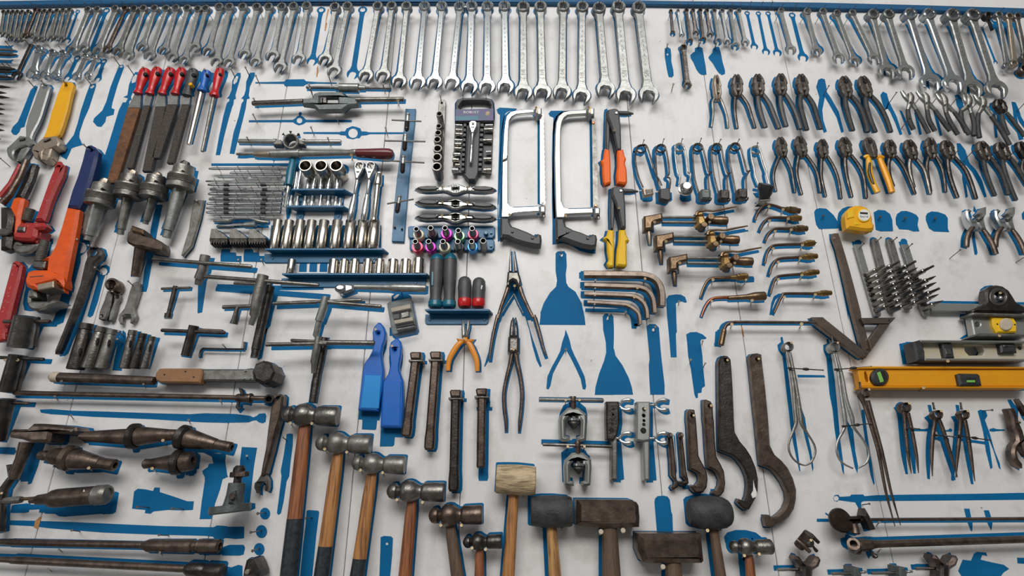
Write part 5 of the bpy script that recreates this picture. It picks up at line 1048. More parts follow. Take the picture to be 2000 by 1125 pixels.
# ================================================================ hexagon keys
hk = [([(1140, 536), (1230, 537), (1262, 539), (1282, 549), (1291, 570), (1292, 598)], 8.4), ([(1141, 557), (1225, 560), (1246, 561), (1264, 568), (1275, 585), (1278, 611)], 6.2), ([(1141, 574), (1220, 577), (1240, 580), (1254, 589), (1262, 603), (1264, 622)], 5.3), ([(1147, 590), (1210, 594), (1226, 597), (1241, 606), (1248, 616), (1250, 634)], 4.6)]
for i, (P, r) in enumerate(hk):
    T = Thing('hexagon_key', '%s hexagon key in the nested set, brown-grey' % ['largest', 'second largest', 'third largest', 'smallest remaining'][i], 'hexagon key', 'nested hexagon keys', (-.014, -.003))
    a = M(); tpx(a, [(x, y, .03, r) for x, y in P], 6, 1, sm=4); T.add('shaft', a, hexm)
    T.end(); pin([1260, 1245, 1239, 1228][i], [544, 562, 580, 596][i], .045, 'b', 2.8)
    pin(1163 - i * .5, [547, 563, 577, 594][i], .04)
sil(Q(3, 2, '0,1015 120,1012 165,1035 190,1070 205,1125') + Q(3, 3, '240,180 225,182 212,210 168,208 160,120 145,80 110,55 0,50') + Q(2, 3, '1715,45 1715,10') + Q(2, 2, '1718,1012'), 'blue outline of the missing smallest hexagon key'); pin(*Q(3, 2, '112,1045')[0], .03, 'b', 2.4)
for x, y in ((1131, 538), (1133, 557), (1134, 575), (1140, 592)): sil([(x, y - 6), (x + 8, y - 6), (x + 8, y + 6), (x, y + 6)], 'small blue square at the left end of the hexagon keys, at height %s' % ['first', 'second', 'third', 'fourth'][(1131, 1133, 1134, 1140).index(x)])
# ================================================================ flaring yokes and bars
for i, (ox, oy) in enumerate(((0, 0), (9, 88))):
    T = Thing('flaring_yoke', 'silver flaring tool yoke with a pointed cone, %s of two' % ['upper', 'lower'][i], 'flaring tool', 'flaring tool yokes', (-.006 * i, .012 * i + .003))
    o = Q(2, 4, '1545,-20 1650,-22 1730,45 1735,120 1725,295 1690,310 1640,308 1640,262 1672,255 1675,110 1640,60 1600,48 1550,60 1522,110 1525,255 1560,262 1565,308 1500,308 1472,290 1465,120 1475,50'); o = [(x + ox, y + oy) for x, y in o]
    a = M(); px(a, o, .012, .04, .005); T.add('frame', a, alu)
    a = M(); lpx(a, (1121 + ox, 806 + oy, .03), (1121 + ox, 839 + oy, .03), [(0, 6), (.48, 6), (.5, 9), (.55, 10.8), (.66, 10.8), (1, .6)], 24); T.add('cone', a, steel)
    a = M(); lpx(a, (1121 + ox, 816.5 + oy, .0305), (1121 + ox, 822 + oy, .0305), [(0, 9.2), (.3, 11), (1, 11)], 24, False); T.add('cone_ring', a, chrome, 1)
    a = M(); lpx(a, (1119 + ox, 774 + oy, .035), (1120 + ox, 800 + oy, .033), [(0, 5.5), (.1, 6.2), (.4, 6.2), (.42, 5), (1, 5)], 16); T.add('screw', a, brown)
    a = M(); lpx(a, ([1053, 1060][i], [780, 868][i], .035), ([1179, 1195][i], [782, 872][i], .035), [(0, 3), (.01, 3.4), (.99, 3.4), (1, 3)], 12); T.add('handle', a, dull if i == 0 else steel); T.end()
    pin([1105, 1109][i], [781, 872][i], .05, 'b', 2.6); pin([1132, 1141.5][i], [781, 871.5][i], .05, 'b', 2.6)
sil(Q(2, 4, '1480,420 1530,380 1640,370 1720,400 1755,480 1755,560 1700,520 1620,480 1545,520 1510,600 1500,680 1485,560'), 'blue arc above the lower flaring yoke'); sil(Q(2, 3, '1465,1040 1500,960 1560,930 1660,930 1720,980 1735,1050 1735,1125 1690,1010 1600,975 1510,1010 1470,1100'), 'blue arc above the upper flaring yoke')
for i, (m, o, xs) in enumerate(((dark, Q(3, 3, '-78,920 45,920 50,1125') + Q(3, 4, '45,160 30,240 -5,300 -75,290 -80,100'), None), (alu, Q(3, 3, '220,922 350,922 352,1125') + Q(3, 4, '350,270 345,300 280,310 215,300 218,100'), None))):
    T = Thing('flaring_bar', ['dark-faced flaring bar with two wing nuts, left of the pair', 'pale blue-grey flaring bar with graded holes, right of the pair'][i], 'flaring tool', 'flaring bars with wing nuts', (.016, -.006))
    a = M(); px(a, o, .014, .04, .003); T.add('bar', a, m)
    a = M(); px(a, (Q(3, 4, '-25,235 30,170 28,690 -28,685') if i == 0 else Q(3, 4, '278,235 345,235 345,690 292,692')), .006, .034, .003); T.add('slide', a, alu if i else dull)
    a = M()
    for (p, r) in ([('-10,995', 3), ('-12,1050', 2.6)] if i == 0 else [('290,995', 4), ('288,1060', 3.6), ('290,1108', 3)]): disc(a, *Q(3, 3, p)[0], .04, .0405, r, 12, False)
    for (p, r) in ([('-15,45', 2.6), ('-20,100', 2.4), ('-22,140', 2.8), ('-28,200', 4.4)] if i == 0 else [('285,55', 3.6), ('288,105', 2.8), ('288,145', 3.4), ('283,205', 5.8)]): disc(a, *Q(3, 4, p)[0], .04, .0405, r, 14, False)
    T.add('hole', a, hole, 0)
    for (x, y, dx) in ((1200 if i == 0 else 1262, 791, 0), (1200 if i == 0 else 1262, 856, 0)):
        x += 6 + (8 if i else 0); q = M()
        lpx(q, (x - 8, y, .03), (x + 7, y, .03), [(0, 2.2), (.6, 2.2), (.62, 4.5), (1, 3.6)], 12)
        for s in (-1, 1):
            tpx(q, [(x + 4, y + s * 1.5, .032, 2.4), (x + 9, y + s * 6.5, .035, 2.8), (x + 16, y + s * 9.5, .037, 3.6), (x + 22, y + s * 9.5, .038, 4.6), (x + 27, y + s * 8.5, .038, 3.4)], 12, .6, sm=3)
        T.add('wing_nut', q, chrome if y > 800 or i == 0 else satin)
    T.end()
pin(1260, 798, .05, 'b', 2.4)
sil(Q(3, 4, '30,200 65,300 95,680 60,692 30,680'), 'blue strip right of the left flaring bar'); sil(Q(3, 4, '350,160 380,300 412,690 350,695'), 'blue strip right of the right flaring bar')
# ================================================================ pliers
def pliers(tip, piv, LP, RP, label, group, hw=21, gr=(3.6, 3.2), m=plierm, gm=dark, d=.034, shift=(-.01, -.004), cut=True, name='pliers', seg=10, sl=1.0, gripfrom=0):
    T = Thing(name, label, 'pliers', group, shift)
    F = frame(*tip, d + .004, *piv, d); L = F.L; k = S(*piv, d); w = hw / 2 * k
    g = .05 * w
    half = [(0, g), (-.02 * L, .3 * w), (.08 * L, .52 * w), (.3 * L, .82 * w), (.5 * L, .95 * w), (.62 * L, .97 * w), (.66 * L, .84 * w), (1.0 * L, .86 * w), (1.2 * L, .62 * w), (1.36 * L, .45 * w), (1.36 * L, .04 * w), (.58 * L, .03 * w), (.48 * L, .2 * w), (.3 * L, .24 * w), (.2 * L, g)]
    for s in (1, -1):
        a = M(); prism(a, F, [(x, y * s) for x, y in half], -.007, .007 if s > 0 else .006, .0028); T.add('jaw', a, m)
    a = M(); e = circ(.37 * L, 0, .15 * L, 14, ry=.24 * w); prism(a, F, e, .0045, .0075, 0, pt=False)
    if cut: T.add('cutter_opening', a, hole, 0)
    a = M(); lathe(a, F.p(L, 0, .004), F.p(L, 0, .0095), [(0, .3 * w), (.7, .3 * w), (1, .22 * w)], 14, False); T.add('pivot', a, dull if m is not satin else steel)
    a = M(); lathe(a, F.p(.45 * L, -w * 1.02, 0), F.p(.45 * L, -w * .8, 0), [(0, .0012), (1, .0012)], 6, False)
    for P in (LP, RP):
        st0 = P[0]; b = M(); n = len(P)
        tpx(b, [(x, y, d - .003 - .006 * i / n, (gr[0] if i else gr[0] * .8) * (1 - (1 - gr[1] / gr[0]) * i / (n - 1))) for i, (x, y) in enumerate(P)], seg, .85, 4)
        T.add('handle', b, gm)
    T.end()
    return T
GP = 'pliers in the upper row'; G2 = 'pliers in the lower row'
up = [((1398, 148), (1401, 183), [(1398, 188), (1392, 200), (1393, 222), (1390, 248)], [(1404, 188), (1411, 202), (1419, 225), (1422, 250)], 'slim pliers with bare silver handles, first in the upper row', 17, (2.9, 2.2), jawtan, dull),
      ((1438, 147), (1440, 178), [(1437, 185), (1435, 205), (1436, 225), (1440, 251)], [(1446, 184), (1460, 204), (1468, 228), (1475, 250)], 'dark pliers with a round cutter gap, second in the upper row', 24, (3.8, 2.8), plierm, dark),
      ((1479, 146), (1482, 177), [(1480, 184), (1482, 205), (1487, 226), (1495, 249)], [(1488, 182), (1502, 202), (1512, 226), (1522, 251)], 'pliers with thick grips, third in the upper row', 25, (5, 4.6), plierm, greyp),
      ((1524, 145), (1526, 176), [(1524, 184), (1525, 205), (1530, 228), (1536, 247)], [(1532, 182), (1545, 202), (1556, 226), (1564, 252)], 'dark pliers, fourth in the upper row', 24, (4.8, 4.4), plierm, greyp),
      ((1563, 146), (1569, 177), [(1564, 186), (1563, 206), (1569, 230), (1576, 254)], [(1575, 184), (1588, 204), (1596, 228), (1603, 252)], 'pliers with orange rust rings, fifth in the upper row', 24, (5, 4.6), plierm, rubber),
      ((1647, 150), (1654, 180), [(1651, 188), (1652, 206), (1658, 230), (1666, 255)], [(1661, 186), (1676, 204), (1688, 230), (1695, 258)], 'pliers right of the empty outline, upper row', 25, (5, 4.4), plierm, rubber),
      ((1683, 150), (1693, 180), [(1691, 188), (1692, 208), (1700, 234), (1710, 258)], [(1700, 186), (1716, 204), (1730, 230), (1740, 258)], 'pliers with black grips just left of the scratched outline, upper row', 25, (5, 4.4), plierm, rubber)]
for t in up:
    pliers(t[0], t[1], t[2], t[3], t[4], GP, t[5], t[6], t[7], t[8])
pliers((1947, 195), (1957, 214), [(1957, 222), (1958, 234), (1963, 250), (1969, 263)], [(1966, 220), (1977, 234), (1989, 250), (2001, 266)], 'dark cutting pliers near the right edge, right of the slip-joint pliers', GP, 23, (4.2, 4), dark, rubber)
low = [((1523, 269), (1528, 297), [(1523, 305), (1513, 330), (1511, 350), (1516, 374)], [(1533, 305), (1545, 330), (1549, 350), (1553, 376)], 'pliers with thin bent handles, first in the lower row', 22, (3.4, 2.4), plierm, dark),
       ((1560, 267), (1566, 296), [(1560, 305), (1556, 330), (1558, 350), (1566, 380)], [(1574, 302), (1590, 325), (1598, 345), (1603, 376)], 'pliers with a large cutter gap, second in the lower row', 24, (3.8, 2.8), plierm, dark),
       ((1605, 273), (1608, 300), [(1605, 307), (1604, 330), (1605, 350), (1613, 384)], [(1616, 305), (1630, 330), (1638, 355), (1643, 388)], 'pliers with dark handles, third in the lower row', 21, (3.6, 2.6), plierm, dark),
       ((1647, 269), (1653, 297), [(1651, 305), (1651, 325), (1655, 350), (1664, 385)], [(1662, 303), (1678, 325), (1688, 350), (1692, 387)], 'pliers left of the yellow-handled pair', 25, (4.2, 3), plierm, dark),
       ((1736, 274), (1740, 300), [(1738, 307), (1735, 325), (1738, 345), (1745, 364)], [(1749, 305), (1764, 324), (1776, 350), (1787, 379)], 'pliers right of the yellow-handled pair', 23, (4, 3.2), plierm, dark),
       ((1773, 274), (1781, 302), [(1778, 310), (1776, 325), (1779, 345), (1785, 366)], [(1787, 308), (1804, 330), (1811, 352), (1817, 379)], 'worn pliers, seventh in the lower row', 25, (4.4, 3.4), plierm, steel),
       ((1815, 270), (1819, 299), [(1814, 306), (1810, 325), (1813, 348), (1818, 374)], [(1826, 304), (1838, 325), (1844, 348), (1847, 375)], 'pliers with a gold-edged jaw, eighth in the lower row', 23, (3.8, 2.8), plierm, dark),
       ((1845, 275), (1854, 302), [(1851, 310), (1853, 335), (1860, 360), (1870, 386)], [(1863, 306), (1884, 330), (1896, 356), (1906, 388)], 'wide-open pliers left of the plain blue outline, lower row', 26, (4.4, 4), plierm, dark),
       ((1914, 277), (1924, 304), [(1921, 312), (1925, 335), (1933, 358), (1943, 382)], [(1934, 308), (1954, 335), (1963, 358), (1969, 380)], 'pliers just right of the plain blue outline, lower row', 26, (4.6, 4), plierm, rubber),
       ((1949, 279), (1962, 304), [(1958, 312), (1962, 335), (1972, 362), (1984, 391)], [(1971, 306), (1985, 325), (1995, 342), (2006, 362)], 'pliers with an open dark jaw, last full pair in the lower row', 27, (4.6, 4.2), plierm, rubber)]
for t in low:
    pliers(t[0], t[1], t[2], t[3], t[4], G2, t[5], t[6], t[7], t[8])
pliers((1989, 278), (2003, 304), [(2000, 310), (1996, 330), (2004, 350)], [(2010, 306), (2020, 325), (2030, 350)], 'pliers cut by the right edge of the photo, lower row', G2, 22, (4, 4), dark, dark)
T = Thing('pliers', 'combination pliers with thick yellow and green-black grips', 'pliers', G2, (-.012, -.002))
F = frame(1694, 270, .036, 1701, 294, .033); L = F.L; k = S(1700, 290, .03); w = 11.5 * k
half = [(0, .03 * w), (0, .4 * w), (.3 * L, .9 * w), (.6 * L, w), (1.1 * L, .95 * w), (1.6 * L, .6 * w), (1.6 * L, .02 * w), (.6 * L, .02 * w), (.45 * L, .25 * w), (.28 * L, .25 * w), (.15 * L, .03 * w)]
for s in (1, -1): a = M(); prism(a, F, [(x, y * s) for x, y in half], -.007, .006, .002); T.add('jaw', a, plierm)
a = M(); prism(a, F, circ(.38 * L, 0, .14 * L, 12, ry=.24 * w), .004, .0072, 0, pt=False); T.add('cutter_opening', a, hole, 0)
gl = [(1696, 309, 4.5), (1697, 322, 5.5), (1699, 340, 5.6), (1706, 360, 5.4), (1714, 376, 5.8)]; gr_ = [(1718, 310, 4.8), (1724, 325, 6), (1732, 345, 6.2), (1738, 362, 6), (1742, 376, 5.5)]
for P in (gl, gr_):
    a = M(); tpx(a, [(x, y, .03, r) for x, y, r in P], 12, .85, 3); x, y, r = P[0]
    tpx(a, [(x - 8, y - 1, .03, 3), (x - 5, y - 3, .031, 4.2), (x + 2, y - 3.5, .031, 4.4), (x + 8, y - 2, .03, 3)], 10, .8, 2); T.add('grip', a, yellow if P is gl else levely)
a = M(); tpx(a, [(1698.5, 318, .0345, 2.2), (1698, 335, .0345, 2.8), (1703, 352, .0345, 2.6), (1707, 360, .0345, 1.6)], 10, .8, 3, pt=False); T.add('grip_inlay', a, dark, 3); T.end()
# slip-joint pliers with black grips
def slip(j1, j2, piv, LP, RP, label, gr=4.6, group='slip-joint pliers with black grips', red=None, crossed=True):
    T = Thing('slip_joint_pliers', label, 'pliers', group, (-.012, -.004)); d = .036; k = S(*piv, d)
    a = M(); tpx(a, [(*j1, d, 3.2), (j1[0] * .5 + piv[0] * .5 - 2.5, j1[1] * .5 + piv[1] * .5 + 1, d, 4.6), (piv[0] - .5, piv[1] + 2, d - .003, 5.6), (*RP[0], d - .005, 3.4)], 10, .8, 3); T.add('jaw', a, satin)
    a = M(); tpx(a, [(*j2, d + .002, 4), (j2[0] * .5 + piv[0] * .5 + 1.5, j2[1] * .5 + piv[1] * .5, d + .001, 6.2), (piv[0] - 1, piv[1] + 3, d - .001, 5.4), (*LP[0], d - .005, 3.8)], 10, .8, 3); T.add('jaw', a, dull)
    a = M(); bpx(a, piv[0], piv[1], d + .008, 2.4, sy=.6); T.add('pivot', a, bright)
    for P in (LP, RP):
        a = M(); n = len(P); tpx(a, [(x, y, d - .004 - .004 * i, gr * (.85 if i == 0 else 1)) for i, (x, y) in enumerate(P)], 12, .85, 3); T.add('grip', a, rubber)
    T.end(False)
S_ = [((1761, 178), (1776, 182), (1779, 197), [(1773, 215), (1776, 235), (1784, 253)], [(1789, 214), (1802, 238), (1814, 260)]),
      ((1791, 179), (1804, 182), (1811, 198), [(1811, 216), (1815, 236), (1826, 256)], [(1826, 215), (1842, 238), (1856, 256)]),
      ((1829, 184), (1838, 184), (1847, 202), [(1848, 221), (1858, 243), (1871, 263)], [(1864, 219), (1880, 241), (1893, 263)]),
      ((1882, 186), (1890, 186), (1892, 203), [(1877, 217), (1878, 236), (1888, 258)], [(1897, 221), (1903, 243), (1902, 265)]),
      ((1903, 186), (1916, 189), (1921, 204), [(1911, 222), (1909, 244), (1913, 269)], [(1936, 227), (1954, 252), (1972, 283)])]
for i, t in enumerate(S_):
    slip(*t, 'chrome slip-joint pliers with black grips, %s of five' % ORD[i + 1])
    pinw(t[2][0] + 3, t[2][1] + 13, .06, rise=.01)
# chrome tongue pliers at the right
def tong(ox, label, cutx=0):
    T = Thing('hose_pliers', label, 'pliers', 'chrome hooked pliers with brown grips', (-.012, -.002)); s = lambda st: [(x + ox, y) for x, y in Q(4, 2, st)]
    a = M(); px(a, s('1440,50 1470,35 1500,55 1475,80 1475,110 1510,150 1560,190 1580,220 1560,235 1500,215 1470,170 1445,110'), .012, .03, .003); T.add('jaw', a, chrome)
    a = M(); px(a, s('1600,25 1640,15 1640,80 1615,130 1620,160 1640,235 1590,230 1560,190 1540,150 1550,120 1590,100 1560,80 1590,55'), .016, .034, .003); T.add('jaw', a, satin)
    a = M(); lpx(a, (*s('1545,148')[0], .037), (*s('1590,120')[0], .037), [(0, 3), (.2, 3.6), (.8, 3.6), (1, 3)], 12, False); T.add('adjuster', a, dull)
    a = M(); tpx(a, [(*p, .026, r) for p, r in zip(s('1515,205 1470,260 1445,330 1440,410'), (3.6, 4.8, 4.8, 4.6))], 12, .8, 3); T.add('grip', a, brown)
    a = M(); tpx(a, [(*p, .026, r) for p, r in zip(s('1600,235 1650,310 1695,390 1728,480'), (3.8, 5, 5, 4.6))], 12, .8, 3); T.add('grip', a, brown); T.end()
tong(0, 'hooked chrome pliers with brown grips, left of the pair'); tong(56.5, 'hooked chrome pliers with brown grips, right of the pair')
pinw(1910, 440, .02); sil(Q(4, 2, '1430,60 1460,40 1490,120 1470,190 1450,150') , 'blue sliver left of the hooked chrome pliers'); sil(Q(4, 2, '1505,215 1520,220 1515,300 1545,470 1535,490 1515,485 1490,330'), 'blue leg outline between the grips of the left hooked pliers')
sil(Q(4, 2, '1510,10 1530,50 1548,95 1500,60'), 'blue spike above the left hooked pliers'); sil(Q(4, 2, '1975,90 2005,50 2005,150 1980,140'), 'blue curve at the right edge beside the hooked pliers')
# empty outlines among the pliers
sil([(1604, 153), (1611, 155), (1614, 170), (1615, 180), (1622, 190), (1638, 218), (1648, 257), (1643, 260), (1634, 230), (1620, 205), (1611, 190), (1606, 215), (1608, 235), (1615, 257), (1609, 260), (1601, 240), (1597, 210), (1600, 190), (1594, 170), (1598, 156)], 'blue outline of missing pliers in the middle of the upper row'); pinw(1608, 187, .05, rise=.008)
sil([(1724, 179), (1732, 183), (1736, 198), (1741, 208), (1751, 228), (1762, 262), (1757, 264), (1748, 240), (1738, 218), (1733, 212), (1736, 196), (1729, 215), (1724, 205), (1719, 186)], 'scratched blue pliers outline left of the slip-joint pliers'); pinw(1735, 204, .06, rise=.01); pinw(1760, 252, .06, rise=.01)
sil([(1866, 192), (1864, 186), (1871, 185), (1880, 195), (1882, 212), (1876, 220), (1868, 205)], 'blue patch between the third and fourth slip-joint pliers')
sil([(1975, 199), (1983, 200), (1990, 215), (1994, 228), (2004, 245), (2004, 256), (1990, 238), (1985, 225), (1990, 250), (1999, 272), (1990, 274), (1980, 240), (1978, 215)], 'blue pliers outline near the right edge, upper row'); pinw(1985, 219, .07, rise=.012)
sil([(1868, 280), (1875, 280), (1885, 293), (1890, 308), (1893, 318), (1906, 332), (1918, 352), (1927, 384), (1922, 386), (1910, 358), (1898, 336), (1886, 322), (1884, 335), (1890, 384), (1886, 387), (1879, 350), (1879, 320), (1870, 300)], 'plain blue pliers outline in the lower row'); pinw(1881, 316, .06, rise=.01); pinw(1855, 312, .05, rise=.008); pinw(1930, 310, .05, rise=.008); pinw(1965, 312, .05, rise=.008)
for x0, y0, x1, y1, n in ((1756, 215, 1778, 262, 'left of the first'), (1785, 220, 1798, 262, 'between the first and second'), (1822, 216, 1838, 264, 'between the second and third'), (1938, 222, 1946, 268, 'right of the fifth')):
    sil([(x0, y0), (x0 + 5, y0 + 2), ((x0 + x1) / 2 + 4, (y0 + y1) / 2), (x1 + 2, y1), (x1 - 3, y1 + 2), ((x0 + x1) / 2 - 2, (y0 + y1) / 2)], 'slanted blue leg outline %s slip-joint pliers' % n)
# ================================================================ flint strikers
st = [('flat bright cup, wire bail to the left', [(1252, 284), (1243, 292), (1241, 315), (1247, 345), (1256, 366)], [(1252, 284), (1262, 284), (1270, 305), (1281, 340), (1288, 352), (1292, 362)], 'box'),
      ('black square cup, next to the flat-cupped one', [(1291, 283), (1281, 290), (1281, 315), (1283, 345), (1289, 368)], [(1291, 283), (1300, 290), (1305, 315), (1307, 338), (1303, 345), (1309, 350), (1308, 368)], 'blackbox'),
      ('round knobbed cap, shiny wire', [(1327, 281), (1319, 290), (1320, 315), (1324, 338), (1328, 345), (1326, 360)], [(1327, 281), (1337, 290), (1341, 312), (1343, 335), (1349, 340), (1346, 358)], 'round'),
      ('pale grey square cup', [(1363, 281), (1353, 290), (1354, 318), (1357, 350), (1366, 380), (1372, 390), (1386, 391)], [(1363, 281), (1372, 288), (1377, 305), (1384, 335), (1389, 336), (1383, 345), (1385, 372)], 'cube'),
      ('dark square cup left of its lookalike', [(1400, 281), (1390, 290), (1391, 315), (1395, 345), (1404, 380), (1408, 392), (1422, 392)], [(1400, 281), (1409, 290), (1413, 310), (1421, 338), (1426, 337), (1420, 346), (1421, 372)], 'dcube'),
      ('dark rounded cup and criss-cross coil', [(1436, 280), (1425, 290), (1425, 315), (1430, 340), (1437, 375), (1442, 388)], [(1436, 280), (1446, 288), (1453, 312), (1459, 335), (1464, 333), (1457, 346), (1458, 370)], 'dcube'),
      ('black funnel cup, rightmost of the row', [(1476, 286), (1467, 290), (1468, 310), (1473, 330), (1474, 341), (1482, 362)], [(1476, 286), (1484, 292), (1491, 315), (1497, 332), (1497, 340), (1502, 360)], 'funnel')]
for i, (nm, LP, RP, kind) in enumerate(st):
    T = Thing('flint_striker', 'wire flint striker with a %s' % nm, 'flint striker', 'spring wire flint strikers', (-.012, -.008))
    m = satin if kind in ('round', 'funnel') else dark; r = 1.7
    a = M(); tpx(a, [(x, y, .032, r) for x, y in LP], 8, 1, 3); T.add('wire_arm', a, m)
    a = M(); tpx(a, [(x, y, .036, r) for x, y in RP], 8, 1, 3); T.add('wire_arm', a, m)
    cx_ = LP[0][0]; cy_ = LP[0][1] + 7
    a = M()
    ring = [(cx_ + 9 * math.cos(t * math.pi / 7 + 1), cy_ + 7.6 * math.sin(t * math.pi / 7 + 1), .03 + .004 * t / 14, r) for t in range(16)]
    tpx(a, ring, 8); T.add('spring_coil', a, m)
    ex = (LP[-1][0] + RP[-1][0]) / 2; 
    if kind == 'box':
        a = M(); px(a, [(1255, 367), (1275, 367), (1277, 378), (1258, 382)], .026, .04, .002); T.add('cup', a, jawtan)
        a = M(); px(a, [(1260, 370), (1274, 369), (1275, 376), (1261, 379)], .04, .0405, 0, pt=False); T.add('opening', a, dark, 3)
    elif kind == 'blackbox':
        a = M(); px(a, [(1288, 368), (1309, 366), (1311, 388), (1306, 392), (1289, 388)], .028, .045, .003); T.add('cup', a, blackp)
    elif kind == 'round':
        a = M(); c = W(1338, 370, .03); k_ = S(1338, 370, .05); lathe(a, W(1337, 374, .02), W(1342, 362, .05), [(0, 9 * k_), (.3, 14 * k_), (.45, 14 * k_), (.5, 11 * k_), (.65, 10 * k_), (.7, 8.5 * k_), (.95, 8.5 * k_), (1, 7 * k_)], 24); T.add('cup', a, nickel)
    elif kind in ('cube', 'dcube'):
        x0 = {3: 1369, 4: 1406, 5: 1441}[i]; y0 = {3: 368, 4: 369, 5: 367}[i]
        a = M(); px(a, [(x0, y0 + 2), (x0 + 3, y0), (x0 + 18, y0), (x0 + 20, y0 + 3), (x0 + 20, y0 + 17), (x0 + 17, y0 + 20), (x0 + 3, y0 + 19), (x0, y0 + 16)], .03, .05, .004); T.add('cup', a, gun if kind == 'cube' else dark)
        a = M(); tpx(a, [(LP[-1][0], LP[-1][1] - 8, .03, r), (x0 - 1, y0 + 18, .03, r), (x0 + 4, y0 + 24, .03, r), (x0 + 17, y0 + 24, .03, r), (x0 + 20, y0 + 19, .03, r)], 8, 1, 3); T.add('wire_foot', a, m)
        if kind == 'cube': a = M(); disc(a, 1381, 373, .05, .051, 2.5, 10, False); T.add('dimple', a, steel, 3)
    else:
        a = M(); tpx(a, [(1493, 391, .02, 10.5), (1493, 384, .03, 10), (1495, 378, .035, 12), (1495, 366, .045, 15), (1497, 360, .05, 14.5)], 22); T.add('cup', a, blackp)
        a = M(); px(a, [(1483, 390), (1504, 388), (1505, 391), (1484, 393)], .01, .04, .001); T.add('rim', a, nickel, 3)
    T.end(); h = [(1258, 273), (1297, 271), (1333, 271), (1370, 270), (1408, 272), (1444, 272), (1480, 279)][i]
    NAILS.append((W(*h, .06), Vector((W(LP[0][0], LP[0][1] + 4, .0).x, 0, W(LP[0][0], LP[0][1] + 6, 0).z)), 's', .0022))
for x in (1262, 1300, 1337): sil([(x - 9, 380), (x + 12, 376), (x + 13, 391), (x + 9, 394), (x - 6, 394), (x - 10, 389)], 'blue patch under the %s flint striker' % {1262: 'first', 1300: 'second', 1337: 'third'}[x])
# ================================================================ tape measure
T = Thing('tape_measure', 'yellow tape measure with a round white label', 'tape measure', None, (-.02, -.004))
o = [(1655, 412), (1662, 404), (1672, 400), (1684, 400), (1696, 404), (1703, 414), (1706, 425), (1706, 432), (1710, 438), (1709, 447), (1703, 450), (1690, 450), (1672, 447), (1656, 445), (1654, 434), (1653, 422)]
a = M(); px(a, o, .022, .045, .006); T.add('case', a, yellow)
a = M(); px(a, circ(1688, 420, 13.5, 26), .045, .0475, .001, pt=False); T.add('ring', a, yellow2, 0)
a = M(); px(a, circ(1688, 420, 11.2, 26), .0475, .048, 0, pt=False); T.add('label', a, white, 0, 'round white label')
G = Frame(W(1680, 424.5, .0483), Vector((1, 0, -.05)).normalized(), Vector((.05, 0, 1)).normalized(), Vector((0, -1, 0)))
a = M(); text(a, "5m/16'", G, 0, 0, 0, .0075); T.add('lettering', a, navy, 2)
a = M(); px(a, [(1680, 414), (1695, 415), (1695, 418.5), (1680, 417.5)], .048, .0486, 0, pt=False); T.add('label_bar', a, dark, 2)
a = M(); px(a, [(1656, 412), (1668, 409), (1669, 424), (1656, 427)], .045, .047, .0015, pt=False); px(a, [(1669, 430), (1680, 439), (1669, 439)], .045, .0465, .001, pt=False); T.add('raised_panel', a, yellow2, 0)
a = M(); px(a, [(1698, 448), (1704, 448), (1704, 452), (1700, 452)], .02, .026, .001); T.add('end_hook', a, dark); T.end()
sil(Q(4, 2, '205,90 240,55 290,55 290,240 260,245 225,200'), 'blue patch left of the yellow tape measure')
sil(Q(3, 2, '1950,70 1965,45 2005,32') + Q(4, 2, '70,38 140,100 185,170 205,215 190,232 0,238') + Q(3, 2, '1995,235 1970,195 1960,150'), 'blue tape-measure outline left of the yellow tape measure')
sil(Q(4, 2, '530,75 575,50 640,55 690,90 712,150 720,258 600,260 550,245 540,160'), 'blue tape-measure outline right beside the yellow tape measure')
sil(Q(4, 2, '760,90 800,62 850,60 900,75 950,100 970,130 960,200 978,260 920,262 870,245 780,240 748,190 745,130'), 'ragged blue tape-measure outline, third outline in the row')
sil(Q(4, 2, '1055,85 1095,65 1160,70 1230,95 1255,130 1255,230 1270,268 1120,262 1070,230 1040,150 1040,110'), 'ragged blue tape-measure outline, rightmost in the row')
for p in ('40,105', '595,118', '840,128', '1135,130'): NAILS.append((W(*Q(4, 2, p)[0], .012), Vector((W(*Q(4, 2, p)[0], 0).x, 0, W(*Q(4, 2, p)[0], 0).z)), 's', .0032))
pinw(*Q(4, 2, '1272,527')[0], .06, rise=.008); pinw(*Q(4, 2, '1918,565')[0], .08, rise=.008)
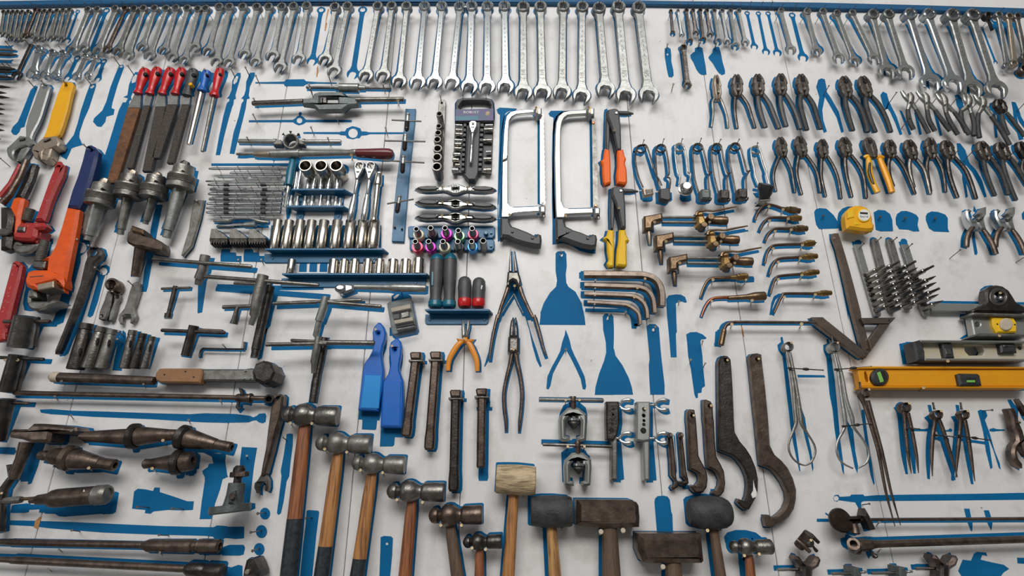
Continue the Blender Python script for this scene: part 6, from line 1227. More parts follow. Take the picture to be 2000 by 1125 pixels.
# ================================================================ bit holders
rails = [((1674, 478), (1715, 620), 13, 0, 'first'), ((1707, 466), (1744, 612), 13.5, 1, 'second'), ((1737, 466), (1776, 605), 13.5, 1, 'third'), ((1766, 478), (1810, 618), 14, 0, 'fourth')]
cols = [[(1710, 528), (1714, 540), (1716, 551.5), (1719.5, 563), (1722, 575), (1725, 587), (1729, 599)],
        [(1739, 520), (1742, 531), (1744, 543), (1747, 555), (1750, 564.5), (1753, 576), (1755, 588), (1762, 599)],
        [(1770, 520), (1774, 532), (1777, 544), (1780, 555), (1782, 567), (1786, 577.5), (1788, 591)],
        [(1804, 529), (1809, 548), (1810, 560), (1815, 572), (1814, 583), (1822, 595)]]
for (A, B, w, rnd, nm), cl in zip(rails, cols):
    T = Thing('bit_rail', 'slanted flat metal bit rail, %s of four' % nm, 'bit rail', 'bit rails', (-.01, 0.003 if rnd else .014))
    F = frame(*A, .01, *B, .01); k = S(*A, .01); h = w / 2 * k; L = F.L
    a = M(); pts = ([(h, -h), (L - h, -h), (L - h * .3, -h * .7), (L, 0), (L - h * .3, h * .7), (L - h, h), (h, h), (h * .3, h * .72), (0, 0), (h * .3, -h * .72)] if rnd else [(0, -h), (L - h, -h), (L - h * .3, -h * .7), (L, 0), (L - h * .3, h * .7), (L - h, h), (0, h)])
    prism(a, F, pts, -.004, .003, .001); T.add('rail', a, satin if not rnd else dull)
    a = M()
    for q in range(8): prism(a, F, [(L * (.42 + .068 * q), -h * 1.05), (L * (.42 + .068 * q) + L * .03, -h * 1.05), (L * (.42 + .068 * q) + L * .03, h * .3), (L * (.42 + .068 * q), h * .3)], .003, .009, .001, pt=False)
    T.add('clip', a, dark)
    if rnd: a = M(); text(a, 'L', Frame(F.p(h * 1.1, -h * .3, .003), F.v, -F.u, F.n), 0, 0, 0, h * 1.1); T.add('stamped_letter', a, dark, 0)
    T.end(); c = F.p(h * 1.7, 0, 0); NAILS.append((Vector((c.x - .001, -.036, c.z + .006)), Vector((c.x, 0, c.z)), 's', .0022))
    for j, (cx_, cy_) in enumerate(cl):
        T = Thing('screwdriver_bit', 'steel screwdriver bit sticking out of the %s bit rail, %s down' % (nm, ordw(j + 1)), 'screwdriver bit', 'screwdriver bits on the rails')
        c = W(cx_, cy_, .046); k = S(cx_, cy_, .046); r = 4.6 * k
        b = (c.x, -.014, c.z); t = (c.x, -.076, c.z)
        a = M(); lathe(a, b, t, [(0, r), (.5, r), (.52, r * .8)], 6, False); T.add('hexagon_body', a, bitm)
        a = M(); lathe(a, b, t, [(.48, r * .72), (.5, r * .98), (.54, r * .9), (.56, r * .6)], 14, False); T.add('collar', a, nickel)
        a = M(); lathe(a, b, t, [(.53, r * .62), (.75, r * .6), (.8, r * .5), (1, r * (.12 if (j % 3) else .5))], 10, False); T.add('tip', a, bitm); T.end(False)
sil(Q(4, 2, '343,365 360,345 390,342 410,360 412,395 348,398'), 'round blue top above the first bit rail'); sil(Q(4, 2, '792,350 805,332 835,332 857,350 860,385 800,388'), 'round blue top above the fourth bit rail')
# ================================================================ squares and combination square
T = Thing('steel_square', 'brown steel carpenter square with a long blade and short leg', 'square', None, (-.012, -.002))
a = M(); px(a, Q(4, 2, '135,278 190,275 225,380 290,600 350,820 410,1050 415,1100') + Q(4, 3, '440,170 500,400 500,430 460,495 440,480') + Q(4, 2, '345,1125 300,950 230,640 175,420 140,330'), .01, .02, .001); T.add('blade', a, hexm); T.end(); pin(*Q(4, 2, '147,322')[0], .03, 'b')
T = Thing('steel_square', 'brown steel try square forming a triangle over the long blade', 'square')
a = M(); px(a, Q(4, 3, '410,105 748,100 690,160 440,160'), .02, .03, .001); px(a, Q(4, 3, '590,165 690,165 510,420 485,315'), .02, .029, .001); T.add('arm', a, hexm)
a = M(); disc(a, *Q(4, 3, '685,125')[0], .03, .032, 2, 10, False); disc(a, *Q(4, 3, '475,415')[0], .03, .032, 2, 10, False); T.add('rivet', a, dark, 0); T.end()
T = Thing('steel_square', 'slanting brown steel bar with a pointed end, below the long torch tip', 'square', None, (-.01, -.006))
a = M(); px(a, Q(4, 3, '-70,95 40,95 70,120 380,370 440,420 445,480 420,495 390,480 -20,170 -60,125'), .02, .032, .002); T.add('blade', a, hexm); T.end()
sil(Q(4, 2, '180,430 230,640 300,950 345,1125') + Q(4, 3, '345,0 380,200 425,400 380,380 340,200 300,20 285,0') + Q(4, 2, '285,1125 230,850 190,600'), 'blue strip along the left of the long square blade')
T = Thing('combination_square', 'combination square with a dark semicircular protractor head on a ruler', 'combination square', None, (-.01, .004))
a = M(); px(a, [(1816, 595), (1834, 592), (2010, 595), (2010, 609), (1822, 607)], .012, .02, .001); T.add('ruler', a, alu)
a = M(); px(a, Q(4, 2, '1510,1045 1505,1020 1600,980 1635,940 1630,880 1640,820 1680,790 1740,780 1800,790 1860,830 1900,890 1930,940 2000,985 2020,990 2020,1050'), .018, .04, .004, [circ(*Q(4, 2, '1768,900')[0], 11, 22)]); T.add('protractor_head', a, dark)
a = M(); px(a, circ(*Q(4, 2, '1758,895')[0], 18, 26), .04, .042, .001, [circ(*Q(4, 2, '1768,900')[0], 12, 22)], pt=False); T.add('dial', a, steel, 1)
a = M(); bpx(a, *Q(4, 2, '1765,915')[0], .03, 6); T.add('knob', a, chrome, 1); T.end(); pin(*Q(4, 2, '1768,860')[0], .055, 'b', 2.5)
# ================================================================ spirit levels
T = Thing('spirit_level', 'grey aluminium spirit level with a yellow oval plate', 'level', None, (-.018, .0))
a = M(); px(a, Q(4, 3, '1480,70 2050,75 2050,290 1520,285'), .012, .03, .002, [circ(*Q(4, 3, '1550,168')[0], 5.3, 16)]); T.add('web', a, alu)
a = M(); px(a, Q(4, 3, '1505,50 2050,65 2050,95 1500,75'), .008, .046, .002); T.add('flange', a, dull); a = M(); px(a, Q(4, 3, '1570,250 2050,262 2050,285 1510,285 1530,270'), .008, .046, .002); T.add('flange', a, dull)
a = M(); px(a, Q(4, 3, '1690,90 1900,95 1935,150 1935,245 1740,250 1700,180'), .03, .038, .003, pt=False); T.add('vial_plate', a, yellow2)
a = M(); px(a, circ(*Q(4, 3, '1835,165')[0], 12.5, 24), .038, .042, .002, pt=False); T.add('round_vial', a, beige, 2)
a = M(); 
for p in ('1742,165', '1912,170'): disc(a, *Q(4, 3, p)[0], .038, .0385, 1.8, 10, False)
T.add('hole', a, hole, 2); T.end(); pin(*Q(4, 3, '1760,278')[0], .06, 'b', 2.6)
T = Thing('spirit_level', 'worn cream and grey spirit level with black end cap and vial blocks', 'level', None, (-.018, -.002))
a = M(); px(a, Q(4, 3, '1000,340 2050,345 2050,520 1040,515'), .012, .03, .002, [Q(4, 3, '1415,375 1590,375 1620,430 1600,470 1470,472 1430,430')]); T.add('web', a, pale)
a = M(); px(a, Q(4, 3, '985,318 2050,328 2050,348 995,338'), .008, .05, .002); T.add('flange', a, alu); a = M(); px(a, Q(4, 3, '1030,498 2050,502 2050,522 1035,520'), .008, .05, .002); T.add('flange', a, alu)
a = M(); px(a, Q(4, 3, '925,335 995,320 1040,430 1045,525 960,525'), .018, .052, .004); T.add('end_cap', a, blackp)
a = M(); px(a, Q(4, 3, '1200,345 1300,345 1330,495 1235,495'), .02, .042, .003, pt=False); T.add('vial_block', a, blackp); a = M(); px(a, Q(4, 3, '1770,350 1920,350 1940,445 1785,445'), .02, .042, .003, pt=False); T.add('vial_block', a, blackp)
a = M(); px(a, Q(4, 3, '1225,400 1285,400 1300,460 1245,460'), .042, .044, .001, pt=False); px(a, Q(4, 3, '1800,365 1895,365 1900,385 1805,385'), .042, .044, .001, pt=False); T.add('vial', a, steel, 3)
a = M(); disc(a, *Q(4, 3, '1962,398')[0], .03, .032, 3.4, 12, False); T.add('hole', a, dark, 0); T.end(); pin(*Q(4, 3, '1257,525')[0], .06, 'b', 3)
T = Thing('spirit_level', 'long orange-yellow spirit level with two black-framed green vials', 'level', None, (-.004, -.004))
a = M(); px(a, Q(4, 3, '375,600 2060,605 2060,775 410,775'), .012, .032, .002, [Q(4, 3, '447,635 460,628 475,660 488,720 480,735 462,725 450,690')]); T.add('web', a, levely)
a = M(); px(a, Q(4, 3, '365,585 500,575 2060,582 2060,600 375,602'), .008, .038, .002); T.add('flange', a, levely); a = M(); px(a, Q(4, 3, '415,772 2060,775 2060,792 420,790'), .008, .038, .002); T.add('flange', a, levely)
a = M(); o = [(1600 + (605 + 88 * math.cos(t)) / 5, 600 + (680 + 84 * math.sin(t) + 0) / 5) for t in [i * math.pi / 12 for i in range(24)]]; px(a, o, .025, .042, .004, pt=False); T.add('vial_frame', a, blackp)
a = M(); px(a, Q(4, 3, '1355,655 1380,645 1560,648 1580,665 1600,765 1380,768'), .025, .042, .004, pt=False); T.add('vial_frame', a, blackp)
a = M(); px(a, Q(4, 3, '568,640 600,625 635,720 625,732 600,735'), .042, .044, .001, pt=False); T.add('vial', a, vial, 2)
a = M(); px(a, Q(4, 3, '1438,688 1530,688 1532,745 1445,745'), .042, .0425, 0, pt=False); T.add('vial_window', a, hole, 3)
a = M(); px(a, Q(4, 3, '600,625 640,625 665,700 640,732 625,700'), .042, .0428, 0, pt=False); T.add('vial_window', a, hole, 2)
a = M(); px(a, Q(4, 3, '1445,712 1525,712 1528,735 1448,735'), .0425, .0445, .001, pt=False); T.add('vial', a, vial, 3); T.end(); pin(*Q(4, 3, '1020,785')[0], .065, 'b', 3)
sil(Q(4, 3, '1402,85 1420,75 1470,78 1505,275 1470,285 1450,255'), 'blue end patch left of the grey aluminium level')
# ================================================================ cutting torches
for i, (ox, oy) in enumerate(((0, 0), (112 / 5, 188 / 5), (246 / 5, 399 / 5))):
    s = lambda st: [(x + ox, y + oy) for x, y in Q(3, 2, st)]
    T = Thing('cutting_torch', 'bronze cutting torch with an angled head and long lever, %s of three' % ['top', 'middle', 'bottom'][i], 'cutting torch', 'cutting torches', (0, -.006))
    a = M(); px(a, s('290,105 372,92 470,72 473,140 400,158 375,175 372,230 292,240'), .032, .055, .004); T.add('head', a, bronze)
    a = M(); p = s('330,178 332,262'); lpx(a, (*p[0], .04), (*p[1], .04), [(0, 8.6), (.45, 9), (.5, 9.6), (.95, 9.6), (1, 7)], 8); T.add('nut', a, steel)
    a = M(); p = s('334,250 346,392'); lpx(a, (*p[0], .04), (*p[1], .04), [(0, 4.6), (.3, 4.2), (.95, 2.6), (1, 2)], 14); T.add('nozzle', a, bronze if i else jawtan)
    for (y, r) in ((122, 2.9), (170, 3.3)):
        a = M(); p = s('465,%d 825,%d' % (y, y + (4 if y > 150 else 0))); lpx(a, (*p[0], .045), (*p[1], .045), [(0, r), (1, r)], 12); T.add('tube', a, dull)
    a = M(); px(a, s('805,100 870,95 885,115 900,150 900,200 870,205 820,195 808,170'), .034, .058, .005); px(a, s('795,112 815,62 845,55 870,72 880,100'), .03, .056, .004); T.add('valve_body', a, brass)
    a = M(); p = s('905,150 1102,157'); lpx(a, (*p[0], .042), (*p[1], .042), [(0, 6), (.1, 7), (.12, 8.2), (.55, 8.4), (.58, 9), (.97, 8.4), (1, 7)], 20); T.add('rear_body', a, bronze)
    a = M(); p = s('946,112')[0]; disc(a, *p, .03, .066, 6.8, 20); p = s('880,190')[0]; disc(a, *p, .03, .06, 6.2, 20); T.add('valve_knob', a, bronze)
    a = M(); tpx(a, [(*p, .056, r) for p, r in zip(s('800,105 812,72 840,62 900,55 970,60 1060,42 1190,18'), (3, 3.2, 2.6, 2, 2.2, 2.3, 1.5))], 10, .7, 3); T.add('lever', a, bronze); T.end()
    pin(*s('392,167')[0], .065, 'b', 3); pin(*s('930,168')[0], .075, 'b', 2.6)
sil(Q(3, 2, '1010,290 1100,285 1200,262 1300,245 1310,258 1200,278 1100,295 1020,300'), 'thin blue lever outline under the middle torch lever')
# ================================================================ welding tips
GW = 'bent welding tips'
tips = [('1378,150 1385,110 1430,35 1490,0 1560,8 1640,38', '1640,38 1810,62', 7, tipm, bronze, 'topmost'), ('1422,252 1450,190 1495,138 1550,125 1690,127', '1690,127 1820,132', 6.8, tipm, brass, 'second'),
        ('1475,352 1505,285 1550,242 1600,232 1720,235', '1720,235 1880,232', 7, tipm, bronze, 'third'), ('1470,572 1490,480 1530,412 1600,392 1830,384', '1830,384 1950,372', 7, tipm, brass, 'fourth'),
        ('1515,682 1540,600 1580,542 1640,522 1810,513', '1810,513 1975,502', 6.6, tipm, brass, 'fifth'), ('1524,872 1545,790 1580,712 1640,692 1825,677', '1825,677 1990,655', 6.4, tipm, brass, 'sixth'),
        ('1560,1055 1590,985 1640,885 1680,867 1955,868', '1955,868 2115,860', 6, tipm, brass, 'lowest')]
for i, (p, n, r, m, nm, wd) in enumerate(tips):
    T = Thing('welding_tip', 'bent welding tip, %s of seven in the right-hand stack' % wd, 'welding tip', GW, (-.006, -.008))
    P = Q(3, 2, p); a = M(); n_ = len(P); tpx(a, [(x, y, .03, 2.0 + 1.3 * j / n_) for j, (x, y) in enumerate(P)], 12, 1, 3); T.add('tube', a, m)
    A, B = Q(3, 2, n); a = M(); pf = [(0, 4), (.18, 4), (.2, r * .75), (.38, r * .8), (.4, r), (.75, r * 1.02), (.8, r * .85), (1, r * .8)] + ([(1.0, 1.5), (1.2, 1.2)] if i == 3 else [])
    lpx(a, (*A, .032), (*B, .032), pf, 10); T.add('connector_nut', a, nm); T.end()
    pin(P[-3][0] + 4, P[-3][1] + 3, .045, 'b', 2.8); pin(A[0] + 1.5, A[1] + 1.5, .05, 'b', 2.8)
T = Thing('welding_tip', 'bent dark welding tip with a brass nut, left below the torches', 'welding tip', GW, (.006, -.006))
P = Q(3, 2, '838,905 870,812 912,742 970,717 1135,710'); a = M(); tpx(a, [(x, y, .03, 2.2 + .3 * j) for j, (x, y) in enumerate(P)], 12, 1, 3); T.add('tube', a, bronze)
a = M(); A, B = Q(3, 2, '1130,711 1298,700'); lpx(a, (*A, .032), (*B, .032), [(0, 3.6), (.35, 3.8), (.38, 6.3), (.5, 6.3), (.52, 7.4), (.95, 7.2), (1, 6)], 10); T.add('connector_nut', a, brass); T.end()
pin(*Q(3, 2, '963,731')[0], .045, 'b', 3); pin(*Q(3, 2, '1286,730')[0], .045, 'b', 2.4); sil(Q(3, 2, '1290,700 1355,700 1365,720 1362,755 1300,758'), 'blue patch right of the left-hand brass welding nut')
T = Thing('welding_tip', 'copper-coloured bent welding tip with a tapered bronze end', 'welding tip', GW, (0, -.003))
P = Q(3, 2, '850,1092 880,1010 930,935 990,910 1120,905'); a = M(); tpx(a, [(x, y, .03, 1.8 + .45 * j) for j, (x, y) in enumerate(P)], 12, 1, 3); T.add('tube', a, copper)
a = M(); A, B = Q(3, 2, '1110,910 1470,890'); lpx(a, (*A, .034), (*B, .034), [(0, 3.6), (.05, 4.4), (.5, 5.4), (.68, 8), (.72, 8.4), (.75, 8.8), (.97, 9), (1, 8)], 20); T.add('connector', a, bronze); T.end()
pin(*Q(3, 2, '950,938')[0], .045, 'b', 2.4); pin(*Q(3, 2, '1346,933')[0], .05, 'b', 3)
T = Thing('welding_tip', 'very long brown heating tip running right to the steel squares', 'welding tip', None, (-.014, -.002))
P = Q(3, 3, '1070,232 1085,185 1120,158 1180,146 1500,147 1970,150'); a = M(); tpx(a, [(x, y, .03, r) for (x, y), r in zip(P, (3.4, 3.4, 3.2, 3, 3, 2.6))], 12, 1, 3); T.add('tube', a, brown)
a = M(); A, B = Q(3, 3, '1072,215 1040,372'); lpx(a, (*A, .032), (*B, .032), [(0, 4), (.05, 5.2), (.2, 5.2), (.22, 5.8), (.3, 5.4), (.97, 5.6), (1, 4.5)], 18); T.add('nozzle', a, bronze); T.end()
pin(*Q(3, 3, '1148,165')[0], .045, 'b', 3.2); pin(*Q(3, 3, '1828,162')[0], .045, 'b', 3.2)
sil(Q(3, 3, '1060,165 1100,150 1040,215 1020,260 1020,385 975,385 985,240 1015,230'), 'blue nozzle outline left of the long heating tip')
sil(Q(3, 2, '1600,870 1640,865 1570,930 1545,1000 1530,1075 1512,1075 1530,960 1555,895'), 'blue curve left of the lowest welding tip')
# ================================================================ hook spanners
def spanner(label, up_, mid, tail, m, holep, d=.026, extra=None, fleck=None):
    T = Thing('hook_spanner', label, 'hook spanner', 'hook spanners', (-.008, -.002))
    o = up_ + mid + tail
    a = M(); px(a, o, .008, d, .003, [circ(*holep, 2.6, 12)]); T.add('handle', a, m)
    if fleck:
        a = M(); px(a, fleck, d, d + .0006, 0, pt=False); T.add('paint_fleck', a, white, 0)
    if extra: 
        a = M(); px(a, extra, d, d + .004, .002, pt=False); T.add('hook', a, m, 0)
    T.end(); pin(holep[0] + 2, holep[1] - 1, .05, 'b' if extra is None else 's', 2.4)
spanner('largest hook spanner, reddish brown, rightmost of the six', Q(3, 3, '1325,480 1345,455 1400,447 1440,460 1450,560 1475,760 1495,960 1505,1060'), Q(3, 4, '1515,200 1525,350 1570,440 1640,500 1700,570 1750,670 1782,780 1780,880 1760,970 1710,1050 1640,1100 1590,1120') + Q(3, 5, '1550,275 1490,270 1472,200 1475,155 1520,155 1530,180 1580,170 1630,130'), Q(3, 4, '1670,960 1700,880 1690,800 1650,710 1600,640 1550,585 1500,560 1438,540 1420,380 1400,180 1380,0') + Q(3, 3, '1365,860 1345,660'), brown, Q(3, 3, '1400,508')[0])
spanner('second largest hook spanner, dark grey with a pale paint fleck', Q(3, 3, '1020,530 1035,490 1070,470 1110,475 1140,510 1150,640 1160,800 1168,1000'), Q(3, 4, '1172,100 1180,220 1230,310 1290,380 1340,460 1385,570 1408,680 1405,800 1380,870 1320,975 1285,980 1240,945 1205,905 1220,872 1245,885 1275,895'), Q(3, 4, '1300,830 1310,740 1300,650 1260,560 1210,490 1160,450 1080,420 1032,400 1028,200 1025,0') + Q(3, 3, '1022,800'), dark, Q(3, 3, '1095,520')[0], fleck=Q(3, 4, '1358,690 1370,750 1392,810 1385,850 1350,865 1335,825 1355,790'))
spanner('mid-sized mottled hook spanner with a nail in its top hole, left of its straighter neighbour', Q(3, 3, '718,1010 735,995 785,1000 795,1060'), Q(3, 4, '800,100 815,300 825,450 860,520 900,590 915,680 905,760 870,810 800,815 770,790 745,750 780,735 800,745'), Q(3, 4, '835,700 838,660 820,620 790,600 745,580 735,400 722,150') + Q(3, 3, '716,1100'), brown, Q(3, 3, '765,1060')[0])
spanner('mid-sized rusty hook spanner right of the mottled one', Q(3, 3, '875,905 900,900 945,920 962,950 970,1080'), Q(3, 4, '975,100 985,300 1000,460 1040,530 1075,600 1088,720 1075,800 1040,845 985,850 965,820 975,795 1000,795'), Q(3, 4, '1030,740 1035,680 1010,620 980,590 920,565 905,400 890,150') + Q(3, 3, '882,1090'), brown, Q(3, 3, '935,965')[0])
spanner('smallest hook spanner, leftmost, hanging beside the flaring bars', Q(3, 4, '520,245 540,225 565,230 578,300 590,400 600,520 605,620'), Q(3, 4, '612,680 632,715 625,755 575,785 558,760 570,740 595,735'), Q(3, 4, '600,700 570,665 555,640 550,500 535,350'), brown, Q(3, 4, '545,252')[0], .022)
spanner('second smallest hook spanner with a closed curl at its foot', Q(3, 4, '630,235 645,218 665,225 672,300 690,450 705,600 725,680'), Q(3, 4, '728,720 705,745 660,740 635,710 645,698 680,712'), Q(3, 4, '700,690 685,665 665,655 655,500 640,330'), brown, Q(3, 4, '650,248')[0], .022)
sil(Q(3, 4, '575,240 590,260 610,600 600,640 595,420'), 'thin blue sliver right of the smallest hook spanner'); sil(Q(3, 4, '655,740 725,735 720,770 690,778 665,770'), 'blue patch under the curl of the second smallest hook spanner')
sil(Q(3, 4, '935,775 970,775 1030,730 1000,790 960,850'), 'blue patch at the hook of the rusty mid-sized spanner'); sil(Q(3, 4, '740,740 800,735 850,690 800,780 770,800'), 'blue patch at the hook of the mottled spanner')
# ================================================================ spring calipers and dividers
def caliper(label, hub, hr, legs, m, screws, group, kind='spring_caliper', stem=None, shift=(-.016, -.004), ring=True, d=.03, cat='caliper'):
    T = Thing(kind, label, cat, group, shift)
    a = M()
    if ring: 
        px(a, circ(*hub, hr, 22), d - .012, d + .004, .0015, [circ(hub[0], hub[1], hr * .74, 18)]); T.add('bow_spring', a, m)
    for i, P in enumerate(legs):
        a = M(); tpx(a, [(x, y, d - (0 if i == 0 else .002), r) for x, y, r in P], 10, .7, 3 if len(P) > 3 else 1); T.add('leg', a, m)
    if stem: a = M(); lpx(a, (*stem[0], d), (*stem[1], d), [(0, 1.8), (.7, 1.8), (1, 2.4)], 10); T.add('stem', a, dark)
    for (A, B) in screws:
        a = M(); lpx(a, (*A, d + .006), (*B, d + .006), [(0, 2.4), (.1, 2.4), (.12, 1.1), (.42, 1.1), (.43, 2.2), (.52, 3.2), (.58, 2.2), (.6, 1.1), (.97, 1.1), (1, 1.8)], 12); T.add('adjusting_screw', a, dark)
    T.end(group == 'short dark spring dividers'); pin(hub[0] + hr * .5, hub[1] - hr * .8, .05, 'b', 2.4)
GC = 'spring calipers with bulging legs'
caliper('spring caliper with bowed legs, left of the pair', (1541, 677), 10, [[(1536, 684, 2.2), (1542, 712, 3), (1549, 750, 3.4), (1553, 800, 3.4), (1555, 825, 4), (1548, 845, 2.4), (1540, 870, 2.2), (1545, 890, 2.2), (1558, 904, 2), (1571, 909, 1.5)], [(1543, 688, 2.2), (1550, 725, 3.2), (1557, 765, 3.4), (1563, 805, 4), (1566, 828, 4.2), (1576, 845, 2.4), (1590, 868, 2.2), (1592, 885, 2.2), (1584, 903, 2), (1572, 909, 1.5)]], dull, [((1539, 719), (1608, 723))], GC)
caliper('spring caliper with bowed legs, right of the pair', (1631, 678), 11, [[(1629, 690, 2.2), (1636, 720, 3.2), (1643, 770, 3.4), (1650, 815, 4.4), (1650, 835, 3), (1637, 860, 2.4), (1634, 882, 2.4), (1644, 903, 2.2), (1666, 915, 1.6)], [(1633, 690, 2.2), (1645, 735, 3.2), (1653, 780, 3.4), (1664, 815, 4.4), (1668, 835, 3), (1685, 858, 2.4), (1697, 882, 2.4), (1693, 903, 2.2), (1676, 914, 1.6)]], satin, [((1630, 722), (1702, 716))], GC, stem=((1624, 656), (1627, 670)))
sil(Q(3, 3, '1620,295 1640,290 1650,340 1660,400 1690,600 1720,850 1750,1125') + Q(3, 4, '1760,200 1790,400 1815,600 1805,600 1770,450 1740,300 1715,150 1700,0') + Q(3, 3, '1680,850 1640,480 1600,420 1590,370 1625,340'), 'blue caliper outline left of the left bowed caliper')
sil(Q(3, 4, '1830,0 1860,80 1880,220 1920,400 1943,570 1935,605 1900,430 1850,230 1830,150'), 'blue leg outline inside the left bowed caliper'); sil([(1557, 732), (1610, 733), (1612, 737), (1558, 737)], 'thin blue screw outline left of the yellow level')
sil(Q(4, 3, '70,310 90,312 100,360 115,470 150,700 175,950 190,1125') + Q(4, 4, '205,300 240,560 242,640 225,600 180,380 150,200 130,0') + Q(4, 3, '100,850 70,500 40,420 38,370 75,355'), 'blue caliper outline left of the right bowed caliper')
sil(Q(4, 4, '265,100 330,200 350,400 380,560 370,620 345,560 310,380 275,200'), 'blue leg outline inside the right bowed caliper'); sil(Q(4, 4, '410,0 440,0 470,250 500,450 540,720 530,735 500,640 450,330 425,150'), 'blue leg outline between the right bowed caliper and the long dividers')
caliper('very long dark dividers slanting down below the yellow level', (1693, 768), 9.5, [[(1680, 772, 7), (1688, 790, 4.2), (1695, 812, 4), (1715, 880, 3.6), (1730, 960, 2.8), (1748, 1028, .8)], [(1695, 782, 4.2), (1702, 808, 3.8), (1722, 880, 3.4), (1740, 960, 2.6), (1759, 1026, .8)]], brown, [((1645, 833), (1702, 827))], None, 'dividers', ((1679, 746), (1681, 758)), (-.02, 0), cat='dividers', d=.045)
GD = 'short dark spring dividers'
caliper('short dark dividers, first right of the long pair', (1771, 796), 10.5, [[(1760, 794, 5.5), (1766, 808, 4.2), (1770, 850, 3.8), (1774, 890, 3.2), (1780, 925, .8)], [(1773, 806, 4), (1781, 840, 3.6), (1790, 890, 3.2), (1794, 924, .8)]], brown, [((1770, 836), (1796, 838))], GD, 'dividers', None, (-.016, 0), cat='dividers')
caliper('short dark dividers, middle of the three', (1834, 810), 9.5, [[(1818, 808, 6), (1826, 822, 4), (1822, 850, 3.8), (1820, 890, 3.2), (1821, 930, 1)], [(1833, 818, 4), (1842, 840, 4), (1856, 885, 3.4), (1870, 932, .8)]], brown, [((1826, 850), (1865, 853))], GD, 'dividers', ((1822, 786), (1825, 800)), (-.014, -.012), cat='dividers')
caliper('short dark dividers, right of the three', (1886, 810), 9.5, [[(1871, 808, 6.5), (1876, 822, 4.2), (1874, 850, 3.8), (1870, 890, 3.2), (1867, 933, 1)], [(1884, 820, 4.2), (1890, 850, 4), (1897, 895, 3.4), (1904, 940, .8)]], brown, [((1872, 851), (1935, 860))], GD, 'dividers', ((1876, 786), (1878, 800)), (-.012, -.012), cat='dividers')
sil([(1909, 803), (1914, 800), (1925, 803), (1928, 812), (1923, 820), (1932, 845), (1942, 880), (1952, 905), (1954, 917), (1950, 913), (1940, 880), (1930, 856), (1926, 843), (1932, 870), (1938, 913), (1934, 916), (1925, 880), (1920, 845), (1914, 820)], 'blue outline of missing dividers right of the three dark ones'); NAILS.append((W(1938, 801, .05), Vector((W(1920, 802, 0).x, 0, W(1920, 802, 0).z)), 'b', .0024))
sil([(1932, 838), (1940, 836), (1945, 838), (1962, 839), (1962, 841), (1945, 842), (1940, 843), (1932, 842)], 'thin blue screw outline beside the missing dividers')
sil([(1784, 837), (1805, 838), (1812, 836), (1816, 840), (1850, 840), (1856, 836), (1860, 840), (1858, 843), (1784, 842)], 'blue screw outline between the short dividers')
T = Thing('outside_caliper', 'dark curved outside caliper at the right edge', 'caliper', None, (-.014, -.004))
a = M(); px(a, Q(4, 4, '1850,-10 1920,-15 1945,40 1965,120 2000,200 2030,300 2050,460 2010,400 1990,330 1960,360 1945,420 1960,480 2000,530 2000,575 1950,545 1905,490 1890,420 1900,350 1940,300 1930,230 1900,180 1885,80'), .014, .032, .004); T.add('leg', a, brown)
a = M(); px(a, Q(4, 3, '1940,895 1960,890 2030,980 2030,1060 1990,1000'), .03, .042, .003); T.add('arm', a, brown)
a = M(); disc(a, *Q(4, 4, '1962,125')[0], .032, .04, 2.2, 12, False); T.add('pivot', a, bronze); T.end()
sil(Q(4, 3, '1895,905 1920,892 1990,1010 2010,1125 1975,1080 1930,980'), 'blue arm outline above the outside caliper'); sil(Q(4, 3, '1820,995 1850,990 1860,1125') + Q(4, 4, '1890,100 1900,230 1915,300 1870,350 1850,420 1870,490 1910,540 1945,572 1935,580 1870,550 1825,480 1815,400 1850,330 1890,290 1870,200 1830,60'), 'blue hooked outline left of the outside caliper')
# ================================================================ bottom right rods
sil(Q(4, 4, '135,865 150,835 185,830 200,850 240,850 300,845 310,830 430,828 440,845 560,835 1000,828 1500,822 2010,812 2010,880 1500,885 1000,890 500,893 430,895 410,905 410,1010 400,1012 380,960 350,905 300,900 190,885 175,900 145,890'), 'long blue beam-compass outline with a ring end', [circ(*Q(4, 4, '165,867')[0], 5, 14)])
T = Thing('depth_gauge', 'thin dark beam with a round disc and a sliding pointer', 'gauge', None, (-.01, -.004))
a = M(); lpx(a, (1652, 1015, .03), (2040, 1013, .03), [(0, 5), (.02, 5), (.02, 3.4), (.12, 3.4), (.13, 2.8), (1, 3.2)], 12); T.add('beam', a, brown)
a = M(); c = W(1641, 1016, .035); lathe(a, W(1637, 1017, .03), W(1645, 1015.5, .042), [(0, .021), (.4, .023), (.8, .023), (1, .0215)], 28); T.add('disc', a, steel); px(a, [(1655, 1010), (1684, 1009), (1684, 1022), (1655, 1023)], .018, .04, .004); T.add('slider', a, brown)
a = M(); tpx(a, [(1666, 1022, .035, 6), (1669, 1032, .035, 7.5), (1670, 1041, .035, 9), (1670, 1043, .035, 6)], 16); T.add('thumb_knob', a, brown)
a = M(); px(a, [(1691, 993), (1700, 1008), (1706, 1020), (1712, 1034), (1702, 1036), (1694, 1018), (1688, 1008)], .02, .045, .003); T.add('pointer', a, dark); T.end(); pin(1718, 1020, .05, 'b'); NAILS.append((W(1698, 984, .05), Vector((W(1684, 986, 0).x, 0, W(1684, 986, 0).z)), 'b', .0024))
sil([(1595, 1013), (1630, 1013), (1630, 1019), (1595, 1019)], 'short blue strip left of the round disc'); 
sil(Q(4, 5, '1412,92 1465,92 1480,170 1495,230 1492,310 1480,310 1440,210'), 'blue blade outline under the thin beam, left of two'); sil(Q(4, 5, '1605,108 1655,108 1685,200 1690,240 1678,305 1640,230'), 'blue blade outline under the thin beam, right of two')
T = Thing('boring_bar', 'thick brown bar with a clamp ring at its left end', 'bar', None, (-.006, .01))
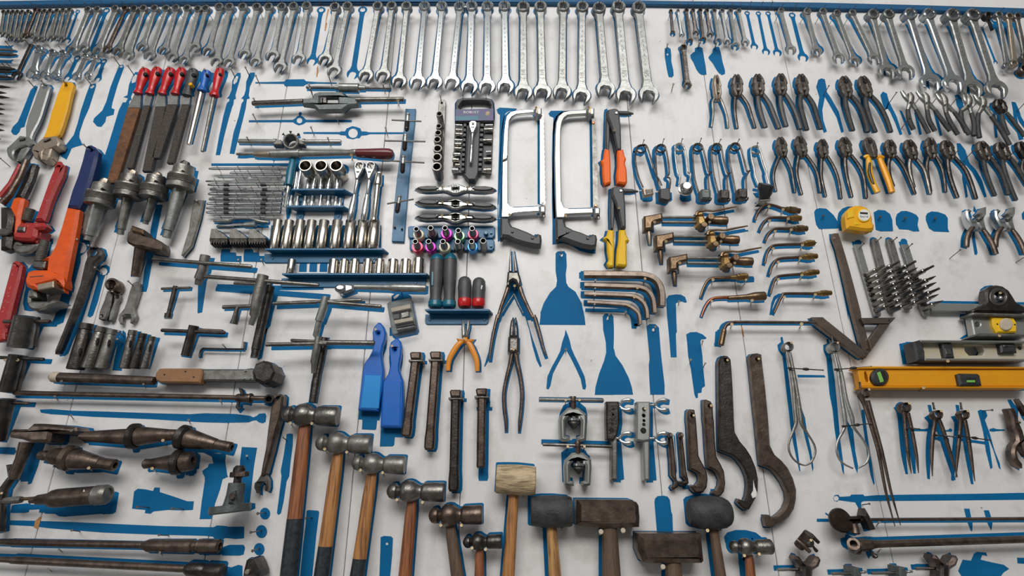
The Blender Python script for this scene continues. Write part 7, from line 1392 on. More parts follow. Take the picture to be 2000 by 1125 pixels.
a = M(); lpx(a, (1702, 1063, .035), (2040, 1052, .035), [(0, 8), (.02, 7.6), (.03, 6.8), (1, 6.8)], 16); T.add('shaft', a, brown)
a = M(); px(a, Q(4, 5, '400,410 520,400 560,440 570,480 510,510 430,520 415,552 405,500 395,460'), .014, .045, .005); T.add('clamp', a, brown)
a = M(); c = W(1668, 1066, .05); lathe(a, W(1669, 1070, .02), W(1667, 1062, .058), [(0, .0105), (.1, .012), (.9, .012), (1, .011), (1, .0065), (.5, .006)], 22); T.add('ring', a, brown)
a = M(); tpx(a, [(1700, 1078, .04, 2.6), (1705, 1083, .04, 3), (1709, 1086, .04, 5.5), (1711, 1089, .04, 4)], 12); T.add('thumb_screw', a, dark); T.end(); pin(1720, 1073, .05, 'b')
sil(Q(4, 5, '205,385 240,372 290,400 290,450 215,450') , 'blue patch left of the clamp ring'); sil(Q(4, 5, '385,385 500,372 540,385 980,388 1500,368 2010,352 2010,375 1500,395 1000,405 560,412 400,410'), 'thin blue strip above the thick brown bar')
sil(Q(4, 5, '450,510 495,520 485,585 470,560'), 'blue spike below the clamp of the thick brown bar')
T = Thing('pulley_clamp', 'small brown two-flanged roller clamp above the left wing nut', 'clamp')
a = M(); lathe(a, W(1560, 1067, .03), W(1580, 1043, .05), [(0, .010), (1, .010)], 18); tpx(a, [(1556, 1054, .04, 3.2), (1570, 1066, .045, 4.4), (1582, 1078, .045, 3.6)], 12); T.add('flange', a, brown)
a = M(); tpx(a, [(1572, 1037, .03, 3.4), (1585, 1046, .035, 4.4), (1599, 1060, .035, 3.4)], 12); T.add('flange', a, dark)
a = M(); lpx(a, (1569, 1056, .035), (1586, 1062, .05), [(0, 10), (.6, 9), (1, 7)], 16); T.add('roller', a, steel)
a = M(); tpx(a, [(1588, 1066, .04, 2), (1590, 1070, .04, 2.4), (1594, 1075, .04, 3.6), (1596, 1077, .04, 3)], 10); T.add('screw', a, dark); T.end(False); pin(1584, 1055, .065, 'b', 2.6)
def wingclamp(label, ox, oy, wing=True, m=brown, bl=42):
    T = Thing('clamp_screw', label, 'clamp', 'clamps with pin handles along the bottom edge', (-.01, .006))
    a = M(); lpx(a, (ox - bl, oy, .035), (ox + 10, oy - 1.5, .035), [(0, 2.2), (.01, 3), (.98, 3), (1, 2.4)], 12); T.add('handle', a, nickel)
    if wing:
        a = M(); px(a, [(ox - 10, oy - 27), (ox - 4, oy - 25), (ox + 5, oy - 13), (ox + 13, oy - 9), (ox + 20, oy - 12), (ox + 26, oy - 22), (ox + 34, oy - 25), (ox + 38, oy - 18), (ox + 34, oy - 6), (ox + 22, oy + 2), (ox + 20, oy + 30), (ox, oy + 30), (ox + 2, oy + 2), (ox - 8, oy - 12), (ox - 13, oy - 20)], .014, .045, .006); T.add('wing_nut', a, brown)
        a = M(); px(a, [(ox + 2, oy - 6), (ox + 18, oy - 6), (ox + 19, oy + 25), (ox + 1, oy + 25)], .04, .055, .004, pt=False); T.add('clamp_body', a, dark)
    else:
        a = M(); px(a, [(ox - 3, oy - 12), (ox + 8, oy - 12), (ox + 13, oy + 2), (ox + 14, oy + 30), (ox + 2, oy + 30), (ox - 2, oy)], .014, .05, .003); T.add('clamp_body', a, gun)
        a = M(); lpx(a, (ox + 8, oy - 3, .035), (ox + 22, oy - 4, .035), [(0, 2.6), (.4, 2.2), (.5, 3), (1, 2)], 10); T.add('screw_end', a, satin)
    T.end()
wingclamp('brown wing-nut clamp at the bottom, left of the plain ones', 1568, 1113, True, bl=50); wingclamp('plain pin-handled clamp at the bottom, left of two', 1671, 1121, False, bl=47); wingclamp('plain pin-handled clamp at the bottom, right of two', 1760, 1120, False, bl=58); wingclamp('brown wing-nut clamp at the bottom beside the blue machine outline', 1838, 1111, True, bl=50)
sil(Q(4, 5, '1355,700 1400,590 1480,600 1510,530 1540,515 1630,520 1640,555 1590,545 1575,590 1700,620 1800,640 1855,680 1800,715 1760,770 1400,770'), 'jagged blue machine outline at the bottom right'); sil(Q(4, 5, '1930,570 2010,572 2010,630 1935,625'), 'blue block at the right edge near the bottom'); sil(Q(4, 5, '925,640 940,630 1200,638 1200,665 940,668'), 'blue strip above the right wing-nut clamp'); sil(Q(4, 5, '485,685 520,682 760,700 760,715 500,722'), 'blue strip above the right plain clamp')
# ================================================================ hammers
def hammer(label, x0, x1, cy, hs, hnd, m, hm, grip=None, group='ball-peen hammers', d=.045, hw=13, tilt=0.0, steelm=None, shift=(.006, .004), chip=None):
    """ball face at x0, flat face at x1"""
    T = Thing('ball_peen_hammer', label, 'hammer', group, shift)
    w = x1 - x0; R = w * .17 * hs; y0 = cy - tilt * w / 2; y1 = cy + tilt * w / 2
    prof = [(0, R * .1), (.02, R * .42), (.06, R * .72), (.12, R * .86), (.165, R * .84), (.19, R * .62), (.215, R * .55), (.24, R * .66)]
    a = M(); lpx(a, (x0, y0, d), (x1, y1, d), prof, 24); T.add('peen', a, m)
    a = M(); lpx(a, (x0, y0, d), (x1, y1, d), [(.225, R * .6), (.26, R * .95), (.31, R * 1.12), (.38, R * 1.2), (.45, R * 1.13), (.51, R * .92), (.56, R * .72), (.6, R * .7), (.62, R * .8)], 28); T.add('cheek', a, m)
    a = M(); lpx(a, (x0, y0, d), (x1, y1, d), [(.6, R * .7), (.63, R * .9), (.66, R * .97), (.9, R * 1.02), (.97, R * 1.02), (1, R * .92)], 28); T.add('face', a, m)
    a = M(); (hx, hy), (ex, ey) = hnd; P = []
    for t, k in [(0, .82), (.06, .86), (.2, 1.0), (.45, 1.05), (.7, 1.12), (1, 1.2)]: P.append((hx + (ex - hx) * t, hy + (ey - hy) * t, d - .008, hw * k))
    tpx(a, P, 16, .8, 2); T.add('handle', a, hm)
    if grip:
        a = M(); t0 = (grip - hy) / (ey - hy); P = [(hx + (ex - hx) * t, hy + (ey - hy) * t, d - .0075, hw * k) for t, k in [(t0, 1.13), ((t0 + 1) / 2, 1.2), (1, 1.23)]]
        tpx(a, P, 16, .82, pt=False); T.add('grip', a, tapeb)
    T.end(); 
hammer('largest ball-peen hammer, hanging furthest left', 551, 660, 811, 1.02, ((596, 826), (562, 1140)), steel, woodr, 1013, hw=13.5, tilt=.04)
hammer('second largest ball-peen hammer with a stained handle', 616, 724, 866, .98, ((661, 882), (626, 1140)), dull, woodo, 1067, hw=12.5, tilt=.03)
hammer('third ball-peen hammer from the left with a dark-streaked handle', 687, 791, 906, .96, ((727, 922), (694, 1150)), dull, woodo, 1091, hw=12, tilt=.05)
hammer('ball-peen hammer with a red-brown chipped handle, fourth from the left', 755, 868, 960, .92, ((805, 975), (789, 1150)), steel, woodr, hw=11.5, tilt=.02)
hammer('brown-headed ball-peen hammer with a rough dark handle', 837, 942, 1006, .98, ((879, 1025), (897, 1150)), brown, woodd, hw=11, tilt=-.02)
hammer('smallest ball-peen hammer, below the rough dark-handled one', 904, 980, 1058, 1.0, ((937, 1072), (936, 1150)), dark, woodr, hw=8.8, tilt=-.02)
hammer('ball-peen hammer at the lower right of the black mallet', 1424, 1507, 1068, .96, ((1463, 1084), (1468, 1150)), steel, woodr, hw=8.8, tilt=0, shift=(-.006, .002))
for p in ((567, 826), (609, 827), (634, 877), (677, 883), (704, 918), (747, 923), (775, 976), (825, 981), (861, 1026), (901, 1026), (922, 1070), (948, 1073), (1454, 1085), (1483, 1082)): pin(*p, .07, 'b', 3)
def block_hammer(label, head, headm, hnd, hm, hw, d0, d1, nm, bev, group=None, side=None, shift=(-.01, .004), lathe_=None):
    T = Thing(nm, label, 'hammer', group, shift)
    a = M()
    if lathe_: lpx(a, (*lathe_[0], lathe_[2]), (*lathe_[1], lathe_[2]), lathe_[3], 28)
    else: px(a, head, d0, d1, bev)
    T.add('head', a, headm)
    a = M(); (hx, hy), (ex, ey) = hnd
    tpx(a, [(hx + (ex - hx) * t, hy + (ey - hy) * t, d1 * .62, hw * k) for t, k in [(0, .9), (.3, 1.0), (1, 1.22)]], 16, .8); T.add('handle', a, hm)
    if side: 
        a = M(); px(a, side, d0, d1 - .006, .002, pt=False); T.add('head_side', a, headm, 0)
    T.end()
block_hammer('round wooden mallet with a battered pale head', None, mallet, ((1004, 955), (991, 1150)), woodo, 10.5, .01, .06, 'wooden_mallet', 0, None, None, (-.006, .008), ((969, 935), (1046, 939), .045, [(0, 24.5), (.02, 26.5), (.3, 28), (.6, 28.5), (.97, 27), (1, 25)]))
block_hammer('black rubber mallet with a yellowish worn handle', None, rubber, ((1076, 1015), (1086, 1150)), woody, 10.5, .01, .06, 'rubber_mallet', 0, 'rubber mallets', None, (-.016, .004), ((1037, 998), (1117, 999), .045, [(0, 24), (.04, 26.5), (.3, 29), (.6, 29.5), (.95, 27.5), (1, 25.5)]))
block_hammer('larger rounded black rubber mallet near the hook spanners', None, rubber, ((1391, 1018), (1411, 1150)), woodd, 9.5, .01, .06, 'rubber_mallet', 0, 'rubber mallets', None, (-.014, .004), ((1345, 1001), (1426, 1001), .045, [(0, 20), (.06, 25), (.3, 30), (.55, 31), (.85, 28), (.96, 23), (1, 19)]))
block_hammer('dark sledge hammer head, the higher of two block heads', Q(3, 4, '-365,880 170,885 225,905 245,940 255,1060') + Q(3, 5, '250,275 0,285 -100,285 -340,262 -365,250'), brown, ((1190, 1020), (1195, 1150)), woodd, 16, .012, .06, 'sledge_hammer', .009, 'block-headed sledge hammers')
block_hammer('greyish sledge hammer head, the lower of two block heads', Q(3, 5, '240,340 860,342 888,610 870,630 320,632 290,620 240,500'), brown, ((1315, 1095), (1317, 1160)), woodd, 16, .012, .065, 'sledge_hammer', .011, 'block-headed sledge hammers')
for p in ((1174, 1038.5), (1217, 1036), (1295, 1107)): pin(*p, .075, 'y', 5)
pin(1382, 1036, .06, 'b', 3.4); pin(1058, 1030, .05, 'b', 2.4); pin(1098, 1030, .05, 'b', 2.4); pin(1408, 1035, .05); pin(992, 965, .04); pin(1021, 965, .04)
sil(Q(3, 4, '395,870 420,845 480,840 520,850 540,880 555,1000') + Q(3, 5, '565,150 572,328 415,328 400,150 390,30'), 'blue handle outline between the two block-headed hammers'); sil(Q(3, 5, '1070,365 1100,325 1180,300 1280,300 1380,325 1435,370 1430,400 1300,390 1200,400 1150,440 1110,465 1080,420'), 'blue arc above the lower right ball-peen hammer')
sil(Q(3, 5, '1205,510 1270,540 1285,750 1225,750'), 'blue strip left of the lower right hammer handle')
# ================================================================ lower left: tapers
d = .05
def taper(label, segs, m=brown, key=None):
    T = Thing('taper_adaptor', label, 'taper adaptor', 'milling taper adaptors', (.012, -.012))
    for nm, A, B, pf, mm in segs:
        a = M(); lpx(a, (*A, d), (*B, d), pf, 24); T.add(nm, a, mm)
    T.end()
taper('milling adaptor with a flange, topmost left', [('shank', (155, 852), (256, 853), [(0, 4), (.02, 6), (.1, 6.5), (.12, 10), (.3, 11), (.85, 15), (1, 15.5)], brown), ('flange', (255, 852), (270, 852), [(0, 20), (.2, 24.5), (.8, 24.5), (1, 21)], dark), ('cone', (268, 852), (347, 849), [(0, 18), (.05, 18.5), (.8, 11), (1, 10)], brown)])
taper('milling adaptor with a flange, topmost right, pointing to the strip of the jack', [('shank', (322, 849), (352, 852), [(0, 7.5), (.6, 8), (1, 12)], dark), ('flange', (350, 852), (366, 856), [(0, 20), (.2, 23.5), (.8, 23.5), (1, 20)], dark), ('cone', (364, 856), (453, 874), [(0, 18), (.1, 18.5), (.65, 10.5), (.66, 9.5), (.98, 10), (1, 8), (1, 5), (.9, 4.5)], brown)])
taper('brown flanged milling adaptor, middle left, open at its right end', [('shank', (78, 889), (128, 893), [(0, 8), (.2, 9.5), (.25, 7), (.4, 7), (.42, 13), (.6, 16), (1, 17)], brown), ('flange', (127, 893), (143, 896), [(0, 20), (.2, 24), (.8, 24), (1, 20)], brown), ('cone', (141, 896), (225, 909), [(0, 19), (.1, 19.5), (.65, 11.5), (.66, 10.5), (.98, 11.5), (1, 9), (1, 6), (.9, 5)], brown)])
taper('short flanged milling adaptor with a deep socket facing right', [('cone', (281, 906), (341, 903), [(0, 7), (.05, 9.5), (.25, 9), (.28, 9.5), (.95, 16), (1, 16.5)], brown), ('flange', (340, 903), (356, 903), [(0, 20), (.2, 24), (.8, 24), (1, 21)], dark), ('socket_end', (355, 903), (377, 900), [(0, 17), (.1, 18.5), (.9, 18), (1, 16), (1, 8), (.7, 7.5)], brown)])
for p in ((318, 860), (173, 914), (297, 915)): pin(*p, .07, 'b', 3)
pin(105, 911, .05)
T = Thing('grease_gun', 'mottled brown cylindrical grease gun with a metal cap', 'grease gun', None, (.02, -.02))
a = M(); lpx(a, (60, 977, .05), (190, 967, .05), [(0, 6), (.08, 7), (.1, 9), (.25, 11), (.32, 16), (.4, 17.5), (1, 17.5)], 24); T.add('barrel', a, brown)
a = M(); lpx(a, (186, 967.5, .05), (212, 965.5, .05), [(0, 17.8), (.1, 19), (.3, 18.2), (.5, 19), (.8, 18.6), (1, 16), (1, 12), (.9, 12)], 26); T.add('end_cap', a, dull)
a = M(); lpx(a, (8, 978, .045), (42, 976, .048), [(0, 5), (.1, 6), (.8, 7), (1, 6)], 14); T.add('coupler', a, dull)
a = M(); lpx(a, (38, 975, .048), (70, 973, .05), [(0, 3.2), (1, 3.4)], 10); T.add('spout', a, bronze)
a = M(); px(a, [(163, 956), (168, 963), (172, 968), (166, 973), (158, 976), (155, 974), (160, 966)], .063, .066, .0005, pt=False); T.add('white_mark', a, white, 0); T.end()
T = Thing('breast_drill_crank', 'brown flat-bottomed crank tool with a thick hanging shaft, upper left of the tapers', 'crank', None, (.03, -.006))
a = M(); px(a, [(16, 842), (22, 838), (50, 838), (62, 827), (82, 827), (110, 829), (145, 834), (148, 841), (143, 848), (115, 847), (98, 845), (95, 860), (92, 864), (60, 864), (40, 858), (15, 854)], .014, .055, .006); T.add('body', a, brown)
a = M(); disc(a, 139, 841, .055, .06, 3.2, 12, False); T.add('boss', a, dull, 0)
a = M(); tpx(a, [(52, 864, .035, 12), (42, 895, .035, 10), (30, 925, .035, 10), (27, 937, .035, 8)], 16); T.add('shaft', a, brown)
a = M(); px(a, [(10, 908), (24, 906), (22, 914), (18, 918), (17, 928), (20, 936), (14, 932), (12, 920)], .02, .035, .002); T.add('lug', a, dark); T.end()
T = Thing('lever_arm', 'dark lever arm cut by the left edge below the crank tool', 'lever', None, (.01, 0))
a = M(); tpx(a, [(22, 935, .03, 7), (8, 955, .03, 8), (0, 985, .03, 10), (-4, 1040, .03, 12)], 14); T.add('arm', a, dark); T.end(); pin(3, 963, .05, 'b')
sil([(145, 838), (182, 836), (183, 842), (160, 845), (148, 850)], 'blue patch right of the crank tool'); sil([(72, 866), (86, 864), (75, 910), (62, 944), (55, 946), (56, 935), (66, 905)], 'blue strip below the crank tool'); sil([(-5, 873), (30, 874), (32, 882), (28, 888), (-5, 886)], 'blue strip at the left edge below the crank tool'); sil([(88, 865), (108, 856), (122, 848), (100, 852)], 'blue wedge right of the crank shaft')
sil(Q(0, 4, '1310,800 1345,772 1420,778 1495,795 1510,760 1562,762 1562,805 1700,850 1830,895 1895,895 1885,980 1780,985 1640,980 1500,995 1470,1018 1415,1010 1420,980 1290,968 1300,880'), 'blue taper adaptor outline right of the grease gun')
for p in ((268, 990), (335, 993)): NAILS.append((W(*p, .05), Vector((W(p[0] + 23, p[1] + 1, 0).x, 0, W(p[0] + 23, p[1] + 1, 0).z)), 'b', .0026))
sil(Q(1, 4, '-10,420 60,415 100,430 210,430 200,500 210,560 220,640 230,655 175,680 150,780 100,920 80,1000 65,1068 -50,1070 -30,900 0,700 0,660 -20,620 -25,600 30,560 40,530 85,525 70,460'), 'large blue taper outline standing left of the jack')
sil(Q(1, 4, '362,365 512,372 480,560 440,910 495,915 495,965 440,990 350,990 340,700 345,500'), 'blue jack-shaped outline behind the small screw jack'); sil(Q(0, 4, '640,940 900,935 925,930 920,965 800,970 780,1005 730,1005 735,980 660,950'), 'blue taper outline peeking out under the grease gun')
sil(Q(0, 4, '1870,400 1915,405 1960,450 1945,580 1920,580 1895,645 1845,650 1850,600'), 'blue stepped patch right of the short socketed adaptor'); sil(Q(0, 4, '690,590 880,582 830,605 730,605 720,635 690,630'), 'blue patch under the brown flanged adaptor')
# screw jack
T = Thing('screw_jack', 'small grey-green screw jack with a round base and dark bolt', 'jack', None, (.03, .006))
a = M(); lpx(a, (469, 909, .06), (463, 945, .06), [(0, 7), (.15, 11), (.35, 11.5), (.4, 9), (.42, 7), (.98, 7.5), (1, 7)], 18); T.add('screw', a, dark)
a = M(); lpx(a, (468, 921, .06), (467, 932, .06), [(0, 15), (.1, 17), (.9, 17), (1, 15)], 6); T.add('nut', a, brown)
a = M(); lpx(a, (463, 943, .06), (455, 990, .06), [(0, 14.5), (.02, 15.5), (.5, 15.8), (.85, 18), (1, 20)], 24); T.add('body', a, gun)
a = M(); px(a, [(442, 985), (447, 960), (456, 958), (460, 988)], .06, .085, .006, pt=False); T.add('boss', a, gun, 2)
a = M(); disc(a, 452, 970, .085, .092, 6, 16, False); T.add('set_screw', a, brown, 3)
a = M(); lpx(a, (450, 986, .06), (449, 1002, .06), [(0, 36), (.05, 37.5), (.8, 37.5), (1, 35)], 36); T.add('base', a, gun); T.end(False); pin(482, 890, .02, 'b')
for i, (x, y, r) in enumerate(((518, 1003, 10), (511, 1038, 11), (506.5, 1072.5, 10.5), (503, 1106, 9))):
    sil(circ(x, y, r, 18, ry=r * 1.15), 'round blue dot right of the jack, %s from the top' % ordw(i + 1))
    if i < 3: NAILS.append((W([503, 489, 493][i], [1003, 1040, 1076][i], .055), Vector((W(x + 1, y - 2, 0).x, 0, W(x + 1, y - 2, 0).z)), 's', .003))
T = Thing('small_clamp', 'small dark ribbed clamp block at the bottom edge right of the long rods', 'clamp')
a = M(); px(a, Q(1, 5, '395,600 420,585 465,588 490,640 520,720 520,770 360,770 370,700 385,640'), .01, .06, .006); T.add('body', a, dark)
a = M(); disc(a, 482, 1117, .06, .066, 4.5, 12, False); T.add('screw', a, jawtan); T.end()
sil(Q(1, 4, '800,240 830,232 862,240 860,350 840,500 825,650 800,700 770,900 745,1010 720,1028 705,1010 720,900 750,650 742,600 770,450 790,320'), 'narrow blue blade outline left of the largest hammer handle'); pin(551, 853, .05)
sil(Q(1, 5, '995,112 1020,105 1110,112 1118,130 1090,350 1050,760 930,760 960,450 985,250'), 'wide blue blade outline between the two largest hammer handles'); NAILS.append((W(596, 1012, .05), Vector((W(610, 1011, 0).x, 0, W(610, 1011, 0).z)), 's', .0026))
sil(Q(1, 5, '1718,370 1750,358 1820,362 1838,380 1830,550 1810,760 1705,760 1715,500'), 'blue blade outline left of the chipped red-brown handle', [circ(*Q(1, 5, '1780,435')[0], 2.6, 10)])
# ================================================================ long rods at the bottom left
T = Thing('boring_bar', 'long grey rod with a knurled collar at its right end, upper of two', 'bar', 'long rods along the bottom left', (.006, -.004))
a = M(); lpx(a, (-30, 1058, .035), (284, 1064.5, .035), [(0, 5), (.145, 5.5), (.15, 6.5), (1, 6.5)], 16); T.add('shaft', a, brown)
a = M(); lpx(a, (278, 1065, .035), (430, 1067, .035), [(0, 7), (.05, 9.5), (.08, 11.5), (.64, 12.5), (.66, 10), (.7, 10), (.72, 13), (.98, 13), (1, 10), (1, 7), (.95, 6)], 22); T.add('collar', a, brown); T.end(); pin(115, 1073, .05, 'b'); pin(312, 1079, .05, 'b')
T = Thing('boring_bar', 'long grey rod with a dark knurled end, lower of two', 'bar', 'long rods along the bottom left', (.004, .006))
a = M(); lpx(a, (-30, 1091, .035), (366, 1111, .035), [(0, 5), (.125, 5.5), (.14, 7), (1, 7)], 16); T.add('shaft', a, brown)
a = M(); lpx(a, (362, 1111, .035), (438, 1117, .035), [(0, 8), (.1, 12.5), (.45, 13), (.5, 11), (.55, 13.5), (.95, 14), (1, 11)], 22); T.add('collar', a, dark); T.end(); pin(94, 1111, .05, 'b'); pin(303, 1125, .05, 'b')
sil(Q(0, 5, '70,205 330,210 700,222 1200,245 1600,262 2000,272') + Q(1, 5, '90,272 120,255 215,262 225,268 385,268 385,382 300,388 200,378 180,390 95,385 80,365') + Q(0, 5, '2000,357 1500,345 1000,325 500,285 300,262 65,250'), 'long blue rod outline above the two long rods'); NAILS.append((W(140, 1036, .05), Vector((W(156, 1038, 0).x, 0, W(156, 1038, 0).z)), 'b', .0024)); NAILS.append((W(310, 1045, .05), Vector((W(330, 1046, 0).x, 0, W(330, 1046, 0).z)), 'b', .0024))
sil(Q(1, 5, '-60,510 170,470 240,445 380,445 395,470 380,540 340,550 180,550 150,530 0,550'), 'blue rounded patch right of the upper long rod'); sil(Q(1, 5, '-40,625 150,635 260,665 330,640 370,650 370,770 180,770 100,650'), 'blue patch around the end of the lower long rod')
sil(Q(0, 5, '1050,605 1600,630 1620,612 2010,615 2010,660 1400,640'), 'thin blue strip above the lower long rod')
# ================================================================ the wall, paint, nails
def setp(o, **k):
    for a, b in k.items(): o[a] = b
def wallmat():
    m = bpy.data.materials.new('white_painted_boards'); m.use_nodes = True
    nt = m.node_tree; N = nt.nodes; L = nt.links; b = N['Principled BSDF']
    tc = N.new('ShaderNodeTexCoord')
    def noise(sc, det=5, rough=.6, stretch=None):
        n = N.new('ShaderNodeTexNoise'); n.inputs['Scale'].default_value = sc; n.inputs['Detail'].default_value = det; n.inputs['Roughness'].default_value = rough
        if stretch:
            mp = N.new('ShaderNodeMapping'); mp.inputs['Scale'].default_value = stretch; L.new(tc.outputs['Object'], mp.inputs[0]); L.new(mp.outputs[0], n.inputs['Vector'])
        else: L.new(tc.outputs['Object'], n.inputs['Vector'])
        return n
    def ramp(src, p0, p1, c0, c1):
        r = N.new('ShaderNodeValToRGB'); r.color_ramp.elements[0].position = p0; r.color_ramp.elements[1].position = p1
        r.color_ramp.elements[0].color = (*c0, 1); r.color_ramp.elements[1].color = (*c1, 1); L.new(src, r.inputs[0]); return r
    def mix(f, a, c, mode='MIX'):
        x = N.new('ShaderNodeMix'); x.data_type = 'RGBA'; x.blend_type = mode
        if isinstance(f, float): x.inputs[0].default_value = f
        else: L.new(f, x.inputs[0])
        L.new(a, x.inputs[6]); 
        if isinstance(c, tuple): x.inputs[7].default_value = (*c, 1)
        else: L.new(c, x.inputs[7])
        return x.outputs[2]
    base = ramp(noise(3.5, 4).outputs['Fac'], .3, .7, (.655, .64, .63), (.735, .725, .72))
    d1 = ramp(noise(9, 8, .7).outputs['Fac'], .52, .72, (0, 0, 0), (1, 1, 1))
    c = mix(d1.outputs[0], base.outputs[0], (.52, .50, .475))
    fib = ramp(noise(26, 6, .6, (1, 1, .12)).outputs['Fac'], .56, .8, (0, 0, 0), (.55, .55, .55))
    c = mix(fib.outputs[0], c, (.5, .49, .48))
    sp = ramp(noise(70, 3, .5).outputs['Fac'], .735, .76, (0, 0, 0), (.8, .8, .8))
    c = mix(sp.outputs[0], c, (.2, .15, .12))
    L.new(c, b.inputs['Base Color'])
    rr = ramp(noise(14, 4).outputs['Fac'], .3, .7, (.32, .32, .32), (.5, .5, .5)); L.new(rr.outputs[0], b.inputs['Roughness'])
    n2 = noise(55, 5, .6, (1, 1, .35)); bp = N.new('ShaderNodeBump'); bp.inputs['Strength'].default_value = .45; bp.inputs['Distance'].default_value = .002
    L.new(n2.outputs['Fac'], bp.inputs['Height']); L.new(bp.outputs[0], b.inputs['Normal'])
    return m
wm = wallmat()
a = M(); Z0, Z1 = 0.0, 3.35
seams = [W(98, 942).x, W(911, 550).x, W(1265, 647).x, W(1445, 612).x, W(1638, 600).x]
X = [-2.9, -2.2, seams[0], W(440, 860).x, W(692, 900).x, seams[1], seams[2], seams[3], seams[4] + .0, 2.0, 2.9]
X = sorted(X)
for i in range(len(X) - 1):
    g = .0007; x0, x1 = X[i] + g, X[i + 1] - g; c = .0012
    vs = [(x0, .012, Z0), (x0, -0.0 + c, Z0), (x0 + c, 0, Z0), (x1 - c, 0, Z0), (x1, c, Z0), (x1, .012, Z0)]
    n = 6; vv = vs + [(x, y, Z1) for x, y, z in vs]
    a.add(vv, [(j, (j + 1) % n, (j + 1) % n + n, j + n) for j in range(n)] + [tuple(range(n)), tuple(range(2 * n - 1, n - 1, -1))])
a.add([(-2.9, .012, Z0), (2.9, .012, Z0), (2.9, .1, Z0), (-2.9, .1, Z0), (-2.9, .012, Z1), (2.9, .012, Z1), (2.9, .1, Z1), (-2.9, .1, Z1)], [(0, 1, 2, 3), (4, 5, 6, 7), (0, 1, 5, 4), (1, 2, 6, 5), (2, 3, 7, 6), (3, 0, 4, 7)])
wall = build('wall_back', a, wm, Vector((0, 0, 0))); wall['kind'] = 'structure'
# painted top rail
a = M()
px(a, [(-60, 3), (0, 1), (160, -2), (600, -8), (1000, -6), (1190, -2), (1330, 1), (1600, 4), (1800, 9), (2060, 17), (2060, 29), (1900, 23), (1780, 19), (1600, 16), (1400, 10), (1200, 7), (1000, 5.5), (700, 4), (400, 5), (200, 7), (0, 11), (-60, 13)], .0, .012, .002, pt=False)
o = build('trim_1', a, railm, Vector((0, 0, 0))); o['kind'] = 'structure'
def flat(name, polys, z0, material):
    """one coat of paint: outlines with holes lying on the wall"""
    m = M(); k = 0
    for pts, holes in polys:
        if len(pts) < 3: continue
        loops = [pts] + [h for h in holes if len(h) > 2]
        try: tri = tessellate_polygon([[Vector((x, z, 0)) for x, z in l] for l in loops])
        except Exception: continue
        fl = [p for l in loops for p in l]; y = -(z0 + (k % 28) * 1.2e-5); k += 1
        m.add([(x, y, z) for x, z in fl], [tuple(t) for t in tri if len(set(t)) == 3])
    if not m.f: return None
    me = bpy.data.meshes.new(name); me.from_pydata([tuple(v) for v in m.v], [], m.f); me.update()
    fl = [(-1 if p.normal.y > 0 else 1) for p in me.polygons]
    bm = bmesh.new(); bm.from_mesh(me)
    for f in bm.faces:
        if f.normal.y > 0: f.normal_flip()
    bm.to_mesh(me); bm.free(); me.materials.append(material)
    o = bpy.data.objects.new(name, me); COL.objects.link(o); o.parent = wall
    return o
def area(polys): return sum(abs(sum(p[i][0] * p[(i + 1) % len(p)][1] - p[(i + 1) % len(p)][0] * p[i][1] for i in range(len(p)))) / 2 for p, h in polys)
allp = []
for e in SILS:
    P, H, lb = e
    if P and not isinstance(P[0][0], tuple): polys = [(P, H)]
    else: polys = [(p, h) for p, h in zip(P, H)]
    allp.append((area(polys) * 3, polys, lb))
for polys, (sx, sz) in PAINTS:
    q = [([(x + sx, z + sz) for x, z in p], [[(x + sx, z + sz) for x, z in h] for h in hs]) for p, hs in polys]
    allp.append((area(q), q, None))
allp.sort(key=lambda t: -t[0])
for i, (ar, polys, lb) in enumerate(allp[:100]):
    o = flat('painted_silhouette', polys, .0003 + (i % 5) * 4e-5, paint)
    if o and lb: o['label'] = lb
rest = [p for t in allp[100:] for p in t[1]]
o = flat('painted_silhouette', rest, .0006, paint)
if o: o['kind'] = 'stuff'
# nails
def nailmesh(m, h, w, kind, r):
    sr = r * (.42 if kind != 'y' else .6)
    A = w; B = h; ax = (B - A); L = ax.length
    if L < 1e-4: return
    if kind == 'b': pf = [(0, sr), (1 - .0012 / L, sr), (1 - .0012 / L, r), (1, r * .95), (1, r * .5), (1 - .001 / L, r * .4)]
    elif kind == 'y': pf = [(0, sr), (1 - .004 / L, sr), (1 - .004 / L, r), (1 - .001 / L, r), (1, r * .8)]
    else: pf = [(0, sr), (1 - .0012 / L, sr), (1 - .0012 / L, r), (1, r * .8)]
    lathe(m, A, B, pf, 8, False)
CUR = None
NAILS.sort(key=lambda n: -n[3] * (n[0] - n[1]).length * (1.5 if n[2] != 's' else 1))
nm = {'b': nailb, 's': nails_, 'y': beige}
for h, w, kind, r in NAILS[:100]:
    m = M(); nailmesh(m, h, w, kind, r)
    if not m.v: continue
    off = Vector((w.x, 0, w.z)); o = build('nail', m, nm[kind], off); o.location = off; o.parent = wall
m = M()
for h, w, kind, r in NAILS[100:]: nailmesh(m, h, w, kind, r)
if m.v:
    o = build('nail', m, nails_, Vector((0, 0, 0))); o.parent = wall; o['kind'] = 'stuff'
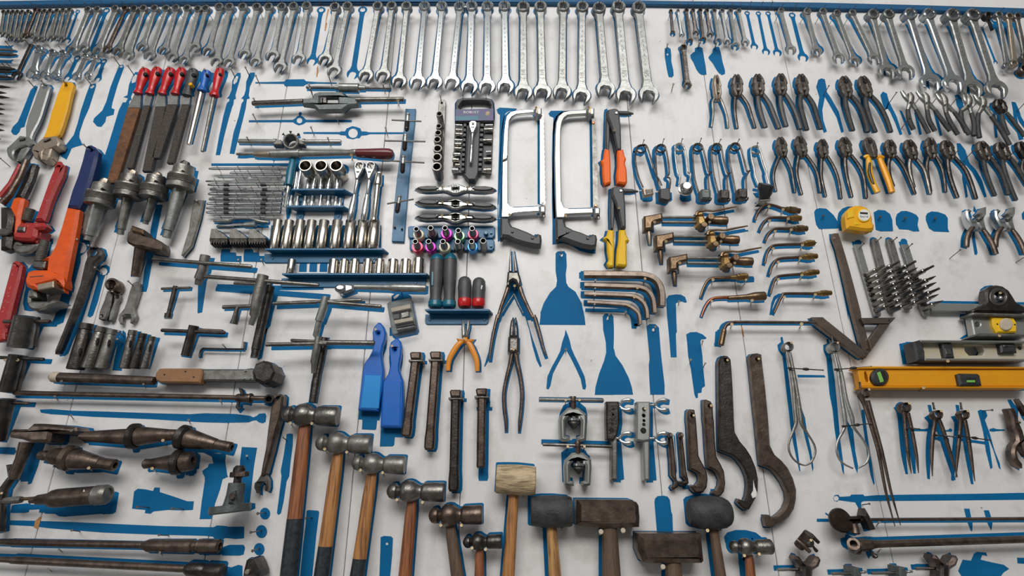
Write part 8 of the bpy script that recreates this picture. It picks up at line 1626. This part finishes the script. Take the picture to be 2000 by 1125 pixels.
# small flaws in the boards: rusty splits along the seams and filler patches
a = M()
for s in ['1200,90 1215,85 1200,150 1185,220 1195,225 1180,300 1168,300 1175,250 1185,170']: px(a, Q(1, 0, s), 0, .0005, 0, pt=False)
for s in ['1240,190 1250,195 1270,290 1262,285 1245,230']: px(a, Q(3, 3, s), 0, .0005, 0, pt=False)
px(a, Q(1, 0, '1095,660 1105,640 1110,700 1098,750 1088,750'), 0, .0005, 0, pt=False); px(a, Q(3, 0, '1565,70 1602,70 1590,120 1578,110'), 0, .0006, 0, pt=False); px(a, Q(0, 5, '385,175 405,172 370,290 330,275 345,210'), 0, .0012, 0, pt=False)
o = build('flaking_patch', a, mat('bare_ochre_wood', (.55, .25, .06), 0, .7, (.3, .16, .08), 200, .8), Vector((0, 0, 0))); o.parent = wall
# floor
a = M(); a.add([(-4, .1, -.02), (4, .1, -.02), (4, -6, -.02), (-4, -6, -.02), (-4, .1, 0), (4, .1, 0), (4, -6, 0), (-4, -6, 0)], [(0, 1, 2, 3), (4, 5, 6, 7), (0, 1, 5, 4), (1, 2, 6, 5), (2, 3, 7, 6), (3, 0, 4, 7)])
o = build('floor', a, mat('concrete_floor', (.3, .29, .27), 0, .6, (.2, .2, .19), 3, .8), Vector((0, 0, 0))); o['kind'] = 'structure'
# ---------------------------------------------------------------- light and camera
def areal(name, loc, tgt, sx, sy, power, col=(1, 1, 1)):
    l = bpy.data.lights.new(name, 'AREA'); l.shape = 'RECTANGLE'; l.size = sx; l.size_y = sy; l.energy = power; l.color = col
    o = bpy.data.objects.new(name, l); COL.objects.link(o); o.location = loc
    o.rotation_euler = (Vector(tgt) - Vector(loc)).to_track_quat('-Z', 'Y').to_euler(); return o
areal('ceiling_lamp', (-.2, -3.7, 3.8), (0, 0, 1.5), 3.4, 1.2, 195, (1, .98, .95))
areal('ceiling_lamp', (.1, -2.02, 3.9), (0, 0, 1.5), 2.6, .35, 20, (.98, .99, 1))
areal('window_light', (-3.4, -3.0, 1.9), (0, 0, 1.6), 1.4, 1.4, 16, (.92, .96, 1))
w = bpy.data.worlds.new('room_light'); scene.world = w; w.use_nodes = True
N = w.node_tree.nodes; L = w.node_tree.links; bg = N['Background']
tc = N.new('ShaderNodeTexCoord'); sx = N.new('ShaderNodeSeparateXYZ'); L.new(tc.outputs['Generated'], sx.inputs[0])
r = N.new('ShaderNodeValToRGB'); L.new(sx.outputs['Z'], r.inputs[0])
e = r.color_ramp.elements; e[0].position = .0; e[0].color = (.10, .10, .10, 1); e[1].position = .75; e[1].color = (.42, .43, .45, 1)
x = r.color_ramp.elements.new(.25); x.color = (.26, .27, .28, 1)
L.new(r.outputs[0], bg.inputs[0]); bg.inputs[1].default_value = .68
cam = bpy.data.cameras.new('camera'); cam.sensor_width = 36; cam.lens = FPX / 2000 * 36; cam.clip_start = .01
co = bpy.data.objects.new('camera', cam); COL.objects.link(co); co.location = CAM
co.rotation_euler = (math.radians(90) + TH, 0, 0); scene.camera = co
vs = scene.view_settings; vs.view_transform = 'Standard'; vs.look = 'None'; vs.gamma = 1; vs.exposure = -0.52; vs.use_curve_mapping = False
